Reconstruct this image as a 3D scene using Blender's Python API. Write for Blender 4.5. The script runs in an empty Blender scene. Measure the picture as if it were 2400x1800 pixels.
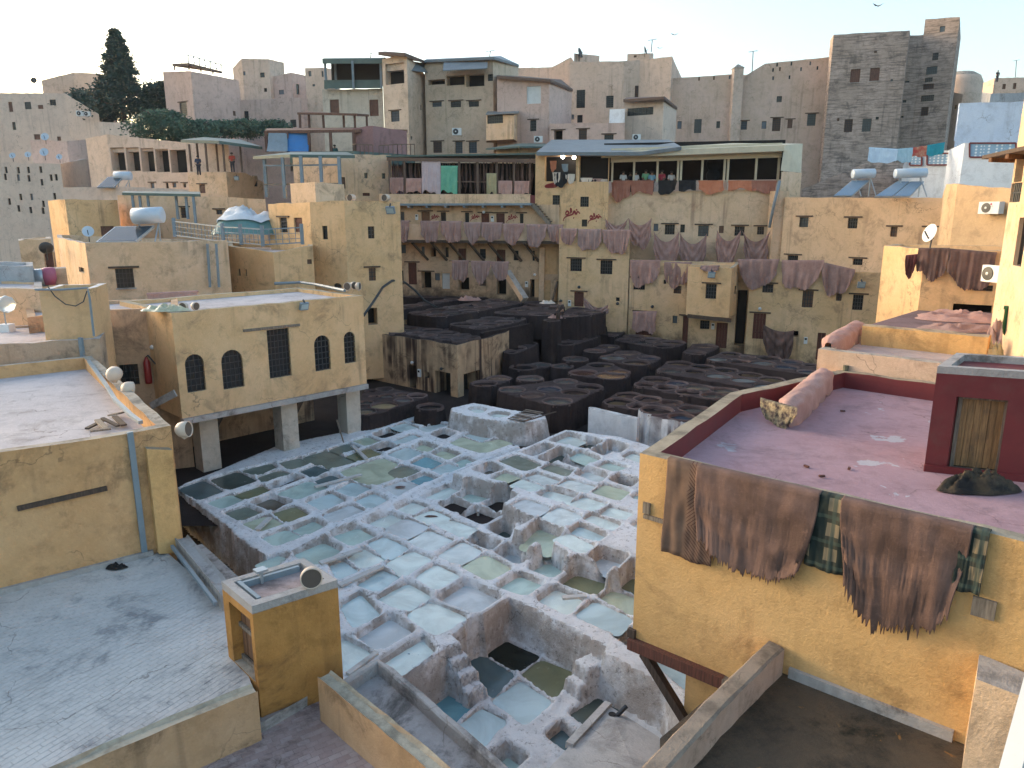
import bpy, bmesh, math, random
import numpy as np
from mathutils import Vector, noise
from mathutils.geometry import tessellate_polygon
rnd = random.Random(7)
sc = bpy.context.scene
col = sc.collection
# ---------------- camera, sky, light, exposure ----------------
FOC, TILT, CAMZ = 1720.0, math.atan(.23), 9.5
cd = bpy.data.cameras.new('camera'); cam = bpy.data.objects.new('camera', cd); col.objects.link(cam)
cd.sensor_width = 36; cd.lens = FOC / 2400 * 36; cd.clip_end = 3000; cd.clip_start = .1
cam.location = (0, 0, CAMZ); cam.rotation_euler = (math.pi / 2 - TILT, 0, 0); sc.camera = cam
SUN_EL, SUN_AZ = math.radians(7), math.radians(-60)      # low sun behind the houses on the left
wd = bpy.data.worlds.new('World'); sc.world = wd; wd.use_nodes = True
_n = wd.node_tree.nodes; _l = wd.node_tree.links
sky = _n.new('ShaderNodeTexSky'); sky.sky_type = 'NISHITA'; sky.sun_disc = False
sky.sun_elevation = SUN_EL; sky.sun_rotation = SUN_AZ; sky.altitude = 400
sky.air_density = 1.0; sky.dust_density = 4.5; sky.ozone_density = 1.2
_l.new(sky.outputs[0], _n['Background'].inputs[0]); _n['Background'].inputs[1].default_value = .13
sd_ = bpy.data.lights.new('sun', 'SUN'); sun = bpy.data.objects.new('sun', sd_); col.objects.link(sun)
sd_.energy = .5; sd_.angle = math.radians(60); sd_.color = (.97, .98, 1)
sun.rotation_euler = Vector((math.sin(SUN_AZ) * math.cos(SUN_EL), math.cos(SUN_AZ) * math.cos(SUN_EL), math.sin(SUN_EL))).to_track_quat('Z', 'Y').to_euler()
sc.view_settings.view_transform = 'Standard'; sc.view_settings.look = 'None'
sc.view_settings.exposure = 2.5; sc.view_settings.gamma = 1
# ---------------- from a pixel of the photograph to a place ----------------
CT, ST = math.cos(TILT), math.sin(TILT)
def ray(p):
    a = (p[0] - 1200) / FOC; b = (900 - p[1]) / FOC
    return Vector((a, CT + b * ST, -ST + b * CT))
def G(p, z=0.0):                 # on the level z
    d = ray(p); k = (z - CAMZ) / d.z
    return Vector((d.x * k, d.y * k, z))
def D(p, Y):                     # at the distance Y
    d = ray(p); k = Y / d.y
    return Vector((d.x * k, Y, CAMZ + d.z * k))
def W(p, A, B, off=0.0):         # on the upright plane through A and B
    n = Vector((B[1] - A[1], A[0] - B[0])).normalized(); d = ray(p)
    k = (n.x * A[0] + n.y * A[1] + off) / (n.x * d.x + n.y * d.y)
    return Vector((d.x * k, d.y * k, CAMZ + d.z * k))
VIEWS = {'1': (0, 0, 2.765), '2': (700, 0, 2.765), '3': (1400, 0, 2.212), '4': (0, 500, 2.458), '5': (850, 330, 2.765), '6': (1500, 330, 2.458),
     '7': (0, 1100, 2.37), '8': (1400, 850, 1.746), 'a': (850, 650, 5.53), 'b': (1050, 740, 5.53), 'c': (1350, 740, 5.53), 'd': (1580, 740, 5.53),
     'e': (1150, 640, 5.53), 'g': (780, 860, 5.53), 'h': (400, 950, 3.998), 'i': (900, 950, 3.998), 'j': (780, 1250, 3.998), 'k': (1100, 1250, 3.998),
     'l': (980, 1385, 3.998), 'm': (1900, 560, 4.424), 'n': (1900, 1450, 4.424), 'o': (0, 630, 4.809), 'p': (2150, 180, 3.456), '0': (0, 0, 1)}
def q(k, x, y):
    c = VIEWS[k]; return (c[0] + x / c[2], c[1] + y / c[2])
# ---------------- object helpers ----------------
ORG = {}
def tag(o, label=None, cat=None, group=None, kind=None):
    if label: o['label'] = label
    if cat: o['category'] = cat
    if group: o['group'] = group
    if kind: o['kind'] = kind
    return o
def thing(name, loc, label, cat, group=None):
    o = bpy.data.objects.new(name, None); col.objects.link(o); o.location = loc; o.empty_display_size = .2
    ORG[o.as_pointer()] = Vector(loc); return tag(o, label, cat, group)
def mesh(name, vs, fs, mat, parent=None, smooth=False, org=None):
    if org is None:
        if parent is not None: org = ORG[parent.as_pointer()]
        else:
            a = np.array([tuple(v) for v in vs]); lo, hi = a.min(0), a.max(0); org = Vector(((lo[0] + hi[0]) / 2, (lo[1] + hi[1]) / 2, lo[2]))
    me = bpy.data.meshes.new(name)
    me.from_pydata([(v[0] - org[0], v[1] - org[1], v[2] - org[2]) for v in vs], [], fs)
    if smooth: me.shade_smooth()
    if mat: me.materials.append(mat)
    o = bpy.data.objects.new(name, me); col.objects.link(o)
    if parent is not None:
        o.parent = parent; o.location = org - ORG[parent.as_pointer()]
    else: o.location = org
    ORG[o.as_pointer()] = Vector(org); me.update(); return o
def copy_tree(o, loc=None, rz=None):
    c = o.copy(); col.objects.link(c)
    for ch in o.children:
        k = copy_tree(ch); k.parent = c
    if loc is not None: c.location = loc
    if rz is not None: c.rotation_euler = (0, 0, rz)
    ORG[c.as_pointer()] = Vector(c.location); return c
class MB:
    def __init__(s): s.v = []; s.f = []
    def add(s, vs, fs):
        n = len(s.v); s.v += [Vector(v) for v in vs]; s.f += [tuple(i + n for i in f) for f in fs]; return s
    def box(s, c, x, y, z):     # centre and three half axes
        c, x, y, z = Vector(c), Vector(x), Vector(y), Vector(z)
        return s.add([c + x * a + y * b + z * e for e in (-1, 1) for b in (-1, 1) for a in (-1, 1)],
                     [(0, 2, 3, 1), (4, 5, 7, 6), (0, 1, 5, 4), (2, 6, 7, 3), (0, 4, 6, 2), (1, 3, 7, 5)])
    def bx(s, c, sx, sy, sz, rz=0):
        co, si = math.cos(rz), math.sin(rz)
        return s.box(c, (co * sx / 2, si * sx / 2, 0), (-si * sy / 2, co * sy / 2, 0), (0, 0, sz / 2))
    def bar(s, a, b, w, h=None, up=(0, 0, 1)):
        a, b = Vector(a), Vector(b); d = b - a; h = h or w; up = Vector(up)
        sd = d.cross(up)
        if sd.length < 1e-6: sd = d.cross(Vector((1, 0, 0)))
        sd.normalize(); u = sd.cross(d).normalized()
        return s.box((a + b) / 2, d / 2, sd * w / 2, u * h / 2)
    def prism(s, poly, z0, z1):
        n = len(poly); vs = [(p[0], p[1], z0) for p in poly] + [(p[0], p[1], z1 if not hasattr(z1, '__len__') else z1[i]) for i, p in enumerate(poly)]
        return s.add(vs, [tuple(range(n - 1, -1, -1)), tuple(range(n, 2 * n))] + [(i, (i + 1) % n, n + (i + 1) % n, n + i) for i in range(n)])
    def tube(s, pts, r, n=8, cap=True):
        pts = [Vector(p) for p in pts]; rs = r if hasattr(r, '__len__') else [r] * len(pts); vs = []; fs = []
        ref = None
        for i, p in enumerate(pts):
            t = (pts[min(i + 1, len(pts) - 1)] - pts[max(i - 1, 0)]).normalized()
            if ref is None: ref = t.orthogonal().normalized()
            ref = (ref - t * ref.dot(t)).normalized() if (ref - t * ref.dot(t)).length > 1e-5 else t.orthogonal().normalized()
            b = t.cross(ref)
            for k in range(n):
                an = 2 * math.pi * k / n; vs.append(p + (ref * math.cos(an) + b * math.sin(an)) * rs[i])
        for i in range(len(pts) - 1):
            for k in range(n): fs.append((i * n + k, i * n + (k + 1) % n, (i + 1) * n + (k + 1) % n, (i + 1) * n + k))
        if cap: fs += [tuple(range(n - 1, -1, -1)), tuple((len(pts) - 1) * n + k for k in range(n))]
        return s.add(vs, fs)
    def lathe(s, c, prof, n=16, ax=(0, 0, 1)):   # profile (r, h) along an axis
        ax = Vector(ax).normalized(); u = ax.orthogonal().normalized(); w = ax.cross(u); c = Vector(c); vs = []; fs = []
        for r, h in prof:
            for k in range(n):
                an = 2 * math.pi * k / n; vs.append(c + ax * h + (u * math.cos(an) + w * math.sin(an)) * r)
        for i in range(len(prof) - 1):
            for k in range(n): fs.append((i * n + k, i * n + (k + 1) % n, (i + 1) * n + (k + 1) % n, (i + 1) * n + k))
        if prof[0][0] > .002: fs.append(tuple(range(n - 1, -1, -1)))
        if prof[-1][0] > .002: fs.append(tuple((len(prof) - 1) * n + k for k in range(n)))
        return s.add(vs, fs)
    def build(s, name, mat, parent=None, smooth=False): return mesh(name, s.v, s.f, mat, parent, smooth)
# ---------------- materials ----------------
MT = {}
def nodes_of(name):
    m = bpy.data.materials.new(name); m.use_nodes = True; nt = m.node_tree; MT[name] = m
    return m, nt.nodes, nt.links, nt.nodes['Principled BSDF']
def sock(v): return v
def tex(N, L, kind='noise', scale=1., detail=4., rough=.6, vec=None, dist=0.):
    if vec is None:
        g = N.new('ShaderNodeNewGeometry'); vec = g.outputs['Position']
    t = N.new('ShaderNodeTexNoise'); L.new(vec, t.inputs['Vector'])
    t.inputs['Scale'].default_value = scale; t.inputs['Detail'].default_value = detail; t.inputs['Roughness'].default_value = rough; t.inputs['Distortion'].default_value = dist
    return t.outputs[0]
def ramp(N, L, src, a, b):
    m = N.new('ShaderNodeMapRange'); L.new(src, m.inputs[0]); m.inputs[1].default_value = a; m.inputs[2].default_value = b; m.interpolation_type = 'SMOOTHSTEP'
    return m.outputs[0]
def mixc(N, L, fac, a, b, mode='MIX'):
    m = N.new('ShaderNodeMix'); m.data_type = 'RGBA'; m.blend_type = mode
    for s_, v in ((m.inputs[0], fac), (m.inputs[6], a), (m.inputs[7], b)):
        if isinstance(v, (int, float)): s_.default_value = v
        elif isinstance(v, tuple): s_.default_value = (*v, 1) if len(v) == 3 else v
        else: L.new(v, s_)
    return m.outputs[2]
def mul(N, L, a, b):
    m = N.new('ShaderNodeMath'); m.operation = 'MULTIPLY'
    for s_, v in ((m.inputs[0], a), (m.inputs[1], b)):
        if isinstance(v, (int, float)): s_.default_value = v
        else: L.new(v, s_)
    return m.outputs[0]
def bump(N, L, P, hs, dist=.02, stren=.6):
    last = None
    for h in hs:
        b = N.new('ShaderNodeBump'); L.new(h, b.inputs['Height']); b.inputs['Distance'].default_value = dist; b.inputs['Strength'].default_value = stren
        if last is not None: L.new(last, b.inputs['Normal'])
        last = b.outputs[0]
    L.new(last, P.inputs['Normal'])
def stretched(N, L, sx, sz):
    g = N.new('ShaderNodeNewGeometry'); mp = N.new('ShaderNodeMapping'); L.new(g.outputs['Position'], mp.inputs[0]); mp.inputs['Scale'].default_value = (sx, sx, sz)
    return mp.outputs[0]
def sides_only(N, L):     # 1 on upright faces, 0 on level ones
    g = N.new('ShaderNodeNewGeometry'); s = N.new('ShaderNodeSeparateXYZ'); L.new(g.outputs['True Normal'], s.inputs[0])
    m = N.new('ShaderNodeMath'); m.operation = 'ABSOLUTE'; L.new(s.outputs[2], m.inputs[0])
    return ramp(N, L, m.outputs[0], .8, .4)
def plaster(name, c1, c2, stain=(.1, .07, .045), samt=.45, streak=.4, thr=.52, bmp=.6, top=None, patch=None, blot=.35, fleck=0., grime=0., sidec=None, course=0., crack=.45):
    m, N, L, P = nodes_of(name)
    if c1[2] < .62 * c1[0] and c1[1] > .55 * c1[0]: c1, c2 = [(c[0] * 1.06, c[1] * 1.01, c[2] * 1.25) for c in (c1, c2)]
    c = mixc(N, L, ramp(N, L, tex(N, L, scale=.35, detail=5, rough=.65), .35, .68), c1, c2)
    c = mixc(N, L, mul(N, L, ramp(N, L, tex(N, L, scale=1.7, detail=6, rough=.7), .47, .68), blot), c, tuple(x * .62 for x in c1))
    c = mixc(N, L, mul(N, L, ramp(N, L, tex(N, L, scale=9, detail=4, rough=.7), .45, .75), .22), c, tuple(min(1, x * 1.35) for x in c2))
    if patch:
        c = mixc(N, L, mul(N, L, ramp(N, L, tex(N, L, scale=1.1, detail=9, rough=.62, dist=.5), .645, .66), .85), c, patch)
    sd = sides_only(N, L)
    st = ramp(N, L, tex(N, L, scale=1, detail=4, rough=.55, vec=stretched(N, L, 2.6, .14)), thr, thr + .17)
    gate = ramp(N, L, tex(N, L, scale=.3, detail=3), .42, .62)
    c = mixc(N, L, mul(N, L, mul(N, L, st, gate), mul(N, L, sd, streak)), c, stain)
    c = mixc(N, L, mul(N, L, ramp(N, L, tex(N, L, scale=.8, detail=7, rough=.75, dist=.4), .50, .68), samt), c, stain)
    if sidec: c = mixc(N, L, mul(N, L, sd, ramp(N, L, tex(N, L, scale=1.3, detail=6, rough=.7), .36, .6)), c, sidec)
    if course: c = mixc(N, L, mul(N, L, ramp(N, L, tex(N, L, scale=1, detail=5, rough=.7, vec=stretched(N, L, .7, 7)), .45, .62), course), c, stain)
    if fleck: c = mixc(N, L, mul(N, L, ramp(N, L, tex(N, L, scale=6.5, detail=8, rough=.8), .55, .62), fleck), c, (.10, .085, .075))
    if grime:
        g_ = N.new('ShaderNodeNewGeometry'); s_ = N.new('ShaderNodeSeparateXYZ'); L.new(g_.outputs['Position'], s_.inputs[0])
        mm = N.new('ShaderNodeMath'); mm.operation = 'MULTIPLY_ADD'; L.new(tex(N, L, scale=.7, detail=6, rough=.7), mm.inputs[0]); mm.inputs[1].default_value = 5.; L.new(s_.outputs[2], mm.inputs[2])
        c = mixc(N, L, mul(N, L, ramp(N, L, mm.outputs[0], grime + 3.2, grime + 1.6), .8), c, (.05, .035, .03))
    if top:
        inv = N.new('ShaderNodeMath'); inv.operation = 'SUBTRACT'; inv.inputs[0].default_value = 1; L.new(sd, inv.inputs[1])
        tc = mixc(N, L, ramp(N, L, tex(N, L, scale=2.2, detail=6, rough=.7), .4, .7), top, tuple(x * .5 for x in top))
        c = mixc(N, L, inv.outputs[0], c, tc)
    if crack:
        vo = N.new('ShaderNodeTexVoronoi'); vo.feature = 'DISTANCE_TO_EDGE'; vo.inputs['Scale'].default_value = .55
        va = N.new('ShaderNodeVectorMath'); va.operation = 'MULTIPLY_ADD'; nz = N.new('ShaderNodeTexNoise'); g2 = N.new('ShaderNodeNewGeometry'); L.new(g2.outputs['Position'], nz.inputs['Vector']); nz.inputs['Scale'].default_value = 1.6; nz.inputs['Detail'].default_value = 6
        L.new(nz.outputs['Color'], va.inputs[0]); va.inputs[1].default_value = (.9, .9, .9); L.new(g2.outputs['Position'], va.inputs[2]); L.new(va.outputs[0], vo.inputs['Vector'])
        ck = mul(N, L, ramp(N, L, vo.outputs['Distance'], .008, .003), ramp(N, L, tex(N, L, scale=.45, detail=2), .52, .58)); c = mixc(N, L, mul(N, L, ck, crack), c, (.07, .05, .035))
    L.new(c, P.inputs['Base Color']); P.inputs['Roughness'].default_value = .92
    P.inputs['Specular IOR Level'].default_value = .2
    bump(N, L, P, [tex(N, L, scale=2.5, detail=6, rough=.7), tex(N, L, scale=22, detail=4, rough=.7)], .03, bmp)
    return m
def paint(name, c, rough=.5, var=.25, scale=4., metal=0., bmp=.15, dirt=.3, dirtc=None):
    m, N, L, P = nodes_of(name)
    k = mixc(N, L, mul(N, L, ramp(N, L, tex(N, L, scale=scale, detail=5, rough=.65), .35, .7), var), c, tuple(x * .45 for x in c))
    k = mixc(N, L, mul(N, L, ramp(N, L, tex(N, L, scale=scale * .4, detail=7, rough=.75), .5, .75), dirt), k, dirtc or (.12, .1, .08))
    L.new(k, P.inputs['Base Color']); P.inputs['Roughness'].default_value = rough; P.inputs['Metallic'].default_value = metal
    if bmp: bump(N, L, P, [tex(N, L, scale=30, detail=3)], .005, bmp)
    return m
def wood(name, c, sx=30., sz=2.):
    m, N, L, P = nodes_of(name)
    g = N.new('ShaderNodeTexCoord'); mp = N.new('ShaderNodeMapping'); L.new(g.outputs['Object'], mp.inputs[0]); mp.inputs['Scale'].default_value = (sx, sx, sz)
    t = tex(N, L, scale=1, detail=5, rough=.7, vec=mp.outputs[0])
    k = mixc(N, L, ramp(N, L, t, .3, .7), c, tuple(x * .4 for x in c))
    k = mixc(N, L, mul(N, L, ramp(N, L, tex(N, L, scale=3, detail=6, rough=.7), .5, .75), .5), k, (.06, .045, .035))
    L.new(k, P.inputs['Base Color']); P.inputs['Roughness'].default_value = .8; bump(N, L, P, [t], .01, .5); return m
def liquid(name, c, c2=None, rough=.14):
    m, N, L, P = nodes_of(name); c2 = c2 or tuple(x * .75 for x in c)
    k = mixc(N, L, ramp(N, L, tex(N, L, scale=.9, detail=5, rough=.6, dist=.8), .38, .66), c, c2)
    scum = ramp(N, L, tex(N, L, scale=2.6, detail=8, rough=.72, dist=1.2), .60, .74)
    k = mixc(N, L, mul(N, L, scum, .3), k, tuple(min(.8, x * 1.5 + .05) for x in c))
    L.new(k, P.inputs['Base Color']); P.inputs['IOR'].default_value = 1.33
    r = N.new('ShaderNodeMapRange'); L.new(scum, r.inputs[0]); r.inputs[3].default_value = rough; r.inputs[4].default_value = .6; L.new(r.outputs[0], P.inputs['Roughness'])
    bump(N, L, P, [tex(N, L, scale=3, detail=3)], .01, .12); return m
def leather(name, c, c2, stripe=.28, sc_=1.6, bs=.45):
    m, N, L, P = nodes_of(name)
    k = mixc(N, L, ramp(N, L, tex(N, L, scale=sc_, detail=6, rough=.65), .35, .68), c, c2)
    k = mixc(N, L, mul(N, L, ramp(N, L, tex(N, L, scale=1, detail=4, vec=stretched(N, L, 9, 1.3)), .5, .75), stripe), k, tuple(x * .4 for x in c))
    k = mixc(N, L, mul(N, L, ramp(N, L, tex(N, L, scale=14, detail=4), .55, .8), .3), k, tuple(min(1, x * 1.6) for x in c2))
    L.new(k, P.inputs['Base Color']); P.inputs['Roughness'].default_value = .8; P.inputs['Specular IOR Level'].default_value = .3
    bump(N, L, P, [tex(N, L, scale=1, detail=4, vec=stretched(N, L, 14, 2.5)), tex(N, L, scale=40, detail=3)], .02, bs); return m
YEL = plaster('ochre_plaster', (.60, .40, .165), (.66, .465, .21), top=(.42, .35, .25))
YEL2 = plaster('pale_ochre_plaster', (.60, .43, .215), (.66, .50, .28), top=(.45, .40, .36))
YEL3 = plaster('golden_plaster', (.57, .355, .115), (.63, .405, .145), stain=(.22, .12, .05), samt=.5, streak=.35, top=(.36, .30, .22), blot=.45)
ORNG = plaster('orange_ochre_plaster', (.42, .20, .055), (.50, .255, .08), stain=(.12, .06, .03), samt=.7, streak=.5, top=(.40, .34, .27), blot=.55)
GRIM = plaster('grimy_ochre_plaster', (.42, .30, .15), (.52, .38, .19), stain=(.05, .03, .025), samt=.75, streak=1.0, thr=.40, bmp=.9, top=(.05, .036, .034))
PINK = plaster('pink_plaster', (.53, .40, .27), (.59, .455, .315), stain=(.22, .15, .12), samt=.35, top=(.4, .33, .28))
ROSE = plaster('pale_pink_plaster', (.61, .485, .40), (.66, .535, .44), stain=(.3, .24, .2), samt=.25, top=(.45, .4, .38))
TAN = plaster('tan_plaster', (.56, .445, .28), (.62, .50, .325), stain=(.2, .15, .11), samt=.4, top=(.42, .36, .3))
BRIK = plaster('old_brick_masonry', (.40, .325, .215), (.50, .405, .275), stain=(.11, .095, .085), samt=.7, streak=.5, bmp=1.2, top=(.3, .27, .24), blot=.6, course=.6)
GREY = plaster('grey_render', (.40, .40, .41), (.50, .50, .50), stain=(.16, .13, .11), samt=.6, streak=.6, top=(.4, .4, .4))
WHIT = plaster('white_limewash', (.70, .72, .74), (.76, .78, .80), stain=(.35, .34, .33), samt=.3, streak=.3, top=(.6, .6, .6))
BLUW = plaster('bluish_limewash', (.52, .60, .72), (.60, .67, .77), stain=(.3, .32, .36), samt=.25, streak=.25, top=(.5, .55, .6))
ORAN = plaster('terracotta_paint', (.52, .20, .085), (.56, .24, .11), stain=(.25, .13, .08), samt=.4)
MAUV = plaster('mauve_roof_paint', (.37, .225, .24), (.43, .275, .29), stain=(.20, .13, .14), samt=.55, patch=(.46, .44, .45), bmp=.4)
ROOF = plaster('pale_grey_roof', (.46, .42, .42), (.55, .50, .49), stain=(.2, .17, .16), samt=.5)
CONC = plaster('weathered_concrete', (.36, .33, .31), (.46, .42, .39), stain=(.07, .06, .055), samt=.75, bmp=.8)
FLOR = plaster('stone_floor', (.40, .36, .345), (.52, .47, .45), stain=(.15, .14, .15), samt=.6)
WETF = plaster('wet_stained_floor', (.055, .05, .042), (.12, .085, .055), stain=(.010, .014, .012), samt=1., bmp=.7, blot=.8, patch=(.30, .15, .045)); WETF.node_tree.nodes['Principled BSDF'].inputs['Roughness'].default_value = .45
MAROON = paint('maroon_paint', (.15, .018, .02), .55, .3, 3, dirt=.25)
DARKV = plaster('dye_soaked_masonry', (.026, .018, .017), (.042, .029, .027), stain=(.012, .008, .008), samt=.6, streak=.6, bmp=1.0, top=(.068, .047, .044))  # top colour lightened to imitate light catching the upper faces
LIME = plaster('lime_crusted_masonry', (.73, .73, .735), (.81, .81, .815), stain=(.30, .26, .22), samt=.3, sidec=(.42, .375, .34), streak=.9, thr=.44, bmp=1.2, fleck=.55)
DGRD = plaster('dirty_wet_ground', (.022, .016, .015), (.035, .026, .024), stain=(.015, .012, .012), samt=.6)
STAIN = plaster('dye_streaked_limewash', (.60, .60, .60), (.68, .66, .66), stain=(.05, .02, .018), samt=.5, streak=1.0, thr=.40, bmp=1.0, top=(.08, .05, .05))
WOODD = wood('dark_wood', (.10, .065, .045)); WOODB = wood('brown_wood', (.24, .115, .055)); WOODG = wood('grey_weathered_wood', (.27, .215, .165)); WOODR = wood('red_brown_wood', (.16, .055, .035)); PLANK = wood('golden_planks', (.36, .20, .085))
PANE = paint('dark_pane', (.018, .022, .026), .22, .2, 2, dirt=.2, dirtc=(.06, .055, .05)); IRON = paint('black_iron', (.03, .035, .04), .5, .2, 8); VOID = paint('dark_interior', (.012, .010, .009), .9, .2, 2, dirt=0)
GREEN = paint('green_sheet_metal', (.075, .12, .105), .5, .3, 2); BLUEG = paint('blue_grey_steel', (.20, .25, .285), .45, .3, 3); STEEL = paint('galvanised_steel', (.36, .40, .43), .35, .25, 3, metal=.4)
CREAM = paint('cream_paint', (.56, .50, .37), .6, .2, 2); WHITEP = paint('white_paint', (.68, .69, .68), .5, .12, 2, dirt=.15); BEIGE = paint('beige_plastic', (.58, .46, .36), .5, .1, 4, dirt=.15); LENS = paint('brown_grille', (.10, .075, .06), .6, .2, 12)
BLUEP = paint('blue_awning', (.03, .17, .42), .6, .3, 1.5, dirt=.1); SOLAR = paint('solar_collector', (.03, .045, .06), .12, .1, 2, dirt=.1); TANKM = paint('pale_blue_tank', (.48, .55, .62), .3, .12, 2, dirt=.15)
CORR = paint('grey_roof_sheet', (.16, .185, .20), .5, .35, 1.2, dirt=.4); BROWNF = paint('brown_frame', (.14, .085, .06), .7, .3, 3); REDM = wood('reddish_frame_wood', (.20, .10, .07))
HIDE = [leather('mauve_hide', (.31, .18, .15), (.40, .25, .215)), leather('brown_mauve_hide', (.24, .145, .125), (.32, .205, .18)), leather('grey_mauve_hide', (.29, .18, .155), (.37, .245, .215))]
HIDED = leather('dark_brown_hide', (.105, .065, .055), (.165, .10, .085)); HIDER = leather('tan_red_hide', (.30, .115, .075), (.36, .16, .11)); HIDEO = leather('orange_hide', (.48, .165, .085), (.52, .20, .11)); HIDEK = leather('black_hide', (.012, .012, .014), (.02, .02, .022))
HIDEP = leather('pink_hide', (.38, .215, .175), (.46, .285, .24)); HIDEW = leather('cream_hide', (.6, .5, .4), (.66, .57, .48))
# ---------------- ground ----------------
gs = [(-400, -60), (400, -60), (400, 900), (-400, 900)]
tag(mesh('ground', [(x, y, -1.6) for x, y in gs], [(0, 1, 2, 3)], DGRD), kind='structure')
tag(mesh('tannery_floor', [(x, y, -.25) for x, y in [(-16, 22), (30, 22), (30, 75), (-16, 75)]], [(0, 1, 2, 3)], DGRD), kind='structure')
# ---------------- height-field masonry ----------------
def vnoise(P, s, seed):
    r = np.random.RandomState(seed); T = r.rand(64, 64); Q = P * s; i = np.floor(Q).astype(int); f = Q - i; f = f * f * (3 - 2 * f)
    a = T[i[:, 0] % 64, i[:, 1] % 64]; b = T[(i[:, 0] + 1) % 64, i[:, 1] % 64]; c = T[i[:, 0] % 64, (i[:, 1] + 1) % 64]; d = T[(i[:, 0] + 1) % 64, (i[:, 1] + 1) % 64]
    return (a * (1 - f[:, 0]) + b * f[:, 0]) * (1 - f[:, 1]) + (c * (1 - f[:, 0]) + d * f[:, 0]) * f[:, 1] - .5
def fbm(P, s, seed): return vnoise(P, s, seed) + .5 * vnoise(P, s * 2.1, seed + 1) + .25 * vnoise(P, s * 4.3, seed + 2)
def sdp(P, poly):
    poly = np.array([(p[0], p[1]) for p in poly]); d = np.full(len(P), 1e9); ins = np.zeros(len(P), bool)
    for i in range(len(poly)):
        a, b = poly[i - 1], poly[i]; e = b - a; w = P - a; t = np.clip((w @ e) / (e @ e + 1e-12), 0, 1)
        d = np.minimum(d, ((w - t[:, None] * e) ** 2).sum(1))
        c = ((a[1] <= P[:, 1]) != (b[1] <= P[:, 1]))
        with np.errstate(divide='ignore', invalid='ignore'):
            ins ^= c & (P[:, 0] < a[0] + (P[:, 1] - a[1]) / (b[1] - a[1] + 1e-15) * e[0])
    return np.sqrt(d) * np.where(ins, -1, 1)
def chaikin(poly, n=2, k=.22):
    poly = [Vector((p[0], p[1])) for p in poly]
    for _ in range(n):
        o = []
        for i in range(len(poly)):
            a, b = poly[i], poly[(i + 1) % len(poly)]; o += [a.lerp(b, k), a.lerp(b, 1 - k)]
        poly = o
    return poly
def hull(pts):
    pts = sorted(set((round(p[0], 4), round(p[1], 4)) for p in pts))
    def half(ps):
        h = []
        for p in ps:
            while len(h) > 1 and (h[-1][0] - h[-2][0]) * (p[1] - h[-2][1]) - (h[-1][1] - h[-2][1]) * (p[0] - h[-2][0]) <= 0: h.pop()
            h.append(p)
        return h
    return half(pts)[:-1] + half(pts[::-1])[:-1]
def smst(x, a, b):
    t = np.clip((x - a) / (b - a), 0, 1); return t * t * (3 - 2 * t)
def grid(poly, ang, res, pad=.3):
    co, si = math.cos(ang), math.sin(ang); A = np.array([(p[0] * co + p[1] * si, -p[0] * si + p[1] * co) for p in poly])
    lo = A.min(0) - pad; hi = A.max(0) + pad; nx, ny = (int((hi[i] - lo[i]) / res) + 1 for i in (0, 1))
    u, v = np.meshgrid(lo[0] + np.arange(nx) * res, lo[1] + np.arange(ny) * res); u = u.ravel(); v = v.ravel()
    return np.stack([u * co - v * si, u * si + v * co], 1), nx, ny
def hmesh(name, mat, P, h, fm, nx, ny, parent):
    """quads of a height field; fm: mask of quads (ny-1, nx-1)"""
    jj, ii = np.nonzero(fm); q0 = jj * nx + ii; F = np.stack([q0, q0 + 1, q0 + 1 + nx, q0 + nx], 1)
    us, inv = np.unique(F, return_inverse=True); F = inv.reshape(-1, 4); o = ORG[parent.as_pointer()]
    V = np.stack([P[us, 0] - o.x, P[us, 1] - o.y, h[us] - o.z], 1)
    me = bpy.data.meshes.new(name); me.vertices.add(len(V)); me.vertices.foreach_set('co', V.ravel().astype(np.float32))
    me.loops.add(F.size); me.loops.foreach_set('vertex_index', F.ravel().astype(np.int32))
    me.polygons.add(len(F)); me.polygons.foreach_set('loop_start', np.arange(0, F.size, 4, dtype=np.int32)); me.update(calc_edges=True)
    me.shade_smooth(); me.materials.append(mat); ob = bpy.data.objects.new(name, me); col.objects.link(ob); ob.parent = parent
    ORG[ob.as_pointer()] = Vector(o); return ob
def grow(poly, d):
    c = sum((Vector((p[0], p[1])) for p in poly), Vector((0, 0))) / len(poly); o = []
    for p in poly:
        v = Vector((p[0], p[1])) - c; o.append(c + v * (1 + d / max(v.length, .1)))
    return o
def flat(name, poly, z, mat, parent): return mesh(name, [(p[0], p[1], z) for p in poly], [tuple(range(len(poly)))], mat, parent)
LQ = {'T': ('teal_grey', (.105, .15, .155)), 'D': ('dark_green_grey', (.095, .115, .10)), 'O': ('olive', (.215, .22, .13)), 'G': ('grey_green', (.21, .24, .195)), 'B': ('pale_blue', (.52, .645, .655)),
      'W': ('milky_white', (.68, .765, .72)), 'M': ('mint', (.48, .61, .555)), 'E': ('greenish_beige', (.50, .55, .41)), 'K': ('brown_grey', (.15, .125, .095)), 'L': ('lavender_grey', (.58, .62, .63)), 'C': ('cyan', (.20, .40, .45)), 'X': ('black_green', (.02, .024, .018)), 'S': ('silver', (.64, .70, .68))}
LQM = {k: liquid(v[0] + '_lime_liquor', v[1]) for k, v in LQ.items()}
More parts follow.
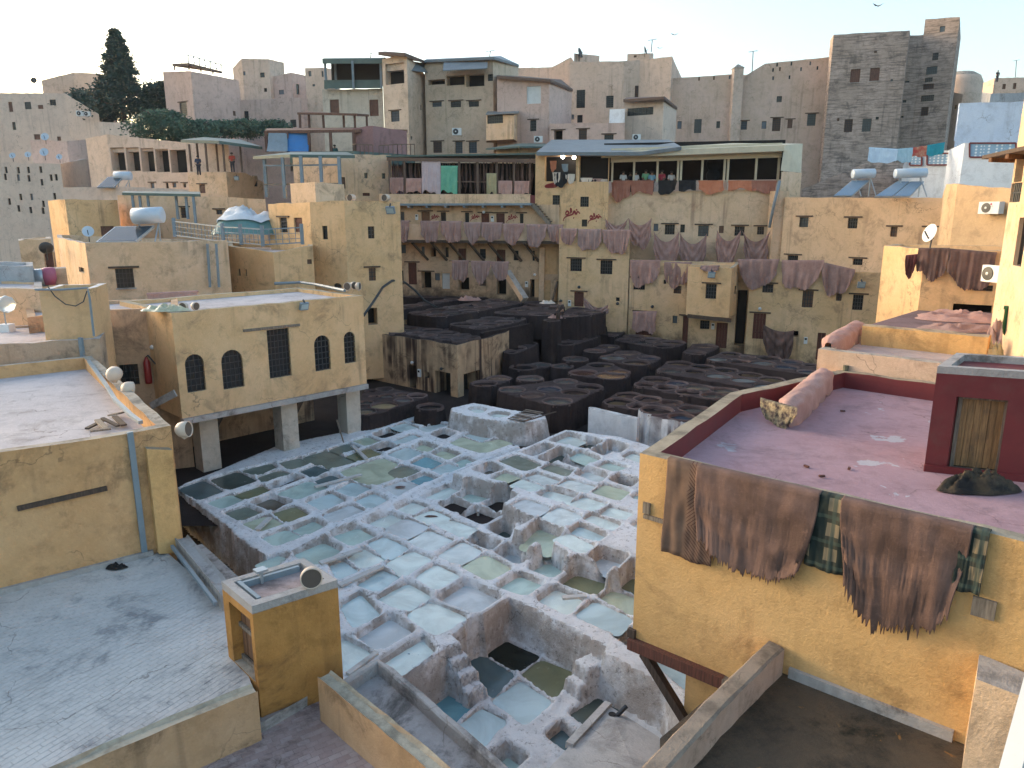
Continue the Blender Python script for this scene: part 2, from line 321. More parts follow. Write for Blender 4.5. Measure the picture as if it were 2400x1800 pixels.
# pits: view, corners, fall of the liquor below the rim, liquor, storey (0 main, 1 raised, 2 sunken)
PITS = '''h 0.10 T 0:80,770 310,690 495,800 265,885
h 0.10 D 0:365,690 625,610 820,700 540,795
h 0.08 G 0:665,605 935,535 985,585 805,655
h 0.08 G 0:820,665 1005,605 1125,640 870,720
h 0.10 G 0:1015,530 1210,482 1300,548 1120,600
h 0.08 G 0:1240,482 1465,415 1745,525 1490,592 1420,550 1320,545
h 0.08 G 0:1485,410 1660,350 1770,398 1590,455
h 0.08 O 0:1640,470 1850,395 1975,455 1760,525
h 0.10 T 0:1215,612 1360,555 1490,603 1330,675
h 0.45 D 0:905,745 1160,640 1260,680 960,785
h 0.14 T 0:1350,690 1500,635 1610,680 1420,742
h 0.08 E 0:1590,610 1985,485 2130,550 2000,620 2110,680 1900,750 1660,665
h 0.08 O 0:605,830 850,745 930,800 725,880
h 0.08 M 0:345,905 565,830 670,885 490,965
h 0.08 M 0:990,820 1290,700 1470,770 1190,885
h 0.28 K 0:750,905 940,825 1130,905 940,985
h 0.10 G 0:510,1000 705,938 850,1000 660,1085
h 0.10 O 0:960,1000 1160,938 1290,1015 1085,1095
h 0.08 E 0:670,1100 905,1030 1050,1105 840,1180
h 0.16 B 0:1265,890 1500,800 1640,885 1430,985
h 0.12 L 0:1425,1015 1680,920 1820,980 1520,1095
h 0.14 B 0:1545,785 1700,700 1880,770 1710,862
h 0.14 B 0:1720,882 1905,808 2030,880 1860,968
h 0.22 M 0:1130,1140 1340,1050 1450,1120 1270,1208
h 0.14 M 0:855,1225 1080,1145 1230,1220 985,1312
h 0.10 E 0:1700,330 1840,287 1960,335 1830,380
h 0.40 D 0:1880,268 2060,203 2180,250 1990,312
h 0.50 K 0:1860,388 2040,335 2150,375 1990,440
i 0.10 W 0:60,200 195,158 325,205 180,242
i 0.18 W 0:262,165 325,118 435,138 390,190
i 0.08 S 0:320,215 500,162 600,185 410,252
i 0.40 K 0:590,210 670,168 805,210 730,252
i 0.45 K 0:430,270 560,216 680,258 560,320
i 0.10 B 0:80,330 260,268 345,295 150,362
i 0.28 E 0:262,385 355,330 505,378 410,438
i 0.10 B 0:30,455 215,383 360,440 210,518
i 0.08 B 0:760,280 860,238 1015,300 905,335
i 0.08 E 0:610,350 740,288 905,345 1065,308 1205,350 925,452
i 0.22 E 0:455,450 540,395 715,448 600,512
i 0.20 M 0:645,520 760,474 880,528 760,582
i 0.14 C 0:245,540 390,462 555,530 420,592
i 0.10 B 0:440,600 600,535 760,592 590,662
i 0.10 G 0:20,620 170,553 340,610 160,692
i 0.20 C 0:225,690 385,625 525,690 380,752
i 0.05 L 0:0,760 180,700 350,760 140,852
i 0.22 W 0:345,850 600,735 730,775 540,882
i 0.30 M 0:690,840 800,778 1030,835 860,912
i 0.38 M 0:500,920 640,848 830,920 690,1012
i 0.42 D 0:912,922 1050,838 1240,850 1085,1000
i 0.16 W 0:110,960 260,888 412,940 250,1022
i 0.10 W 0:270,1040 450,970 630,1045 460,1122
i 0.06 W 0:480,1110 640,1068 870,1150 740,1242
i 0.5 D 0:690,1012 870,935 1110,1020 930,1122
i 0.5 D 0:960,1150 1120,1050 1230,1110 1160,1252
i 0.05 L 0:0,1160 200,1050 420,1130 215,1252
i 0.05 S 0:215,1262 420,1162 645,1260 440,1362
i 0.05 S 0:500,1400 735,1268 920,1360 720,1492
i 0.5 K 0:752,1252 870,1178 1105,1270 1000,1362
i 0.42 L 0:1030,1370 1170,1280 1485,1370 1240,1495
i 0.08 E 0:730,1500 950,1388 1190,1520 980,1632
i 0.28 M 0:1362,1522 1530,1410 1705,1520 1560,1605
h 0.22 M 0:1110,1380 1430,1245 1600,1340 1380,1492
h 0.16 M 0:1500,1210 1750,1125 1920,1220 1700,1312
h 0.18 W 0:1830,1092 2050,995 2180,1050 1990,1142
h 0.14 M 0:800,1470 1000,1388 1110,1420 960,1520
j 0.05 B 0:330,90 480,25 710,130 520,242
j 0.05 W 0:500,270 740,158 930,240 660,402
j 0.10 W 0:780,400 960,280 1190,390 970,532
j 0.12 B 0:230,470 460,325 620,400 430,542
j 0.16 W 0:410,600 700,440 930,578 690,722
j 0.28 L 0:970,600 1250,425 1580,578 1330,742
j 0.08 W 0:690,760 920,635 1260,780 960,952
j 0.16 B 0:75,660 260,545 450,740 200,882
j 0.28 L 0:220,940 530,740 770,890 440,1082
j 0.18 W 0:-60,1000 125,960 410,1120 120,1292
j 0.22 W 0:430,1200 830,955 955,1085 625,1335
j 0.12 W 0:150,220 280,125 500,240 280,322
j 0.16 B 0:-30,280 100,235 245,340 50,422
i 0.30 W 1:1545,330 1730,245 1900,300 1740,368
i 0.40 D 1:1740,370 1920,285 2070,330 1900,412
i 0.45 G 1:1280,440 1510,345 1612,380 1410,482
i 0.42 D 1:1430,500 1650,378 1772,420 1580,542
i 0.06 G 1:1080,520 1240,457 1480,555 1320,617
i 0.40 K 1:820,600 990,520 1140,590 980,652
i 0.14 E 1:1010,680 1130,612 1280,660 1160,722
i 0.14 W 1:1150,722 1290,668 1510,750 1390,812
i 0.14 S 1:1320,660 1440,622 1660,695 1540,747
i 0.12 G 1:1470,590 1570,540 1772,600 1700,667
i 0.55 L 1:1620,510 1720,470 1920,540 1830,597
i 0.20 M 1:1730,465 1840,414 2025,490 1920,542
i 0.55 L 1:1920,405 2010,376 2150,430 2050,472
i 0.50 L 1:2040,390 2110,315 2310,370 2190,452
i 0.16 M 1:1980,570 2100,518 2290,570 2160,622
i 0.30 S 1:1790,640 1900,572 2092,640 2010,722
i 0.10 S 1:1620,740 1740,686 1980,750 1880,822
i 0.28 W 1:1440,830 1540,752 1812,820 1700,912
i 0.10 E 1:1950,810 2070,732 2310,800 2190,892
i 0.12 W 1:1700,920 1880,846 2092,910 1960,992
i 0.08 L 1:1190,930 1330,868 1552,950 1440,1042
i 0.08 S 1:1460,1040 1640,945 1860,1030 1700,1132
i 0.12 W 1:2030,1010 2120,936 2340,1000 2230,1072
i 0.14 W 1:1870,1060 1960,1004 2215,1100 2110,1172
i 0.20 B 1:1740,1170 1840,1102 2082,1200 1980,1272
i 0.10 W 1:1590,1250 1722,1186 1970,1300 1850,1392
i 0.40 E 1:1250,1240 1440,1052 1692,1150 1560,1322
i 0.42 L 1:1890,1400 2040,1312 2300,1390 2170,1532
i 0.40 D 1:2110,700 2200,632 2400,690 2300,770
i 0.12 M 1:2330,860 2430,800 2640,860 2540,930
i 0.16 W 1:2240,480 2330,430 2520,490 2440,550
i 0.12 W 1:2330,1120 2440,1060 2660,1140 2560,1220
k 0.22 O 0:850,460 1000,345 1330,440 1160,572
k 0.20 W 0:640,610 810,490 1062,590 930,762
k 0.20 E 0:1210,590 1345,492 1640,600 1560,770
k 0.08 B 0:990,762 1180,630 1530,790 1380,942
k 0.22 M 0:260,490 470,362 692,450 520,572
k 0.20 O 0:1400,480 1530,380 1700,440 1600,560
k 0.10 B 3:1350,1140 1500,1060 2080,1290 2050,1480
l 0.06 X 2:650,580 820,460 1130,600 930,742
l 0.06 T 2:450,660 600,590 892,770 680,985
l 0.06 O 2:980,770 1160,640 1452,750 1270,985
l 0.10 B 2:705,1010 960,838 1242,1020 1000,1235
l 0.06 C 2:130,1080 340,948 532,1040 320,1232
l 0.06 B 2:350,1280 590,1098 812,1210 570,1475
l 0.40 M 2:670,1550 830,1405 1032,1540 870,1670
l 0.12 D 2:1440,1140 1690,985 1902,1110 1650,1285
l 0.30 T 2:1220,1340 1352,1232 1535,1390 1400,1475'''
LV = {0: 0., 1: .42, 2: -1.0, 3: -.5}
pits = []
for ln in PITS.split('\n'):
    hd, pt = ln.split(':'); v, dp, lq, s = hd.split(); s = int(s)
    pts = [q(v, *map(float, p.split(','))) for p in pt.split()]
    poly = [G(p, LV[s]) for p in pts]; pits.append((chaikin(grow(poly, .0 if float(dp) > .35 else .06), 2, .11 if s != 2 else .07), max(.06, float(dp) * (.72 if float(dp) < .35 else .9)), lq, s))
out = [G(p) for p in [(413, 1142), (640, 1046), (985, 972), (1032, 985), (1110, 995)]] + [G((1225, 1050), .1)] + [G(p, .42) for p in [(1310, 1004), (1455, 1022), (1640, 1080)]] + [Vector((8.5, 20, 0)), Vector((7, 9, 0)), Vector((-3, 9.5, 0)), Vector((-7.6, 15.5, 0))] + [G(p) for p in [(575, 1348), (640, 1322)]]
rais = [G(q('i', *p), .42) for p in [(1700, 225), (1350, 380), (820, 560), (590, 655), (1250, 825), (1100, 925), (1400, 1050), (1210, 1150), (1205, 1290), (1535, 1400), (1885, 1480), (2165, 1600), (2330, 1500), (3300, 700), (2300, 300)]]
sunk = [G((1196, 1404)), G((1417, 1515)), G((1412, 1560), -.3), G((1560, 1660), -.5), G((1640, 1900), -.5), G((900, 1900)), G((942, 1592)), G((1042, 1527)), G((1062, 1490))]
ledg = [G(q('l', *p), -.5) for p in [(1820, 600), (1960, 520), (2700, 700), (2700, 1300), (2230, 880)]]
W1p = [G(p) for p in [(300, 1140), (985, 900), (1240, 1040)]] + [G(q('i', 600, 665)), G((640, 1322))]
P, nx, ny = grid(out, math.radians(54), .05)
do = sdp(P, out) + .10 * fbm(P, 1.3, 3)
base = np.zeros(len(P)) + .012 * fbm(P, .6, 5) + .012
dR = sdp(P, rais) + .05 * fbm(P, 2., 9); base += .42 * smst(-dR, -.04, .06)
dW = sdp(P, W1p)
base += .13 * np.exp(-(np.abs(dW + .02 * fbm(P, 2, 12)) / .17) ** 4) * (dR > .1)
dS = sdp(P, sunk) + .06 * fbm(P, 1.6, 15); base = np.where(dS < .08, base + (-1.0 - base) * smst(-dS, -.06, .10), base)
dL = sdp(P, ledg); base = np.where(dL < .05, base + (-.5 - base) * smst(-dL, -.05, .05), base)
h = base.copy()
wob = .03 * fbm(P, 2.2, 21) + .018 * fbm(P, 7., 22)
for poly, dp, lq, s in pits:
    A = np.array([(p.x, p.y) for p in poly]); m = (P > A.min(0) - .4).all(1) & (P < A.max(0) + .4).all(1); idx = np.nonzero(m)[0]
    if not len(idx): continue
    d = sdp(P[idx], poly) + wob[idx] * .6 - .015
    h[idx] += .03 * np.exp(-((d - .09) / .07) ** 2)
    h[idx] -= .045 * np.exp(-np.clip(d, 0, 9) / .045) * (d > 0)
    t = smst(-d, -.015, .07); h[idx] = h[idx] * (1 - t) + (LV[s] - dp - .18) * t
# stepped stair blocks down into the sunken pits
for p, z in [((1045, 1500), .04), ((1066, 1532), -.22), ((1085, 1565), -.45), ((1103, 1602), -.68), ((1382, 1548), -.35), ((1362, 1588), -.68)]:
    c = G(p, z); d = np.maximum(np.abs((P[:, 0] - c.x) * .82 + (P[:, 1] - c.y) * .57), np.abs(-(P[:, 0] - c.x) * .57 + (P[:, 1] - c.y) * .82)) - .25 + wob * .6
    h = np.where(d < .02, np.maximum(h, z - .08 + .0 * h + smst(-d, -.02, .05) * .08), h)
h += .010 * fbm(P, 6, 31) + .012 * fbm(P, 15, 33)
h = np.where(do > 0, -1.4, h - .06 * np.exp(-np.clip(-do, 0, 9) / .08))
ins = (do <= 0).reshape(ny, nx); fm = ins[:-1, :-1] | ins[1:, :-1] | ins[:-1, 1:] | ins[1:, 1:]
zone = np.where(dR < .0, 1, np.where((dS < .1) & (dR > 0), 2, np.where(dW < 0, 3, 0))).reshape(ny, nx)[:-1, :-1]
ZN = {0: ('central block of milky lime pits between the hatch and the sunken pits', (0, 19)), 1: ('raised right block of small white lime pits beside the golden wall', (3, 22)), 2: ('sunken group of lime pits with stepped corners at the bottom', (0, 13)), 3: ('left block of grey green lime pits beside the arched window building', (-6, 28))}
blk = {}
for z, (lb, o) in ZN.items():
    t = thing('lime_pit_block', (*o, -1.4), lb, 'lime pits', 'lime pit blocks'); blk[z] = t
    hmesh('masonry', LIME, P, h, fm & (zone == z), nx, ny, t)
for poly, dp, lq, s in pits:
    c = sum(((p) for p in poly), Vector((0, 0))) / len(poly); C1 = np.array([[c.x, c.y]])
    z = 1 if s == 1 else 2 if s in (2, 3) else (3 if sdp(C1, W1p)[0] < 0 else 0)
    if sdp(C1, out)[0] > 0: continue
    flat('liquor', grow(poly, .035), LV[s] - dp, LQM[lq], blk[z])
# ---------------- dye vats ----------------
VQ = {'k': liquid('black_dye', (.012, .012, .013), rough=.08), 'd': liquid('dark_brown_dye', (.035, .022, .018), rough=.1), 'g': liquid('grey_dye', (.10, .095, .085), rough=.12), 't': liquid('tan_dye', (.28, .22, .13), rough=.14), 'o': liquid('orange_brown_dye', (.23, .115, .06), rough=.12), 'b': liquid('blue_dye', (.03, .055, .085), rough=.08), 'r': liquid('red_brown_dye', (.09, .035, .025), rough=.1), 'f': liquid('foamy_dye', (.17, .19, .19), (.05, .045, .04), rough=.3), 'm': liquid('mauve_brown_dye', (.13, .085, .07), rough=.12)}
VATS = '''1.15 -.25|rounded pair of dark vats at the left of the middle vat rows|b 470,870,300,k 660,805,290,m
1.1 -.25|block of seven raised dye vats above the plank pile|b 835,950,310,g 1315,945,290,b 1650,985,330,d 1100,1025,300,m 1420,1100,340,g 1525,848,280,g 1830,915,310,k
1.2 -.25|single tall round vat behind the block of seven vats|b 1065,805,285,g
.9 -.25|low pair of vats beside the curved wedge wall|b 985,660,320,k 1205,628,230,g
.9 -.25|square edged vat with grey water left of the red foam|b 1480,645,250,g
1.1 -.25|grey vat with a rounded square rim|b 1650,555,290,g
1.0 -.25|cluster with two orange brown vats and red foam|c 320,635,310,k 100,730,340,r 540,720,270,o 450,770,380,o
1.1 -.25|pair of brown round vats in the middle of the yard|c 250,450,255,m 430,395,235,m
1.0 -.25|block of vats with white foam beside the dark passage|c 780,600,330,d 480,540,310,f 940,540,250,b 670,480,310,m
1.6 -.25|three vats behind the sloping low wall|e 330,965,260,d 490,905,200,k 265,1020,150,k
1.5 -.25|row of four tall round vats under the dark retaining wall|e 960,905,245,d 1120,850,230,d 1240,820,255,g 1340,775,170,k
1.2 -.25|two small vats by the hanging mauve hide|e 1600,750,220,g 1560,800,170,k
1.2 -.25|rectangular block of six vats in front of the red brown door|c 620,308,180,d 750,265,240,d 890,340,265,g 980,295,220,k 1260,340,285,d 1140,385,250,k
1.1 -.25|two vats with brown water under the projecting bay|c 1545,470,250,m 1670,390,300,m
1.05 -.25|long block of ten vats reaching towards the rolled hides|c 1340,615,300,d 1640,655,265,k 1235,705,310,g 1530,715,270,k 1850,775,310,f 1940,700,280,k;d 980,760,290,d 900,830,300,f 1265,820,300,k 1215,910,320,f
1.0 -.25|far right group of vats with blue white foam|d 590,560,270,f 830,585,270,k 730,490,230,k 1155,610,290,f 950,530,190,d 1230,545,280,k 1450,660,290,b 1520,590,250,b 1770,635,180,k 1730,720,240,b
1.1 -.25|long block of eight dark vats before the maroon parapet|c 1040,820,320,d 910,885,255,d 1310,870,245,b 1165,925,285,k 1590,930,325,g 1460,985,295,k 1920,965,320,g 1790,1030,320,g
1.1 -.25|block of six dark vats behind the white wall|c 690,1025,310,k 930,1075,325,k 570,1110,360,k 800,1165,265,d 1230,1125,290,m 1530,1205,340,g
2.75 2.3|dark vats on the roof of the dye streaked workshop|a 580,655,270,m 450,700,220,d 690,720,250,d 900,675,265,k 1100,715,290,k 850,748,250,k 1290,742,230,k 1050,782,230,b 1420,770,190,d 1250,805,200,d 360,605,260,d 120,645,200,d 335,650,140,d
3.2 1.5|long upper block of vats by the little ramp|a 745,455,255,r 975,485,255,r 970,415,235,d 1170,455,255,g 1170,385,235,g 1370,360,235,b 1375,425,225,d 1560,385,205,r 1550,315,205,d 1740,340,225,d 1930,320,225,d 1710,290,220,d
2.9 1.5|upper block of seven vats above the sloping low wall|a 1290,600,265,k 1490,565,265,g 1500,645,225,m 1680,525,255,k 1640,610,225,d 1830,575,235,d 1970,535,245,g
3.1 1.5|upper block of pale rimmed vats behind the round cistern|a 1865,450,270,g 2060,410,255,d;e 410,465,260,g 570,420,245,d 780,460,225,g 640,525,270,k
3.0 -.25|high vats on top of the dark retaining wall|e 1040,550,165,d 1190,525,235,k 1340,490,240,d 1130,455,205,k 950,555,120,k
3.0 -.25|tall round cistern where a worker sits|e 790,605,180,k
3.2 1.5|distant upper vats nearest the yellow corner tower|a 640,360,220,k 820,330,190,k 460,400,180,k 1010,305,170,f 1150,280,170,k
3.2 1.5|distant row of flat vats under the balcony of hides|a 560,235,170,k 820,245,170,k 1000,245,150,d 1160,232,150,k 860,208,170,d 640,205,150,k 1090,178,160,d 1300,215,170,d 1520,245,160,d 1700,238,170,d 1280,178,150,d 1480,190,150,d
3.2 1.5|distant right vats by the leaning beam|e 550,378,200,d 730,392,170,k 860,425,150,k
.75 -.25|low block of vats with foam under the arched window building|g 660,495,320,t 400,570,290,g 420,460,180,g 700,370,180,f 915,425,210,f 880,350,190,m 670,285,200,g 500,305,150,k 1090,365,220,d 540,380,120,k
.7 -.25|round dark cistern beside the streaked workshop|g 1260,505,290,k'''
RIMM = [plaster('edge_lit_vat_rim', (.12, .082, .075), (.175, .125, .115), stain=(.05, .034, .032), samt=.6, bmp=1.0, crack=0), plaster('dark_vat_rim', (.085, .06, .056), (.13, .094, .088), stain=(.035, .026, .026), samt=.6, bmp=1.0, crack=0)]  # rims coloured paler than the blocks, edge light put into the colour
def vat_block(ln, mat=None, nm='vat_block', extra=None):
    lv, lb, body = ln.split('|'); z, gz = map(float, lv.split()); vs = []
    for seg in body.split(';'):
        v, rest = seg.split(' ', 1)
        for it in rest.split():
            x, y, w, lq = it.split(','); x, y, w = float(x), float(y), float(w)
            a, b = G(q(v, x - w / 2, y), z), G(q(v, x + w / 2, y), z); vs.append(((a + b) / 2, (b - a).length / 2 * (1.08 if gz < 2 else .95), lq))
    hp = []; ex_ = .16 if gz < 2 else .05
    for c, r, lq in vs:
        hp += [(c.x + (r + ex_) * math.cos(k * math.pi / 10), c.y + (r + ex_) * math.sin(k * math.pi / 10)) for k in range(20)]
    hl = hull(hp); ctr = sum((c for c, r, l in vs), Vector()) / len(vs)
    t = thing(nm, (ctr.x, ctr.y, gz), lb, 'dye vats' if len(vs) > 1 else 'dye vat', 'dye vats in the yard')
    P, nx, ny = grid(hl, math.radians(-42), .075, .3); sd = sdp(P, hl) + .05 * fbm(P, 1.2, len(vs)) + .015
    tp = np.full(len(P), z - .04)
    for c, r, lq in vs:
        ex = 1 + .05 * rnd.uniform(-1, 1); d = np.hypot((P[:, 0] - c.x) * ex, (P[:, 1] - c.y) / ex) - r + .03 * fbm(P, 1.5, int(c.x * 7) % 50 + 50)
        tp = np.maximum(tp, z - .04 + .03 * np.exp(-((d - .05) / .08) ** 2))
    for c, r, lq in vs:
        d = np.hypot(P[:, 0] - c.x, P[:, 1] - c.y) - r + .03 * fbm(P, 1.5, int(c.x * 7) % 50 + 50)
        s_ = smst(-d, -.03, .07); tp = tp * (1 - s_) + (z - .75) * s_
    tp += .015 * fbm(P, 4, 3); h = np.where(sd > 0, gz, tp - .05 * np.exp(-np.clip(-sd, 0, 9) / .07))
    ins = (sd <= 0).reshape(ny, nx); fm = ins[:-1, :-1] | ins[1:, :-1] | ins[:-1, 1:] | ins[1:, 1:]
    hmesh('masonry', mat or DARKV, P, h, fm, nx, ny, t)
    for c, r, lq in vs:
        dp = {'t': .10, 'o': .08, 'f': .10}.get(lq, rnd.uniform(.07, .16))
        m = MB(); k_ = rnd.uniform(.05, .085); x_ = rnd.uniform(.96, 1.04); zr_ = z + rnd.uniform(-.005, .015); pr = [(-.02, -.35), (-.015, -.06), (.0, -.015), (.03, .0), (k_ * .7, -.002), (k_, -.03), (k_ + .015, -.14)]
        vv = []; ff = []; ph_ = rnd.uniform(0, 6)
        for i_ in range(28):
            an = 2 * math.pi * i_ / 28; wv = 1 + .018 * math.sin(3 * an + ph_) + .012 * math.sin(5 * an + 2 * ph_)
            for o_, dz_ in pr: vv.append((c.x + (r * wv + o_) * math.cos(an) * x_, c.y + (r * wv + o_) * math.sin(an) / x_, zr_ + dz_ + .012 * math.sin(4 * an + ph_)))
        n_ = len(pr); ff = [(i_ * n_ + j_, ((i_ + 1) % 28) * n_ + j_, ((i_ + 1) % 28) * n_ + j_ + 1, i_ * n_ + j_ + 1) for i_ in range(28) for j_ in range(n_ - 1)]
        mesh('rim', vv, ff, RIMM[rnd.randrange(2)] if mat is None else RIMM[0], t, True)
        flat('dye', [(c.x + (r + .05) * math.cos(k * math.pi / 12), c.y + (r + .05) * math.sin(k * math.pi / 12)) for k in range(24)], z - dp, VQ[lq], t)
    return t, hl
for ln in VATS.split('\n'): vat_block(ln)
vat_block('1.2 -.6|streaked white sided block with a blue vat behind the maroon parapet|c 1050,1215,380,k 1370,1305,310,b', STAIN)
# upper platform of the yard
up = [D((800, 700), 44), G((1100, 775), 1.5), G((1190, 790), 1.5), G((1290, 772), 1.5), G((1427, 735), 3.0), D((1420, 700), 58), D((1320, 690), 66), D((860, 690), 66)]
tag(MB().prism([(p.x, p.y) for p in up], -.25, 1.5).build('upper_yard', DGRD), kind='structure')
# little white tank with two basins, and the white wall
def tank():
    z = .75; poly = [G(q('b', *p), z) for p in [(55, 1195), (330, 1130), (860, 1225), (1245, 1290), (1262, 1330), (990, 1385), (470, 1335), (60, 1240)]]
    t = thing('white_tank', (*(sum(poly, Vector()) / len(poly)).xy, -.3), 'small white tank with two milky basins at the back of the lime pits', 'tank')
    P, nx, ny = grid(poly, math.radians(-35), .05, .5); sd = sdp(P, poly) + .06 * fbm(P, 1.5, 4); tp = np.full(len(P), z)
    bs = [[G(q('b', *p), z) for p in pl] for pl in ([(235, 1200), (340, 1165), (520, 1195), (470, 1250), (360, 1265)], [(490, 1270), (620, 1225), (840, 1255), (770, 1310), (600, 1320)])]
    for b in bs:
        d = sdp(P, chaikin(b)) + .02 * fbm(P, 3, 6); s_ = smst(-d, 0, .12); tp = tp * (1 - s_) + (z - .7) * s_
    h = np.where(sd > .35, -.6, np.where(sd > 0, z - smst(sd, 0, .3) * 1.1, tp)) + .02 * fbm(P, 6, 2)
    ins = (sd <= .35).reshape(ny, nx); fm = ins[:-1, :-1] | ins[1:, :-1] | ins[:-1, 1:] | ins[1:, 1:]
    hmesh('masonry', LIME, P, h, fm, nx, ny, t)
    for b in bs: flat('liquor', grow(chaikin(b), .08), z - .16, LQM['W'], t)
    return t
tank()
pl = thing('plank_pile', G(q('b', 1010, 1310), .78), 'heap of thin planks drying on the small white tank', 'planks')
for i in range(9):
    a = G(q('b', 780 + i * 28, 1330 - i * 14 + rnd.uniform(-4, 4)), .8 + rnd.uniform(0, .1)); b = G(q('b', 990 + i * 30, 1375 - i * 15 + rnd.uniform(-4, 4)), .8 + rnd.uniform(0, .1))
    MB().bar(a, b, .09, .025).build('plank', WOODG if i % 3 else WOODD, pl)
a, b = G(q('b', 985, 1370), .9), G(q('b', 1400, 1245), .95); MB().bar(a, b, .06, .04).build('pole', WOODD, pl)
def wallbar(name, lb, pts, z0, th, mat, cat='wall', tops=None, group=None):
    """low wall: pixel points with their top level; thickness to the right of its course"""
    tp = [G(p[0], p[1]) for p in pts]; m = MB(); n = len(tp)
    seg = []
    for i in range(n - 1):
        k = max(2, int((tp[i + 1] - tp[i]).length / .25)); seg += [tp[i].lerp(tp[i + 1], j / k) for j in range(k)]
    seg.append(tp[-1]); vs = []
    for i, p in enumerate(seg):
        d = (seg[min(i + 1, len(seg) - 1)] - seg[max(i - 1, 0)]); s_ = Vector((d.y, -d.x, 0)).normalized(); w = [rnd.uniform(-.012, .012) for _ in range(3)]
        e = min(.035, th * .2)
        prof = [(0, z0), (0 + w[0], p.z - e), (e, p.z + w[1]), (th - e, p.z + w[2]), (th + w[0], p.z - e), (th, z0)]
        vs += [(p.x + s_.x * u, p.y + s_.y * u, z) for u, z in prof]
    fs = [(i * 6 + k, (i + 1) * 6 + k, (i + 1) * 6 + k + 1, i * 6 + k + 1) for i in range(len(seg) - 1) for k in range(5)]
    fs += [(0, 1, 2, 3, 4, 5), tuple((len(seg) - 1) * 6 + k for k in (5, 4, 3, 2, 1, 0))]
    o = mesh(name, vs, fs, mat, None, False)
    return tag(o, lb, cat, group)
wallbar('white_wall', 'whitewashed low wall in front of the six dark vats', [((1494, 981), 1.0), ((1379, 955), 1.15)], -.5, .25, WHIT)
wallbar('retaining_wall', 'long dark sloping low wall below the upper vats', [((1134, 782), 2.75), ((1190, 772), 2.75), ((1250, 760), 2.75)], -.3, -.3, DARKV)
wallbar('wedge_wall', 'curved dark wedge wall beside the streaked workshop', [((1154, 803), 2.2), ((1168, 812), 1.9), ((1196, 832), 1.2)], -.3, -.3, GRIM)
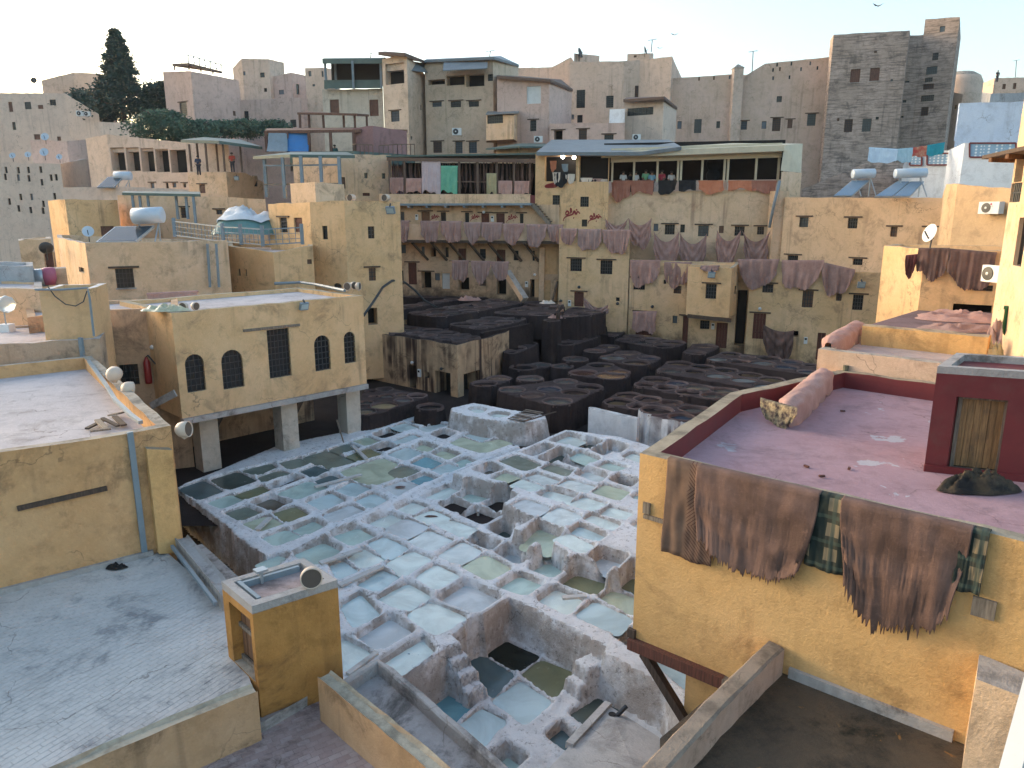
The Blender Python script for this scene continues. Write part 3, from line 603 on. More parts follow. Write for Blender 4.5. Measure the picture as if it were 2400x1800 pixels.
# ---------------- buildings ----------------
def arch_pts(u0, z0, u1, z1, n=8):
    r = (u1 - u0) / 2; zc = max(z1 - r, z0 + .1); c = (u0 + u1) / 2
    return [(u0, z0), (u1, z0)] + [(c + r * math.cos(math.pi * k / n), zc + (z1 - zc) * math.sin(math.pi * k / n)) for k in range(n + 1)]
def bld(name, label, tops, v='0', z0=-1., back=5., mat=None, roof=None, par=.4, th=.26, holes=(), cat='building', rough=.03, imat=None, poly=None, group=None, rec=.15, bdir=None, parent=None):
    mat = mat or YEL; roof = roof or ROOF
    if poly is None:
        T = [t if isinstance(t, Vector) else D(q(v, t[0], t[1]), t[2]) for t in tops]
        if bdir: bd0 = bd1 = Vector((bdir[0], bdir[1], 0)).normalized()
        else: bd0 = Vector((T[0].x, T[0].y, 0)).normalized(); bd1 = Vector((T[-1].x, T[-1].y, 0)).normalized()
        poly = T + [T[-1] + bd1 * back, T[0] + bd0 * back]; nv = len(T) - 1
    else: nv = len(poly)
    n = len(poly); ctr = sum(poly, Vector()) / n
    t = parent or thing(name, (ctr.x, ctr.y, z0), label, cat, group)
    zr = min(p.z for p in poly) - par
    nrm = []
    for i in range(n):
        d = poly[(i + 1) % n] - poly[i]; nrm.append(Vector((d.y, -d.x, 0)).normalized())
    inner = []
    for i in range(n):
        a, b = nrm[i - 1], nrm[i]; k = max(.25, 1 + a.dot(b)); inner.append(poly[i] - (a + b) * (th / k))
    info = []; vm, cm = MB(), MB()
    for i in range(n):
        A, B = poly[i], poly[(i + 1) % n]; d = Vector((B.x - A.x, B.y - A.y, 0)); L_ = d.length; d.normalize(); nn = nrm[i]
        info.append((A.copy(), B.copy(), nn, d))
        k = max(1, min(40, int(L_ / .6)))
        top = [(L_ * j / k, A.z + (B.z - A.z) * j / k + (rnd.uniform(-rough, rough) if 0 < j < k else 0)) for j in range(k + 1)]
        loops = [[(0, z0), (L_, z0)] + top[::-1]]
        hs = []
        for hd in (holes if i < nv else ()):
            kd, x0, y0, x1, y1 = hd[:5]; vv = hd[5] if len(hd) > 5 else v
            lo, hi = sorted((A.x / max(A.y, .1), B.x / max(B.y, .1)))
            pc = q(vv, (x0 + x1) / 2, (y0 + y1) / 2)
            rc = ray(pc)
            if nn.x * rc.x + nn.y * rc.y > -.02: continue
            w = W(pc, A, B)
            uc = (w - A).dot(d)
            if uc < 0 or uc > L_ or w.y < .1: continue
            us = [(W(q(vv, x, (y0 + y1) / 2), A, B) - A).dot(d) for x in (x0, x1)]; zs = [W(q(vv, (x0 + x1) / 2, y), A, B).z for y in (y1, y0)]
            u0, u1 = max(min(us), .03), min(max(us), L_ - .03); za, zb = max(zs[0], z0 + .02), zs[1]
            if u1 - u0 < .05 or zb - za < .05: continue
            lp = arch_pts(u0, za, u1, zb) if 'a' in kd else [(u0, za), (u1, za), (u1, zb), (u0, zb)]
            loops.append(lp); hs.append((kd, u0, za, u1, zb, lp, (x1 - x0) / VIEWS[vv][2]))
        V3 = [[Vector((u, z, 0)) for u, z in lp] for lp in loops]; flatv = [p for lp in loops for p in lp]
        tri = tessellate_polygon(V3)
        vm.add([A + d * u + Vector((0, 0, z - A.z)) for u, z in flatv], [tuple(x) for x in tri])
        for kd, u0, za, u1, zb, lp, wpx in hs:
            dp = rec if 'v' not in kd else .9
            o = [A + d * u + Vector((0, 0, z - A.z)) for u, z in lp]; m_ = len(o)
            vm.add(o + [p - nn * dp for p in o], [(j, (j + 1) % m_, m_ + (j + 1) % m_, m_ + j) for j in range(m_)])
            opening(t, kd, o, nn, d, dp, u1 - u0, zb - za, wpx)
        # cap of the parapet
        ia, ib = inner[i], inner[(i + 1) % n]
        ot = [A + d * u + Vector((0, 0, z - A.z)) for u, z in top]; it = [Vector((ia.x + (ib.x - ia.x) * j / k, ia.y + (ib.y - ia.y) * j / k, top[j][1])) for j in range(k + 1)]
        vm.add(ot + it, [(j, j + 1, k + 2 + j, k + 1 + j) for j in range(k)])
        (cm if imat else vm).add(it + [Vector((p.x, p.y, zr)) for p in it], [(j, j + 1, k + 2 + j, k + 1 + j) for j in range(k)])
    vm.build('wall', mat, t)
    if imat: cm.build('parapet_face', imat, t)
    rp = [Vector((p.x, p.y, zr)) for p in inner]
    mesh('roof', rp, [tuple(x) for x in tessellate_polygon([rp])], roof, t)
    return t, info
SHUT = [paint('blue_grey_shutter', (.12, .15, .18), .6), paint('brown_shutter', (.15, .085, .055), .7), paint('dusty_glass', (.10, .12, .13), .2)]
def opening(t, kd, o, nn, d, dp, w, hgt, wpx):
    c = (o[0] + o[1]) / 2; zb = o[0].z; m_ = len(o); k = kd[0]; back = [p - nn * (dp - .012) for p in o]
    up = Vector((0, 0, 1))
    if k in 'wa' or k == 'f':
        big = wpx > 13
        fr = MB(); fw = min(.05, w * .1)
        for a, b in zip(back, back[1:] + back[:1]): fr.bar(a + nn * .02, b + nn * .02, fw, .04, up=nn)
        wn = fr.build('window', WOODD, t)
        mesh('pane', back, [tuple(range(m_))], PANE if wpx > 26 or rnd.random() < .6 else rnd.choice(SHUT), wn)
        if big and 'n' not in kd:
            g = MB(); nb = max(2, min(7, round(w / .17))); nh = max(2, min(9, round(hgt / .24))); off = -nn * (dp * .35)
            r = .011 if wpx > 40 else .016
            for j in range(1, nb):
                u = w * (j / nb - .5); top = hgt
                if 'a' in kd:
                    rr = w / 2; top = max(hgt - rr, .1) + math.sqrt(max(0, rr * rr - u * u))
                g.bar(c + d * u + off, c + d * u + up * top + off, r * 2)
            for j in range(1, nh):
                z = hgt * j / nh; ww = w / 2
                if 'a' in kd and z > hgt - w / 2: ww = math.sqrt(max(0.001, (w / 2) ** 2 - (z - hgt + w / 2) ** 2))
                g.bar(c - d * ww + up * z + off, c + d * ww + up * z + off, r * 2)
            g.build('grille', IRON if 'B' not in kd else BLUEG, wn)
    elif k == 'v': mesh('opening', back, [tuple(range(m_))], VOID, t)
    elif k in 'drsbpk':
        mt = {'d': WOODR, 'r': MAROON, 's': WHITEP, 'b': WOODB, 'p': REDM, 'k': VOID}[k]
        nbd = max(2, min(6, round(w / .2))) if k != 's' else 1; dr = MB(); off = -nn * (dp - .03)
        if k == 's':
            ns = max(4, min(12, round(hgt / .12)))
            for j in range(ns): dr.box(c + off + up * (hgt * (j + .5) / ns), d * w / 2, nn * .02, up * (hgt / ns * .42))
            dr.add(back, [tuple(range(m_))])
        else:
            for j in range(nbd): dr.box(c + d * (w * ((j + .5) / nbd - .5)) + off + up * hgt / 2, d * (w / nbd * .48), nn * .02, up * hgt / 2)
            if w > .5:
                for z in (.25, .75): dr.box(c + off + nn * .03 + up * hgt * z, d * w * .48, nn * .015, up * .05)
        dr.build('door' if k not in 's' else 'shutter', mt, t)
    if 'L' in kd:
        zt = max(p.z for p in o); a = Vector((c.x, c.y, zt + .07)) + nn * .015; ex = w * .5 + .28
        MB().box(a, d * ex, nn * .05, up * .045).build('lintel', WOODD, t)
    if 'S' in kd:
        a = Vector((c.x, c.y, zb - .03)) + nn * .02; MB().box(a, d * (w / 2 + .06), nn * .06, up * .03).build('sill', CONC, t)
# ---------------- near right: the building with the mauve roof ----------------
RA, RBp = G((1500, 1062), 5.6), G((2330, 1255), 5.6); rd = (RBp - RA).normalized(); RC = G((1712, 920), 5.6)
RE = RA + rd * 7.5
rbk = G((1993, 904), 5.22); rbk2 = G((2192, 933), 5.22); bk = (rbk2 - rbk).normalized()
RD = Vector((rbk.x, rbk.y, 5.6)) + bk * 8
rtop = bld('mauve_roof_building', 'golden yellow building with mauve painted roof and hides over its edge', None, z0=2.14, poly=[RC, RA, RE, RD, Vector((rbk.x, rbk.y, 5.6)) - bk * .3], mat=YEL3, roof=MAUV, par=.40, th=.27, rough=.02, imat=MAROON)[0]
nR = Vector((rd.y, -rd.x, 0))
def RW(x, y, off=0.): return W((x, y), RA, RBp, off)
# lower wall under it, beam and brace
p0 = RW(1601, 1570); lw = MB(); a = Vector((p0.x, p0.y, 0)) - nR * .12
lw.prism([(a.x, a.y), ((a + rd * 6).x, (a + rd * 6).y), ((a + rd * 6 - nR * 4).x, (a + rd * 6 - nR * 4).y), ((a - nR * 4).x, (a - nR * 4).y)], -1.4, 2.13)
lw.build('lower_wall', YEL3, rtop)
b0 = RA - Vector((0, 0, RA.z - 2.06)) + nR * .02
MB().bar(b0 - rd * .03, b0 + rd * 1.75, .22, .2).build('beam', WOODR, rtop)
MB().bar(b0 + rd * .25 - Vector((0, 0, .1)), RW(1640, 1760) - nR * .1, .16, .14).build('brace', WOODD, rtop)
MB().bar(b0 + rd * 1.75, b0 + rd * 2.1, .22, .18).build('beam_end', WOODG, rtop)
# little niche and board ends in the wall
for x, y, w_, h_ in [(1517, 1190, .13, .2), (2306, 1424, .26, .26)]:
    c = RW(x, y); MB().box(c + nR * .01, rd * w_ / 2, nR * .03, Vector((0, 0, h_ / 2))).build('niche_board', WOODG, rtop)
c = RW(1545, 1218); MB().box(c + nR * .02, rd * .28, nR * .03, Vector((0, 0, .035))).build('wall_plank', WOODG, rtop)
c = RW(1483, 1482); MB().box(c + nR * .03, rd * .07, nR * .04, Vector((0, 0, .08))).build('bracket', WOODD, rtop)
# maroon hatch with a plank door
hA = G((2165, 1103), 5.2); hB = G((2374, 1126), 5.2); hd = (hB - hA).normalized(); hn = Vector((hd.y, -hd.x, 0)); hz = D((2205, 873), hA.y + .05).z
ht = thing('roof_hatch', (*(hA + hd * .8).xy, 5.2), 'maroon roof hatch house with a scorched plank door', 'hatch')
hbk = (G((2239, 847), hz) - G((2205, 872), hz)).normalized()
def hp(u, w, z): return hA + hd * u + hbk * w + Vector((0, 0, z - 5.2))
HW, HD_ = 2.2, 1.6
dl = (W((2218, 1100), hA, hB) - hA).dot(hd); dr_ = (W((2336, 1112), hA, hB) - hA).dot(hd); dz = W((2247, 930), hA, hB).z
hm = MB()
hm.box((hp(dl / 2, HD_ / 2, (hz + 5.2) / 2)), hd * dl / 2, hbk * HD_ / 2, Vector((0, 0, (hz - 5.2) / 2)))
hm.box((hp((dr_ + HW) / 2, HD_ / 2, (hz + 5.2) / 2)), hd * (HW - dr_) / 2, hbk * HD_ / 2, Vector((0, 0, (hz - 5.2) / 2)))
hm.box((hp((dl + dr_) / 2, HD_ / 2, (hz + dz) / 2)), hd * (dr_ - dl) / 2, hbk * HD_ / 2, Vector((0, 0, (hz - dz) / 2)))
hm.build('housing', MAROON, ht)
cap = MB()
for u0, u1, w0, w1 in [(0, HW, 0, .16), (0, HW, HD_ - .16, HD_), (0, .16, .16, HD_ - .16), (HW - .16, HW, .16, HD_ - .16)]: cap.box(hp((u0 + u1) / 2, (w0 + w1) / 2, hz + .06), hd * (u1 - u0) / 2, hbk * (w1 - w0) / 2, Vector((0, 0, .06)))
cap.build('coping', CONC, ht)
sk = MB().box(hp(HW / 2, -.02, 5.26), hd * HW / 2, hn * .03, Vector((0, 0, .06))).build('plinth', MAROON, ht)
dw = dr_ - dl
door = MB().box(hp(dl + dw / 2, .26, (5.24 + dz) / 2), hd * dw / 2, hn * .01, Vector((0, 0, (dz - 5.24) / 2))).build('door', WOODD, ht)
for j in range(6):
    MB().box(hp(dl + .05 + (dw - .1) * (j + .5) / 6, .22 - .006 * (j % 2), (5.30 + dz - .06) / 2), hd * ((dw - .1) / 12 * .95), hn * .012, Vector((0, 0, (dz - .06 - 5.30) / 2))).build('plank', PLANK, door)
fr = MB()
for u in (dl + .03, dr_ - .03): fr.box(hp(u, .2, (5.24 + dz) / 2), hd * .03, hn * .04, Vector((0, 0, (dz - 5.24) / 2)))
fr.box(hp((dl + dr_) / 2, .2, dz - .03), hd * (dw / 2 - .06), hn * .04, Vector((0, 0, .03))); fr.box(hp((dl + dr_) / 2, .2, 5.25), hd * (dw / 2 - .06), hn * .05, Vector((0, 0, .025)))
fr.build('frame', WOODG, ht)
# the next roof behind
n2 = Vector((bk.y, -bk.x, 0))
tl = W((1918, 815), rbk, rbk2); tr = W((2216, 856), rbk, rbk2)
zt = (tl.z + tr.z) / 2; z2 = zt - .18
pA = Vector((tl.x, tl.y, zt)); pB = pA + bk * 9
bA = G((2022, 761), zt + .15); bB = G((2318, 788), zt + .15); bq = (bB - bA).normalized()
bld('cream_parapet_building', 'weathered ochre building with cream parapet behind the mauve roof', None, z0=-1, poly=[Vector((bA.x, bA.y, zt)), pA, pB, Vector(((bA + bq * 9).x, (bA + bq * 9).y, zt))], mat=plaster('worn_cream_plaster', (.52, .38, .215), (.58, .44, .27), stain=(.16, .10, .06), samt=.6, streak=.5, top=(.42, .37, .31)), roof=plaster('pinkish_roof', (.46, .38, .35), (.52, .44, .41), stain=(.2, .15, .13)), par=.2, th=.3, rough=.015)
wallbar('parapet_wall', 'stained ochre parapet between the pinkish roof and the roof of scraps', [((2318, 788), zt + .38), ((2170, 774), zt + .38), ((2022, 761), zt + .38)], zt - .6, .3, YEL3)
# roof of scraps and the small house with hides
zs = 6.0
sA, sB = G((2151, 727), zs), G((2340, 738), zs); sd2 = (sB - sA).normalized()
bld('hide_roof_house', 'small yellow house with two dark hides over its roof edge', None, z0=-1, poly=[Vector((sA.x, sA.y, D((2151, 584), sA.y).z)) - Vector((0.05, -3, 0)), Vector((sA.x, sA.y, D((2151, 584), sA.y).z)), Vector((sB.x, sB.y, D((2151, 584), sA.y).z)) + sd2 * 3, Vector((sB.x, sB.y, D((2151, 584), sA.y).z)) + sd2 * 3 + Vector((0, 5, 0)), Vector((sA.x, sA.y, D((2151, 584), sA.y).z)) + Vector((1.5, 5, 0))], mat=YEL, par=.3, holes=[('w', 1690, 480, 1890, 540, 'm'), ('v', 1470, 680, 1880, 790, 'm')])
tag(MB().prism([(bA.x - .2, bA.y + .3), (bA.x + 9, bA.y - 3), (sB.x + 4, sB.y), (sA.x, sA.y)], -1, zs).build('scrap_roof', plaster('brown_roof', (.16, .115, .095), (.22, .16, .13), stain=(.07, .05, .045)), None), 'low brown roof terrace strewn with leather scraps', 'roof')
# tall wall at the right edge
eA = G((2318, 790), 6.1); eB = G((2440, 868), 6.1)
ew = bld('eaves_house', 'tall pale ochre house at the right edge under dark eaves', None, z0=2, poly=[Vector((eA.x, eA.y, 12.6)), Vector((eB.x, eB.y, 12.6)), Vector((eB.x + 4, eB.y, 12.6)), Vector((eA.x + 4, eA.y + 3, 12.6))], mat=YEL2, par=.2, holes=[('wn', 800, 1140, 870, 1540, 'p'), ('w', 755, 860, 840, 1015, 'p'), ('v', 800, 580, 864, 850, 'p')])[0]
pv = [D(q('p', 705, 580), eA.y - 2.5), D(q('p', 864, 570), eA.y - 4.2), D(q('p', 1000, 180), eA.y - 4.2), D(q('p', 864, 240), eA.y - .5)]
zz = pv[0].z
ev = MB(); ex = [Vector((eA.x - .3, eA.y + 1.0, 0)), Vector((eB.x - .3, eB.y - .6, 0)), Vector((eB.x + 2, eB.y - .6, 0)), Vector((eA.x + 2, eA.y + 1.2, 0))]
ev.prism([(p.x, p.y) for p in ex], zz, zz + .1); ev.build('eaves', WOODD, ew)
for j in range(5):
    a = ex[0].lerp(ex[1], (j + .5) / 5); MB().bar(Vector((a.x + .03, a.y, zz - .06)), Vector((a.x + 1.2, a.y + .4, zz - .06)), .09, .11).build('rafter', WOODB, ew)
# dark terrace at the bottom right, its parapet and the pier
tz = 2.6
ta, tb = RW(1790, 1560), RW(2330, 1560)
tag(MB().prism([(ta - rd * .2).xy, (tb + rd * 2).xy, (8, 3), (1.6, 5.5), (2.0, 8.6)], 1.4, tz).build('wet_terrace', WETF), 'dark wet terrace floor with rust and mould stains', 'terrace')
wallbar('diagonal_parapet', 'brown topped diagonal parapet running up to the golden wall', [((1420, 1890), 3.02), ((1497, 1800), 3.02), ((1650, 1640), 3.05), ((1798, 1500), 3.08)], .2, .27, plaster('brown_parapet_plaster', (.40, .28, .17), (.46, .34, .22), stain=(.10, .07, .05), samt=.7, top=(.30, .235, .18)))
sk = RW(1850, 1585); MB().bar(Vector((sk.x, sk.y, tz + .08)) + nR * .04, Vector(((sk + rd * 2.2).x, (sk + rd * 2.2).y, tz + .08)) + nR * .04, .07, .16).build('skirting', CONC, rtop)
pz = 3.95
k0 = G((2250, 1498), pz); k1 = G((2298, 1530), pz); k2 = G((2420, 1640), pz); k3 = G((2420, 1500), pz)
kd_ = (k1 - k0); pr = thing('pier', (*k1.xy, tz), 'stout cracked plaster pier with a doorway in the bottom right corner', 'pier')
cA = G((2250, 1498), pz); cB = G((2295, 1532), pz); cC = G((2288, 1590), pz); cE = G((2420, 1640), pz)
MB().prism([cB.xy, (cB + (cE - cC) * .55).xy, (cB + (cE - cC) * .55 + Vector((.5, .8, 0))).xy, cA.xy], tz, pz).build('post', YEL3, pr)
f0 = cC; fd = (cE - cC).normalized()
tj = G((2288, 1592), pz); MB().prism([tj.xy, (tj + fd * .55).xy, (tj + fd * .55 + Vector((.35, .45, 0))).xy, cB.xy], tz, pz + .002).build('jamb', YEL2, pr)
MB().prism([(tj + fd * .555).xy, (tj + fd * 1.6).xy, (tj + fd * 1.6 + Vector((.5, .5, 0))).xy, (tj + fd * .555 + Vector((.35, .45, 0))).xy], pz - .5, pz).build('lintel', YEL3, pr)
MB().prism([(tj + fd * .555 + Vector((.1, .1, 0))).xy, (tj + fd * 1.6 + Vector((.1, .1, 0))).xy, (tj + fd * 1.6 + Vector((.15, .15, 0))).xy, (tj + fd * .555 + Vector((.15, .15, 0))).xy], tz, pz - .51).build('doorway', VOID, pr)
wf = [D((2400, 1690), 2.6), D((2362, 1830), 2.5)]
wfd = (wf[1] - wf[0]).normalized()
tag(MB().bar(wf[0] - wfd * .25, wf[1] + wfd * .3, .07, .05).build('white_post', WHITEP), 'slim white painted post close by in the bottom right corner', 'post')
# ---------------- near left ----------------
FZ = 2.4
LA, LB = G((0, 1391), FZ), G((358, 1298), FZ); ld = (LB - LA).normalized(); ln_ = Vector((ld.y, -ld.x, 0))
def LW(x, y, off=0.): return W((x, y), LA, LB, off)
lt = (LW(0, 1055).z + LW(401, 1004).z) / 2
c1 = LW(401, 1004); c1.z = lt; c0 = c1 - ld * 9; c0.z = lt
cb = G((214, 834), lt); cb0 = cb - ld * 9
lt_b, li = bld('left_terrace_house', 'orange plastered house with a grey roof at the left edge', None, z0=-1, poly=[c0, c1, cb, cb0], mat=plaster('left_wall_plaster', (.53, .315, .115), (.60, .38, .155), stain=(.17, .10, .055), samt=.6, streak=.5, top=(.42, .36, .29), blot=.5), par=.36, th=.24, rough=.03, roof=ROOF)
pl_ = LW(383, 1150); pil = MB()
pa = LW(350, 1150); pb = LW(408, 1150)
pil.box(Vector((((pa + pb) / 2).x, ((pa + pb) / 2).y, (FZ + LW(383, 1045).z) / 2)) + ln_ * .1, (pb - pa) / 2 * 1., ln_ * .12, Vector((0, 0, (LW(383, 1045).z - FZ) / 2))); pil.build('pilaster', YEL3, lt_b)
for y0, y1, x0, x1 in [(1010, 1290, 310, 336)]:
    a, b = LW(x0 + 3, y0, 0), LW(x1 - 2, y1, 0); b = LW(337, 1290); a = LW(312, 1015)
    x_ = (a.x + b.x) / 2; MB().bar(Vector((b.x, b.y, FZ + .12)) + ln_ * .05, Vector((b.x, b.y, lt + .02)) + ln_ * .05, .11, .08, up=ln_).build('downpipe', BLUEG, lt_b)
a, b = LW(40, 1191), LW(250, 1143); MB().bar(a + ln_ * .03, b + ln_ * .03, .09, .08, up=ln_).build('wall_beam', WOODD, lt_b)
MB().bar(Vector((c0.x, c0.y, FZ + .05)) + ln_ * .05, Vector((LB.x, LB.y, FZ + .05)) + ln_ * .05, .09, .12).build('skirting', CONC, lt_b)
# floors
def tiles(name, lb, poly, z, ang, tw, th_, mats, base, near, bond=.5, gap=.005):
    o = tag(MB().prism([p.xy for p in poly], z - .35, z - .007).build(name, base), kind='structure')
    P2 = [(p.x, p.y) for p in poly]; co, si = math.cos(ang), math.sin(ang); cells = []
    us = [p[0] * co + p[1] * si for p in P2]; vs = [-p[0] * si + p[1] * co for p in P2]
    r0 = int(min(vs) / th_) - 1
    for r in range(r0, int(max(vs) / th_) + 2):
        for c in range(int(min(us) / tw) - 1, int(max(us) / tw) + 2):
            u, v = (c + (r % 2) * bond + .5) * tw, (r + .5) * th_; x, y = u * co - v * si, u * si + v * co; cells.append((x, y))
    Pn = np.array(cells); ok = sdp(Pn, P2) < -.10; cells = [cells[i] for i in np.nonzero(ok)[0]]
    cells.sort(key=lambda c: (c[0] - near[0]) ** 2 + (c[1] - near[1]) ** 2)
    proto = None; hx, hy = (tw - gap) / 2, (th_ - gap) / 2; b = .004
    vv = [(-hx, -hy, -.02), (hx, -hy, -.02), (hx, hy, -.02), (-hx, hy, -.02), (-hx, -hy, -b), (hx, -hy, -b), (hx, hy, -b), (-hx, hy, -b), (-hx + b, -hy + b, 0), (hx - b, -hy + b, 0), (hx - b, hy - b, 0), (-hx + b, hy - b, 0)]
    ff = [(0, 1, 5, 4), (1, 2, 6, 5), (2, 3, 7, 6), (3, 0, 4, 7), (4, 5, 9, 8), (5, 6, 10, 9), (6, 7, 11, 10), (7, 4, 8, 11), (8, 9, 10, 11)]
    pm = []
    for mt in mats:
        me = bpy.data.meshes.new('tile'); me.from_pydata(vv, [], ff); me.materials.append(mt); pm.append(me)
    oo = ORG[o.as_pointer()]
    for x, y in cells[:300]:
        t = bpy.data.objects.new('tile', rnd.choice(pm)); col.objects.link(t); t.parent = o; t.location = Vector((x, y, z + rnd.uniform(-.003, .003))) - oo
        t.rotation_euler = (rnd.uniform(-.012, .012), rnd.uniform(-.012, .012), ang + rnd.uniform(-.01, .01))
    m = MB()
    for x, y in cells[300:]:
        dz_ = rnd.uniform(-.003, .003); m.add([(x + a * co - b_ * si, y + a * si + b_ * co, z + c_ + dz_) for a, b_, c_ in vv[4:]], [(0, 1, 5, 4), (1, 2, 6, 5), (2, 3, 7, 6), (3, 0, 4, 7), (4, 5, 6, 7)])
    if m.v: tag(m.build('far_tiles', mats[0], o), kind='stuff')
    return o
FT = [plaster('floor_tile_a', (.50, .47, .44), (.58, .545, .51), stain=(.20, .20, .205), samt=.8, bmp=.4), plaster('floor_tile_b', (.46, .42, .395), (.54, .495, .465), stain=(.17, .165, .17), samt=.8, bmp=.4), plaster('floor_tile_c', (.44, .41, .39), (.52, .485, .46), stain=(.16, .16, .165), samt=.8, bmp=.4)]
lang = math.atan2(ld.y, ld.x)
tE = [G(p, FZ) for p in [(405, 1275), (519, 1404), (545, 1480)]]
tF = [G((603, 1640), FZ), G((207, 1800), FZ), G((60, 1880), FZ)]
tiles('tiled_terrace', '', [LB + ld * .25, tE[1], tE[2], tF[0], tF[1], tF[2] + Vector((-2, -1.5, 0)), LA - ld * 4], FZ, lang + .38, .19, .105, FT[:1], FT[0], (-4.2, 9.2))
RT = [plaster('reddish_tile_a', (.33, .24, .22), (.41, .31, .285), stain=(.09, .06, .05), samt=.7, bmp=.4), plaster('reddish_tile_b', (.30, .215, .195), (.38, .28, .26), stain=(.09, .06, .05), samt=.7, bmp=.4), plaster('reddish_tile_c', (.37, .28, .26), (.44, .345, .32), stain=(.10, .07, .06), samt=.7, bmp=.4)]
LZ = 1.72
lowp = [G(p, LZ) for p in [(380, 1830), (610, 1690), (760, 1610), (1010, 1830), (980, 1950), (300, 1950)]]
tiles('lower_tiled_floor', '', lowp, LZ, lang - .08, .19, .11, RT, RT[1], tuple(G((700, 1790), LZ).xy))
# edge wall towards the pits, with its blue grey cable tray
wallbar('edge_wall', 'low weathered edge wall between the left terrace and the lime pits', [((411, 1265), FZ + .28), ((460, 1325), FZ + .28), ((519, 1400), FZ + .28)], -1., -.26, CONC)
a, b = G((411, 1278), FZ + .2), G((515, 1412), FZ + .2)
off = Vector((-.05, -.05, 0)); tag(MB().bar(a + off, b + off, .06, .07).build('cable_tray', BLUEG), 'perforated blue grey cable tray along the low edge wall', 'cable tray')
# ledges in the gap left of the pits
for i, (pa_, pb_, z) in enumerate([((455, 1290), (545, 1375), .6), ((490, 1330), (560, 1390), .3)]):
    a, b = G(pa_, z), G(pb_, z); tag(MB().bar(a, b, .45, .25).build('stone_ledge', CONC), ['long grimy stone ledge in the dark gap beside the pits', 'short lower stone ledge in the dark gap beside the pits'][i], 'ledge')
# ---------------- hatch turret ----------------
tF0 = G((610, 1648), FZ - .3); TZ = D((597, 1421), tF0.y).z
pF = Vector((tF0.x, tF0.y, TZ)); pL = G((519, 1362), TZ); pR = G((791, 1359), TZ)
e1 = pL - pF; e2 = pR - pF; pB_ = pL + e2
tu = thing('hatch_turret', (*((pF + pB_) / 2).xy, FZ - .6), 'square ochre stair hatch turret with a round beige floodlight on top', 'hatch')
w1, w2 = e1.length, e2.length; e1n, e2n = e1.normalized(), e2.normalized()
def T(u, v, z): return Vector((pF.x, pF.y, 0)) + e1n * u + e2n * v + Vector((0, 0, z))
tb_ = MB(); zb_ = FZ - .75; dz1 = TZ - .22
d0, d1 = .1 * w1, .8 * w1
def boxT(m, u0, u1, v0, v1, z0, z1): m.box(T((u0 + u1) / 2, (v0 + v1) / 2, (z0 + z1) / 2), e1n * (u1 - u0) / 2, e2n * (v1 - v0) / 2, Vector((0, 0, (z1 - z0) / 2)))
boxT(tb_, 0, w1, .28, w2, zb_, TZ - .13); boxT(tb_, 0, d0, 0, .28, zb_, TZ - .13); boxT(tb_, d1, w1, 0, .28, zb_, TZ - .13); boxT(tb_, d0, d1, 0, .28, dz1 - .05, TZ - .13); boxT(tb_, d0, d1, 0, .28, zb_, FZ + .02)
bm = bmesh.new(); me_ = bpy.data.meshes.new('x'); me_.from_pydata([tuple(v) for v in tb_.v], [], tb_.f); bm.from_mesh(me_)
bmesh.ops.subdivide_edges(bm, edges=bm.edges, cuts=2, use_grid_fill=True)
vs = [v.co.copy() for v in bm.verts]; fs = [[v.index for v in f.verts] for f in bm.faces]; bm.free()
mesh('housing', vs, fs, ORNG, tu)
rim = MB()
for a in [(0, w1, 0, .13), (0, w1, w2 - .13, w2), (0, .16, .13, w2 - .13), (w1 - .14, w1, .13, w2 - .13)]: boxT(rim, a[0], a[1], a[2], a[3], TZ - .14, TZ)
rim.build('coping', CONC, tu)
fl = MB(); boxT(fl, .16, w1 - .14, .13, w2 - .13, TZ - .13, TZ - .11); fl.build('top_slab', RT[2], tu)
dd = MB(); boxT(dd, d0, d1, .2, .22, FZ + .02, dz1 - .05); door = dd.build('door', VOID, tu)
for j in range(5):
    pk = MB(); ua, ub = d0 + (d1 - d0) * j / 5, d0 + (d1 - d0) * (j + .93) / 5; boxT(pk, ua, ub, .165 + .004 * (j % 2), .199, FZ + .12, dz1 - .06); pk.build('plank', WOODB, door)
for za_, zb2 in ((FZ + .62, FZ + .69), (FZ + .03, FZ + .11)):
    rl = MB(); boxT(rl, d0, d1, .12, .163, za_, zb2); rl.build('rail', WOODG, tu)
cu = MB(); boxT(cu, .2, w1 - .16, .17, .23, TZ - .11, TZ + .0); boxT(cu, w1 - .24, w1 - .18, .235, w2 - .2, TZ - .11, TZ - .01); cu.build('steel_channel', BLUEG, tu)
pb2 = MB(); boxT(pb2, w1 - .3, w1 - .24, .5, .54, TZ - .1, TZ + .12); boxT(pb2, w1 - .36, w1 - .20, .42, .6, TZ + .121, TZ + .16); pb2.build('bracket_box', STEEL, tu)
# parapets of the foreground
PARP = plaster('foreground_parapet_plaster', (.47, .29, .12), (.53, .35, .17), stain=(.13, .08, .045), samt=.65, top=(.47, .40, .30))
wallbar('front_parapet', 'low ochre parapet crossing the lower left corner', [((100, 1842), FZ + .12), ((207, 1793), FZ + .12), ((400, 1710), FZ + .12), ((604, 1626), FZ + .12)], LZ - .5, -.24, PARP)
wallbar('gutter_ledge', 'grey ledge along the foot of the front parapet', [((330, 1838), LZ + .12), ((620, 1697), LZ + .12), ((735, 1630), LZ + .12)], LZ - .3, -.3, CONC)
wallbar('right_parapet', 'low mouldy parapet running down right from the hatch turret', [((745, 1592), FZ + .05), ((880, 1705), FZ + .03), ((1000, 1808), FZ), ((1060, 1862), FZ)], LZ - .6, -.24, PARP)
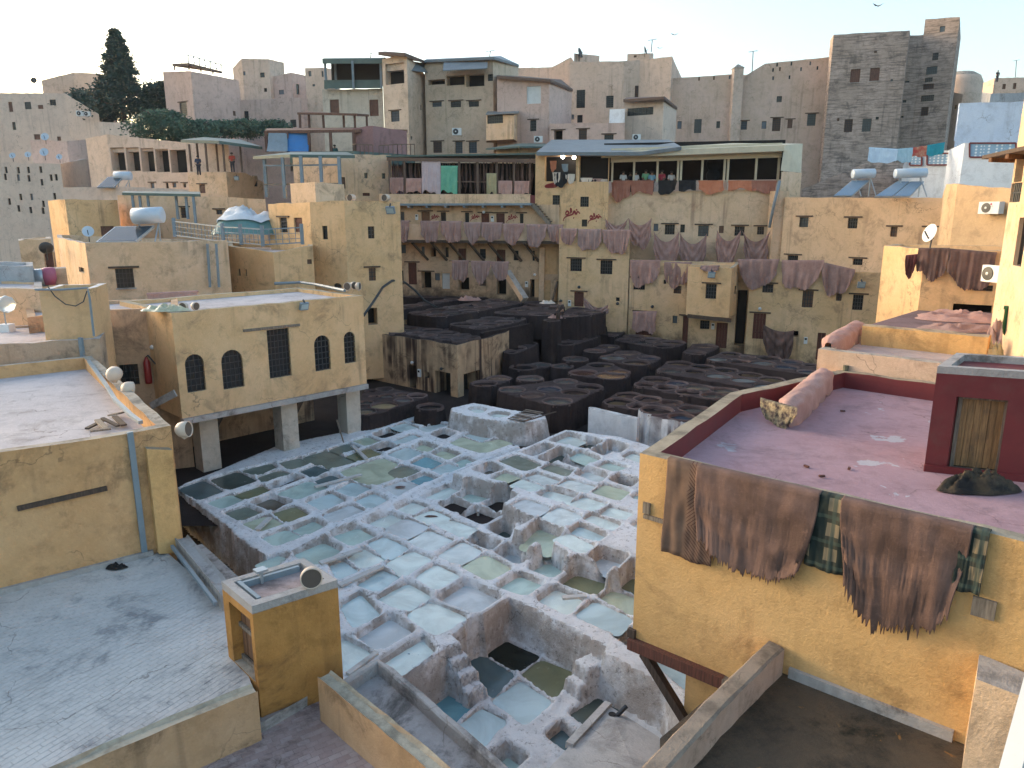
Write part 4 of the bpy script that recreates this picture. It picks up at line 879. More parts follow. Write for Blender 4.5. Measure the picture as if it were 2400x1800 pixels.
# grey slab roof right of it
SZ = 1.95
sl = [G(p, SZ) for p in [(800, 1602), (885, 1556), (1190, 1815), (1260, 1900), (1080, 1900), (1010, 1800)]]
tag(MB().prism([p.xy for p in sl], -1.2, SZ).build('slab_roof', plaster('mouldy_slab', (.36, .325, .31), (.45, .41, .39), stain=(.06, .055, .05), samt=.8)), 'grey mouldy slab roof beside the hatch turret', 'roof')
wallbar('slab_rim', 'pale raised rim of the grey slab roof', [((1270, 1893), SZ + .22), ((1190, 1818), SZ + .22), ((1000, 1652), SZ + .22), ((884, 1552), SZ + .22), ((815, 1600), SZ + .22)], SZ - .1, .13, CONC)
# little sloping white chute roof at the bottom
ch = [G((1425, 1652), .9), G((1545, 1728), .9), G((1530, 1900), 1.5), G((1240, 1850), 1.5)]
bq_ = MB(); bq_.add(ch + [p - Vector((0, 0, 2.2)) for p in ch], [(0, 1, 2, 3), (0, 4, 5, 1), (1, 5, 6, 2), (2, 6, 7, 3), (3, 7, 4, 0)])
ct = thing('chute_roof', (*((ch[0] + ch[2]) / 2).xy, -1.2), 'sloping pale slab with a drain hole at the bottom of the pits', 'roof')
bq_.build('slab', plaster('pale_slab', (.46, .43, .40), (.54, .50, .47), stain=(.15, .13, .12), samt=.5), ct)
MB().bar(ch[0] + Vector((0, 0, .01)), ch[0].lerp(ch[3], .55) + Vector((0, 0, .01)), .13, .1).build('rim', ct.children[0].data.materials[0], ct)
MB().lathe(ch[0].lerp(ch[2], .12) + Vector((0, 0, .012)), [(.0, 0), (.07, .002)], 12).build('drain_hole', VOID, ct)
MB().tube([G((1445, 1678), .95), G((1468, 1655), 1.05)], .04, 8).build('pipe_stub', IRON, ct)
# ---------------- left middle ----------------
UP = Vector((0, 0, 1))
# arched window building on pillars
aR = D((850, 687), 31.3); aL = D((402, 741), 25.6); az = (aR.z + aL.z) / 2; aR.z = aL.z = az
ad = (aR - aL).normalized(); an = Vector((ad.y, -ad.x, 0)); abot = W((853, 900), aL, aR).z
aBR = aR - an * 5.2; aBL = aL - an * 5.2
ab, ainf = bld('arched_window_building', 'yellow building with four arched windows raised on pillars', None, z0=abot, poly=[aL, aR, aBR, aBL], v='4', mat=YEL, roof=ROOF, par=.16, th=.3, rough=.02,
    holes=[('a', 1070, 810, 1180, 1028), ('a', 1278, 785, 1402, 1008), ('w', 1545, 665, 1673, 945), ('a', 1812, 702, 1903, 905), ('a', 1983, 682, 2048, 862)])
def AW(x, y, off=0.): return W(q('4', x, y), aL, aR, off)
MB().bar(AW(1400, 676) + an * .02, AW(1725, 642) + an * .02, .1, .07, up=an).build('lintel', WOODG, ab)
eb = Vector((aL.x, aL.y, abot - .11)); MB().bar(eb - an * .02, Vector((aR.x, aR.y, abot - .11)) - an * .02, .3, .2).build('edge_beam', CONC, ab)
for x, y0, y1 in [(1205, 1180, 1475), (1660, 1075, 1390), (2020, 1020, 1290)]:
    b = G(q('4', x, y1), -.3); t_ = Vector((b.x, b.y, abot - .2))
    MB().prism([(b + ad * .36 * s + an * .36 * r).xy for s, r in ((-1, -1), (1, -1), (1, 1), (-1, 1))], -.5, abot - .2).build('pillar', plaster('whitewashed_pillar', (.50, .44, .36), (.58, .53, .46), stain=(.12, .10, .08), samt=.7), ab)
    MB().bar(t_ + ad * .3 - UP * .9, t_ + ad * .9, .16, .18).build('corbel', WOODD, ab)
# back wall of the undercroft and the recessed left wing
MB().prism([(aL - ad * 1 - an * 4.6).xy, (aR - an * 4.6).xy, (aR - an * 4.9).xy, (aL - ad * 1 - an * 4.9).xy], -.6, abot).build('undercroft_wall', GRIM, ab)
wz = D(q('4', 605, 562), 27).z
lwA, lwB = D(q('4', 595, 562), 26.8), D(q('4', 915, 545), 27.4); lwA.z = lwB.z = az - .05
bld('recessed_wing', 'recessed ochre wing with a dark doorway beside the arched windows', [lwA - Vector((1.5, 2.0, 0)), lwA, lwB + Vector((.6, .3, 0))], z0=-1, back=4, mat=plaster('shaded_ochre_plaster', (.47, .32, .16), (.53, .37, .19), stain=(.12, .08, .06), samt=.6), par=.12, th=.25, holes=[('v', 945, 830, 1010, 1060, '4'), ('w', 690, 870, 800, 990, '4')])
bl = D(q('4', 870, 1110), 25.5); br = D(q('4', 1010, 1035), 25.2)
tag(MB().bar(bl, br, .06, .25).build('stair_handrail', CONC), 'sloping grey stair handrail below the dark doorway', 'handrail')
# building with square window and solar heater
L2 = bld('solar_roof_house', 'ochre house with one large barred window and a solar water heater on its roof', [(330, 140, 41), (490, 172, 35), (1310, 155, 38), (1312, 185, 41)], '4', z0=2, back=7, mat=YEL2, par=.5, roof=ROOF, holes=[('wLS', 668, 318, 772, 430), ('w', 455, 312, 485, 340)])[0]
for x0, x1 in [(1195, 1210), (1245, 1262)]:
    a, b = D(q('4', x0, 175), 37.2), D(q('4', x1, 425), 37.2); MB().tube([a, b], .07, 6).build('downpipe', BLUEG, L2)
# tall corner house with terrace
L3, _ = bld('corner_tower_house', 'tall plain ochre house at the left end of the dye yard', [(535, 576, 42), (640, 592, 40), (733, 576, 41)], '0', z0=0, back=8, mat=YEL, par=.1, roof=ROOF, holes=[('w', 1370, 320, 1385, 360, '4'), ('w', 1410, 322, 1422, 362, '4'), ('w', 1770, 265, 1797, 292, '4')])
L3b, l3i = bld('corner_tower', 'tallest ochre block beside the far balcony of hides', [(628, 478, 46), (725, 474, 43), (806, 470, 42.2), (937, 472, 43.5), (937, 472, 50)], '0', z0=0, back=3, mat=YEL, par=.12, roof=ROOF,
    holes=[('wL', 1612, 25, 1655, 110, '4'), ('d', 1695, 25, 1742, 108, '4'), ('w', 1857, 72, 1887, 150, '4'), ('w', 2120, 75, 2157, 145, '4'), ('wL', 2125, 315, 2165, 388, '4'), ('v', 2120, 545, 2175, 642, '4'), ('a', 1922, 402, 1968, 430, '4')])
lr = []
p_ = [D(q('1', *c), Y) for c, Y in (((1135, 1530), 44), ((1450, 1572), 41.5), ((1565, 1580), 40.6), ((1705, 1592), 39.8), ((1960, 1578), 40.6))]
rt = thing('terrace_railing', p_[2], 'grey lattice railing around the terrace of the corner house', 'railing')
for a, b in zip(p_, p_[1:]):
    hgt = .85; m = MB(); m.bar(a + UP * hgt, b + UP * hgt, .07, .06); m.build('rail', BLUEG, rt)
    MB().bar(a + UP * .05, b + UP * .05, .07, .06).build('rail', BLUEG, rt)
    k = max(3, int((b - a).length / .32)); m = MB()
    for j in range(1, k):
        c = a.lerp(b, j / k); m.bar(c + UP * .05, c + UP * hgt, .03)
    for j in (1, 2): m.bar(a + UP * hgt * j / 3, b + UP * hgt * j / 3, .03)
    tag(m.build('lattice', BLUEG, rt), kind='stuff')
for a in p_: MB().bar(a - UP * .05, a + UP * 1.05, .16, .16).build('post', BLUEG, rt)
# ---------------- houses behind, on the left ----------------
bld('yellow_yard_house', 'yellow house with a high yard wall left of the pergola', [(310, 1300, 50), (420, 1292, 47), (760, 1295, 50)], '1', z0=0, back=6, mat=YEL, par=.6, holes=[('p', 655, 1465, 745, 1540), ('p', 1070, 1470, 1130, 1530)])
bld('plain_ochre_house', 'plain ochre wall house behind the tarpaulin', [(760, 1265, 56), (1290, 1270, 55), (1720, 1290, 53)], '1', z0=2, back=6, mat=YEL2, par=.4, holes=[('wL', 1400, 1360, 1440, 1390), ('wL', 1170, 1345, 1212, 1412)])
bld('left_edge_house', 'low ochre house with a maroon door at the left edge', [(120, 1560, 43), (330, 1545, 42.5)], '1', z0=2, back=4, mat=YEL2, par=.3, holes=[('d', 255, 222, 328, 315, '4')])
bld('grey_low_house', 'low grey house with a flat roof at the far left', [(-200, 292, 30), (185, 305, 31), (190, 300, 33)], '4', z0=2, back=3, mat=GREY, par=.1)
bld('low_wall_house', 'low cream roof block left of the tall box', [(-200, 425, 28), (245, 440, 27)], '4', z0=2, back=4, mat=YEL2, par=.1)
bld('small_pot_box', 'small ochre box beside the pots', [(292, 320, 33), (380, 315, 33)], '4', z0=4, back=1, mat=YEL2, par=.05)
for i, (x, y, r, c) in enumerate([(195, 365, .28, 'BLUEG'), (235, 360, .38, 'STEEL'), (282, 352, .30, 'ORAN')]):
    b = D(q('4', x, y), 32.5); tag(MB().lathe(b - UP * .45, [(r * .7, 0), (r, .3), (r * .9, .7), (r * .6, .75)], 14).build('storage_jar', {'BLUEG': BLUEG, 'STEEL': STEEL, 'ORAN': paint('pink_plastic', (.42, .10, .16), .5)}[c], None, True), ['small blue jar', 'large grey jar', 'pink jar'][i] + ' on the low roof beside the maroon door', 'jar')
bld('pale_far_house', 'large pale house with many small windows far left', [(-120, 1050, 84), (390, 1060, 82), (560, 1030, 90)], '1', z0=0, back=8, mat=ROSE, par=.3,
    holes=[('w', x, y, x + 18, y + 42) for x, y in [(25, 1125), (110, 1130), (178, 1135), (262, 1160), (322, 1130), (355, 1128), (52, 1285), (125, 1255), (196, 1255), (272, 1300), (345, 1250), (112, 1330), (190, 1340), (270, 1345), (110, 1082), (175, 1080), (255, 1078), (30, 1080)]])
bld('pale_rose_house', 'pale rose house with blue shuttered windows', [(-150, 600, 104), (420, 605, 102), (640, 740, 100)], '1', z0=0, back=8, mat=ROSE, par=.3, holes=[('p', 55, 660, 82, 725), ('w', 160, 660, 202, 708), ('p', 245, 680, 280, 706), ('w', 322, 645, 362, 682), ('w', 80, 790, 102, 842), ('p', 220, 870, 260, 905), ('p', 370, 885, 395, 912)])
bld('flat_block', 'small ochre block above the rose house', [(268, 520, 116), (470, 470, 116), (640, 475, 114), (730, 500, 118)], '1', z0=0, back=8, mat=TAN, par=.2)
bld('brick_yard_wall', 'low pinkish brick yard wall at the far left', [(195, 905, 92), (430, 915, 90), (560, 905, 92)], '1', z0=0, back=4, mat=PINK, par=.2)
bld('garden_wall', 'pale garden wall below the dark cypress', [(640, 790, 94), (930, 797, 92)], '1', z0=0, back=1, mat=ROSE, par=.1)
bld('glazed_porch_house', 'long house with a brown glazed porch', [(555, 900, 80), (690, 870, 78), (1200, 925, 74), (1480, 940, 72)], '1', z0=0, back=6, mat=TAN, par=.2, holes=[('v', 720, 955, 810, 1105), ('v', 820, 955, 905, 1108), ('v', 915, 960, 1000, 1112), ('v', 1010, 965, 1095, 1115), ('v', 1105, 970, 1225, 1118), ('wL', 975, 1185, 1000, 1222), ('wL', 1075, 1185, 1092, 1220), ('wL', 1118, 1185, 1142, 1215), ('wL', 1188, 1188, 1205, 1215)])
bld('pavilion_house', 'ochre house carrying the green roofed pavilion', [(1215, 1118, 70), (1465, 1115, 68), (1590, 1120, 70), (1705, 1180, 72)], '1', z0=0, back=5, mat=YEL2, par=.1, holes=[('pL', 1292, 1195, 1330, 1252), ('w', 1645, 1140, 1670, 1208)])
bld('low_ochre_strip', 'long low ochre roof strip below the glazed porch', [(390, 1215, 68), (830, 1210, 66), (1220, 1230, 66)], '1', z0=0, back=3, mat=ROSE, par=.15)
bld('rooftop_box', 'plain ochre box under the green pergola roof', [(1880, 1190, 49), (2040, 1180, 47.5), (2230, 1195, 49)], '1', z0=2, back=4, mat=YEL2, par=.1)
bld('stained_wall_house', 'ochre house with mould stains left of the market terrace', [(-40, 1010, 62), (250, 1000, 60), (600, 1005, 62)], '2', z0=2, back=5, mat=plaster('mould_stained_ochre', (.58, .42, .21), (.64, .48, .27), stain=(.10, .09, .08), samt=.8), par=.2, holes=[('w', 270, 1148, 302, 1222), ('w', 425, 1120, 447, 1155), ('w', 540, 1122, 562, 1158), ('d', 415, 1250, 462, 1270)])
# ---------------- the hill behind ----------------
bld('brown_pink_house', 'brownish pink house with a worn parapet and roof frame', [(1055, 465, 100), (1235, 460, 97), (1545, 520, 103), (1560, 640, 106)], '1', z0=0, back=6, mat=PINK, par=.3, holes=[('wL', 1165, 662, 1212, 748), ('w', 1510, 720, 1528, 750)])
bld('tan_tower', 'tan cubic tower house in the left skyline', [(1508, 440, 110), (1565, 380, 109), (1740, 382, 108), (1840, 405, 112)], '1', z0=0, back=6, mat=TAN, par=.2, holes=[('w', 1685, 470, 1715, 502), ('w', 1575, 462, 1590, 488), ('w', 1710, 570, 1730, 595)])
bld('tan_annex', 'tan annex right of the cubic tower', [(1745, 500, 109), (1890, 470, 108), (1980, 490, 110)], '1', z0=0, back=5, mat=PINK, par=.2, holes=[('w', 1808, 582, 1840, 612), ('w', 1920, 545, 1940, 612)])
bld('long_rose_wall_house', 'long low rose house above the bushes', [(1555, 650, 103), (1945, 632, 101), (2085, 660, 104)], '1', z0=0, back=5, mat=PINK, par=.2, holes=[('w', 1582, 720, 1612, 778), ('w', 1880, 775, 1920, 825)])
bld('small_tan_house', 'small tan house left of the green canopy', [(40, 440, 102), (160, 438, 101), (260, 450, 103)], '2', z0=0, back=5, mat=TAN, par=.2, holes=[('w', 62, 460, 82, 495), ('w', 148, 460, 172, 498), ('w', 88, 545, 106, 560)])
C1 = bld('canopy_terrace_house', 'pale house below the green canopied terrace', [(152, 580, 84), (545, 575, 82)], '2', z0=0, back=6, mat=plaster('pale_grey_ochre', (.50, .44, .36), (.56, .50, .42), stain=(.2, .18, .16), samt=.5), par=.1, holes=[('p', 202, 645, 262, 735), ('p', 458, 645, 517, 752)])[0]
bld('lookout_tower', 'ochre tower with an open lookout storey in the centre skyline', [(540, 385, 80.5), (700, 345, 79), (832, 500, 84)], '2', z0=0, back=5, mat=plaster('grey_ochre_plaster', (.54, .44, .27), (.60, .50, .32), stain=(.2, .17, .14), samt=.45), par=.05, holes=[('v', 562, 410, 683, 545), ('wL', 598, 718, 653, 788), ('w', 790, 682, 800, 715), ('w', 728, 882, 738, 905)])
bld('central_house', 'large central ochre house with three windows above three', [(815, 390, 82), (1260, 372, 79.5), (1425, 420, 84)], '2', z0=0, back=6, mat=plaster('central_ochre', (.55, .44, .26), (.61, .50, .31), stain=(.22, .17, .12), samt=.4), par=.05,
    holes=[('wL', 865, 660, 927, 692), ('wL', 985, 655, 1052, 695), ('wL', 1102, 655, 1168, 692), ('wL', 872, 918, 928, 990), ('wL', 1015, 918, 1062, 995), ('wL', 1103, 918, 1155, 992), ('v', 840, 515, 948, 548), ('v', 958, 490, 1075, 552), ('v', 1085, 480, 1203, 560), ('w', 1225, 480, 1265, 525)])
bld('terracotta_house', 'terracotta painted house with one white shutter', [(1285, 490, 77.5), (1625, 515, 76), (1770, 575, 82)], '2', z0=0, back=5, mat=PINK, par=.05, holes=[('s', 1478, 558, 1570, 672), ('wL', 1500, 778, 1540, 850)])
tA, tB = D(q('2', 1296, 505), 77.42), D(q('2', 1618, 528), 75.95)
bld('high_ochre_gable_house', 'high plain ochre house with a slanted parapet behind the terracotta house', [(1425, 440, 104), (1640, 435, 103), (1765, 370, 102), (1800, 420, 102)], '2', z0=0, back=5, mat=TAN, par=.1)
bld('patched_grey_house', 'tall house with a grey patched front and dark windows', [(1758, 405, 94), (2110, 395, 92), (2212, 390, 92), (2420, 365, 90), (2480, 500, 96)], '2', z0=0, back=6, mat=TAN, par=.1, holes=[('w', 1800, 582, 1856, 700), ('w', 1992, 620, 2040, 698), ('w', 1768, 742, 1785, 775), ('w', 1805, 745, 1840, 795), ('w', 2178, 555, 2230, 640)])
bld('rooftop_hut', 'small ochre rooftop hut with a curved satellite dish', [(1785, 345, 95), (1950, 362, 96)], '2', z0=14, back=3, mat=TAN, par=.1)
bld('rooftop_turret', 'square ochre rooftop turret with dishes', [(2130, 350, 93), (2275, 345, 92), (2300, 345, 95)], '2', z0=14, back=3, mat=TAN, par=.15, holes=[('w', 2172, 358, 2190, 372)])
bld('low_pale_house', 'low pale house with a roof terrace and three lintelled windows', [(1625, 800, 74), (2115, 795, 72)], '2', z0=0, back=6, mat=PINK, par=.05, holes=[('vL', 1655, 845, 1710, 920), ('wL', 1815, 838, 1868, 905), ('wL', 1980, 872, 2040, 918), ('w', 2170, 880, 2200, 905)])
bld('white_terrace_block', 'small whitish block on the roof terrace', [(2015, 708, 75), (2115, 705, 74)], '2', z0=10, back=2, mat=WHIT, par=.05)
bld('flat_roofed_hut', 'cream hut with a dark flat roof and small lattice window', [(140, 515, 76), (345, 505, 74), (412, 555, 78)], '3', z0=0, back=4, mat=ROSE, par=.02, holes=[('f', 155, 558, 290, 598)])
bld('long_loopholed_house', 'long pinkish ochre house with loopholes along its parapet', [(260, 395, 93), (385, 405, 91), (710, 385, 89), (760, 398, 89), (870, 330, 88.5), (1205, 295, 87)], '3', z0=0, back=6, mat=plaster('pinkish_ochre', (.54, .42, .26), (.60, .47, .31), stain=(.26, .19, .14), samt=.35), par=1.2,
    holes=[('w', 415, 628, 437, 668), ('w', 502, 617, 540, 690), ('w', 617, 628, 636, 664), ('wL', 743, 628, 776, 672), ('w', 852, 628, 876, 668), ('wL', 907, 612, 950, 680), ('wL', 986, 620, 1012, 665), ('wL', 1088, 590, 1132, 652), ('w', 930, 498, 957, 530), ('p', 1183, 612, 1216, 665), ('wL', 728, 735, 776, 752), ('wL', 878, 740, 905, 752)] + [('f', x, y, x + 9, y + 20) for x, y in [(523, 398), (600, 394), (682, 390), (907, 352), (942, 348), (992, 390), (1052, 348), (1137, 342), (907, 395), (928, 325), (1002, 320), (1100, 318)]])
bld('brick_tower', 'tall bare brick tower house in the right skyline', [(1208, 205, 87), (1225, 180, 84), (1620, 158, 82), (1624, 200, 90)], '3', z0=0, back=5, mat=BRIK, par=.2, holes=[('pS', 1312, 358, 1362, 428), ('pS', 1413, 352, 1463, 420), ('w', 1280, 618, 1323, 685), ('w', 1373, 615, 1420, 682), ('w', 1435, 262, 1450, 275), ('w', 1243, 612, 1255, 628), ('w', 1443, 605, 1460, 620), ('w', 1520, 410, 1532, 422), ('w', 1318, 1000, 1330, 1010)])
bld('brick_stair_tower', 'highest brick stair tower with a column of slot windows', [(1560, 190, 86), (1695, 180, 85), (1700, 100, 85), (1880, 88, 83), (1884, 200, 90)], '3', z0=0, back=5, mat=BRIK, par=.2, holes=[('w', 1775, 135, 1803, 165), ('w', 1737, 275, 1768, 312), ('w', 1705, 345, 1762, 385), ('w', 1697, 402, 1738, 425), ('w', 1690, 435, 1745, 462), ('w', 1678, 493, 1745, 525), ('w', 1678, 555, 1716, 600), ('w', 1590, 418, 1618, 428), ('w', 1577, 518, 1602, 532), ('w', 1565, 600, 1588, 610)])
bld('ochre_gap_house', 'narrow ochre house end right of the stair tower', [(1820, 470, 92), (1895, 490, 90)], '3', z0=0, back=4, mat=TAN, par=.1, holes=[('w', 1850, 545, 1862, 565)])
c = D(q('3', 1870, 480), 98)
dm = MB().lathe(Vector((c.x, c.y, 12)), [(2.6, 0), (2.6, D(q('3', 1870, 430), 98).z - 12), (2.3, D(q('3', 1870, 400), 98).z - 12), (1.5, D(q('3', 1870, 378), 98).z - 12), (.05, D(q('3', 1870, 368), 98).z - 12)], 20)
tag(dm.build('domed_tower', TAN, None, True), 'round shouldered ochre tower behind the brick stair tower', 'tower')
bld('far_right_house', 'far ochre house with two small windows at the right skyline', [(2000, 430, 125), (2060, 405, 123), (2240, 400, 122)], '3', z0=0, back=6, mat=TAN, par=.2, holes=[('w', 2100, 435, 2118, 462), ('w', 2155, 430, 2172, 462)])
bld('far_grey_wall_house', 'low grey ruined house at the right skyline', [(1895, 480, 112), (1960, 470, 112), (2040, 485, 110), (2240, 480, 110)], '3', z0=0, back=5, mat=GREY, par=.2)
# white and bluish house at the right
bld('blue_white_house', 'bluish white house with a plain high wall at the right', [(1855, 722, 60), (1880, 535, 60), (2300, 525, 58)], '3', z0=4, back=6, mat=BLUW, par=.1)
WH, wi = bld('tiled_white_house', 'white house with patterned tile panels at the right', [(1585, 860, 58), (1620, 790, 58), (1820, 780, 56), (1905, 742, 52), (2260, 735, 50)], '3', z0=4, back=4, mat=WHIT, par=.1)
bld('ledge_wall_house', 'mottled low wall behind the solar heaters', [(1060, 980, 62), (1400, 845, 62), (1600, 840, 62)], '3', z0=4, back=3, mat=BRIK, par=.1)
# ---------------- facades round the yard ----------------
FY = lambda x: 60 - (x - 170) * .003
F2, f2i = bld('balcony_facade_house', 'long ochre facade with a balcony row of drying hides', [(150, 405, 60), (1275, 415, 57)], '5', z0=.5, back=4, mat=GRIM if False else plaster('balcony_facade_plaster', (.54, .39, .20), (.60, .45, .24), stain=(.09, .06, .045), samt=.5, streak=.5, grime=3.6), par=.1, th=.3,
    holes=[('w', 245, 460, 270, 520), ('bL', 380, 460, 435, 525), ('wL', 505, 462, 540, 522), ('wL', 662, 465, 690, 528), ('dL', 768, 470, 820, 535), ('dL', 865, 472, 920, 538), ('wL', 1018, 472, 1042, 535),
           ('w', 380, 685, 402, 745), ('v', 440, 690, 475, 752), ('w', 535, 690, 557, 755), ('d', 618, 698, 670, 780), ('w', 758, 700, 798, 765), ('d', 868, 705, 925, 785), ('w', 978, 712, 1010, 775), ('w', 1100, 712, 1130, 778), ('w', 248, 672, 280, 730),
           ('v', 220, 840, 265, 935), ('dL', 295, 790, 350, 932), ('vL', 380, 850, 445, 958), ('w', 468, 858, 500, 905), ('s', 515, 858, 565, 960), ('v', 620, 885, 690, 968), ('w', 755, 895, 800, 940), ('v', 868, 895, 930, 998), ('v', 1085, 898, 1142, 1015), ('v', 1180, 690, 1278, 865), ('v', 1175, 905, 1278, 1040)])
fA, fB, fn, fd_ = f2i[0]
def FW(x, y, off=0.): return W(q('5', x, y), fA, fB, -off if False else off)
def out5(x, y, o): # point on the facade plane, moved out by o, seen at that pixel
    n = fn; d = ray(q('5', x, y)); k = (n.x * fA.x + n.y * fA.y + o) / (n.x * d.x + n.y * d.y); return Vector((d.x * k, d.y * k, CAMZ + d.z * k))
BO = 1.3
b0, b1 = out5(200, 648, BO), out5(1285, 660, BO); zb5 = (b0.z + b1.z) / 2; b0.z = b1.z = zb5
MB().prism([(b0 - fn * BO).xy, b0.xy, b1.xy, (b1 - fn * BO).xy], zb5 - .12, zb5 + .1).build('balcony_slab', WOODD, F2)
w0 = b0.copy(); w1_ = b1.copy(); MB().bar(w0 + UP * .7 - fn * .1, w1_ + UP * .7 - fn * .1, .14, 1.2).build('balcony_wall', YEL2, F2)
for x in (320, 445, 560, 690, 815, 935, 1050):
    a = out5(x, 672, BO - .15); a.z = zb5 - .1; b = a - fn * (BO - .2) - UP * 1.4 + fd_ * .9; MB().bar(a, b, .16, .16).build('strut', WOODD, F2)
e0, e1_ = out5(120, 412, .9), out5(1090, 425, .9); MB().prism([(e0 - fn * 1.).xy, e0.xy, e1_.xy, (e1_ - fn * 1.).xy], e0.z - .1, e0.z + .06).build('eave', BLUEG, F2)
for j in range(8):
    a = e0.lerp(e1_, (j + .5) / 8); MB().bar(Vector((a.x, a.y, e0.z - .2)), Vector((a.x, a.y, e0.z - .2)) - fn * .9, .16, .16).build('joist', BLUEG, F2)
pw0, pw1 = out5(110, 345, -.2), out5(1088, 352, -.2); pb0 = out5(110, 398, -.2)
MB().bar((pw0 + Vector((pw0.x, pw0.y, e0.z))) / 2, (pw1 + Vector((pw1.x, pw1.y, e0.z))) / 2, .3, pw0.z - e0.z).build('terrace_parapet', YEL2, F2)
for x in (1160, 1235):
    a = out5(x, 690 if x < 1200 else 905, .05); b = out5(x, 1035, .05); b.x, b.y = a.x, a.y
    MB().bar(Vector((a.x, a.y, b.z)), a, .5 if x < 1200 else .25, .4).build('column', YEL2, F2)
a, b = out5(935, 850, 1.0), out5(1050, 1030, 2.2); tag(MB().bar(a, b, .55, .4).build('leaning_slab', YEL2), 'slanting cream stair slab leaning on the balcony facade', 'stair slab')
a, b = out5(1262, 910, .3), out5(1228, 1040, .5); tag(MB().bar(a, b, .16, .12).build('leaning_beam', WOODG), 'slim grey beam leaning in the shaded recess', 'beam')
# wall with red script and the open shop above
F3, f3i = bld('shop_wall_house', 'ochre wall with red painted script under an open leather shop', [(1120, 85, 57.5), (1600, 90, 56.5)], '5', z0=0, back=5, mat=YEL, par=.05, th=.25, holes=[('v', 1180, 92, 1382, 262), ('v', 1405, 95, 1592, 265), ('w', 1230, 352, 1278, 430), ('w', 1410, 362, 1465, 428), ('w', 1228, 498, 1260, 545), ('w', 1420, 510, 1455, 556)])
s0, s1 = D(q('5', 1085, 352), 57.6), D(q('5', 1165, 545), 57.6)
tag(MB().box((s0 + s1) / 2, Vector(((s1.x - s0.x) / 2, 0, 0)), Vector((0, .05, 0)), Vector((0, 0, (s0.z - s1.z) / 2))).build('maroon_screen', MAROON), 'dark maroon boarding behind the narrow stair', 'screen')
st = thing('narrow_stair', D(q('5', 1210, 540), 56.8), 'narrow wooden stair climbing beside the maroon boarding', 'stair')
a, b = D(q('5', 1100, 412), 56.9), D(q('5', 1212, 542), 56.7); MB().bar(a, b, .14, .3).build('stringer', WOODG, st)
for j in range(8):
    c = a.lerp(b, (j + .5) / 8) + Vector((.12, .4, .12)); MB().bx(c, .3, .7, .06).build('step', WOODD, st)
# front wall, right half of the yard
FR1 = bld('yard_front_house', 'ochre house with two barred windows at the middle of the yard', [(1311, 536, 60), (1311, 536, 55), (1477, 545, 53.2), (1477, 545, 56)], '0', z0=-.3, back=1.5, mat=plaster('yard_front_plaster', (.58, .42, .185), (.64, .47, .23), stain=(.09, .06, .045), samt=.4, streak=.45, grime=1.4), par=.1, holes=[('wL', 1345, 765, 1420, 845, '5'), ('wL', 1540, 775, 1618, 865, '5'), ('dL', 1370, 980, 1432, 1075, '5'), ('w', 1640, 1015, 1665, 1040, '5')])
fr2 = bld('yard_middle_house', 'low ochre house with doors behind the hanging mauve hide', [(1477, 612, 53.2), (1622, 620, 51.4), (1765, 622, 50)], '0', z0=-.3, back=2.5, mat=plaster('yard_middle_plaster', (.55, .40, .18), (.61, .45, .225), stain=(.08, .05, .04), samt=.5, streak=.5, grime=1.0), par=.1, holes=[('wL', 1755, 890, 1830, 965, '5'), ('w', 2015, 940, 2065, 990, '5'), ('w', 1950, 900, 1967, 928, '5'), ('dL', 1620, 1065, 1685, 1205, '5'), ('dL', 1770, 1110, 1880, 1260, '5'), ('dL', 245, 1010, 300, 1165, '6'), ('w', 187, 1008, 215, 1052, '6'), ('w', 345, 1035, 400, 1085, '6'), ('d', 437, 1048, 502, 1195, '6'), ('v', 552, 860, 636, 1180, '6')])
bay = bld('projecting_bay', 'projecting ochre bay with one barred window and floodlight', [(280, 722, 51.6), (278, 722, 49.6), (530, 735, 48.2), (572, 705, 50)], '6', z0=D(q('6', 400, 1010), 49).z, back=1.2, mat=YEL, par=.1, holes=[('wL', 378, 825, 440, 910), ('w', 545, 835, 560, 880)])[0]
MB().bar(D(q('6', 275, 1008), 49.5), D(q('6', 525, 1035), 48.2), .2, .25).build('beam', WOODD, bay)
FR3 = bld('yard_right_house', 'ochre house with four barred windows at the right of the yard', [(632, 690, 51), (640, 690, 49.3), (1060, 705, 47.6), (1240, 757, 47), (1455, 757, 46.2), (1460, 745, 52)], '6', z0=-.3, back=1.5, mat=plaster('yard_right_plaster', (.58, .415, .18), (.64, .47, .23), stain=(.09, .06, .045), samt=.4, streak=.45, grime=.3), par=.1, holes=[('wL', 705, 825, 768, 875), ('wL', 935, 865, 997, 960), ('w', 1130, 880, 1162, 922), ('wL', 1215, 887, 1285, 975), ('dL', 650, 995, 722, 1142), ('d', 985, 1105, 1065, 1262), ('v', 880, 1095, 912, 1130), ('d', 1102, 1115, 1135, 1270)])[0]
bld('upper_yard_house', 'upper ochre wall with a row of small windows under the shop canopy', [(1422, 452, 59), (1422, 452, 57.5), (1832, 442, 54.5)], '0', z0=0, back=8, mat=plaster('upper_yard_plaster', (.58, .435, .22), (.64, .49, .27), stain=(.20, .11, .08), samt=.4, streak=.5), par=.05, holes=[('w', 78, 478, 105, 520, '6'), ('wL', 143, 482, 200, 540, '6'), ('w', 232, 482, 258, 528, '6'), ('wL', 335, 487, 395, 550, '6'), ('w', 455, 490, 482, 532, '6'), ('wL', 545, 492, 602, 547, '6'), ('wL', 675, 495, 715, 540, '6')])
pil = D(q('6', 805, 290), 53.8); pb_ = D(q('6', 780, 690), 53.8)
tag(MB().bar(Vector((pil.x, pil.y, 3)), pil, 1.1, 1.0).build('corner_pilaster', YEL2), 'plain ochre corner buttress with the grey downpipe', 'buttress')
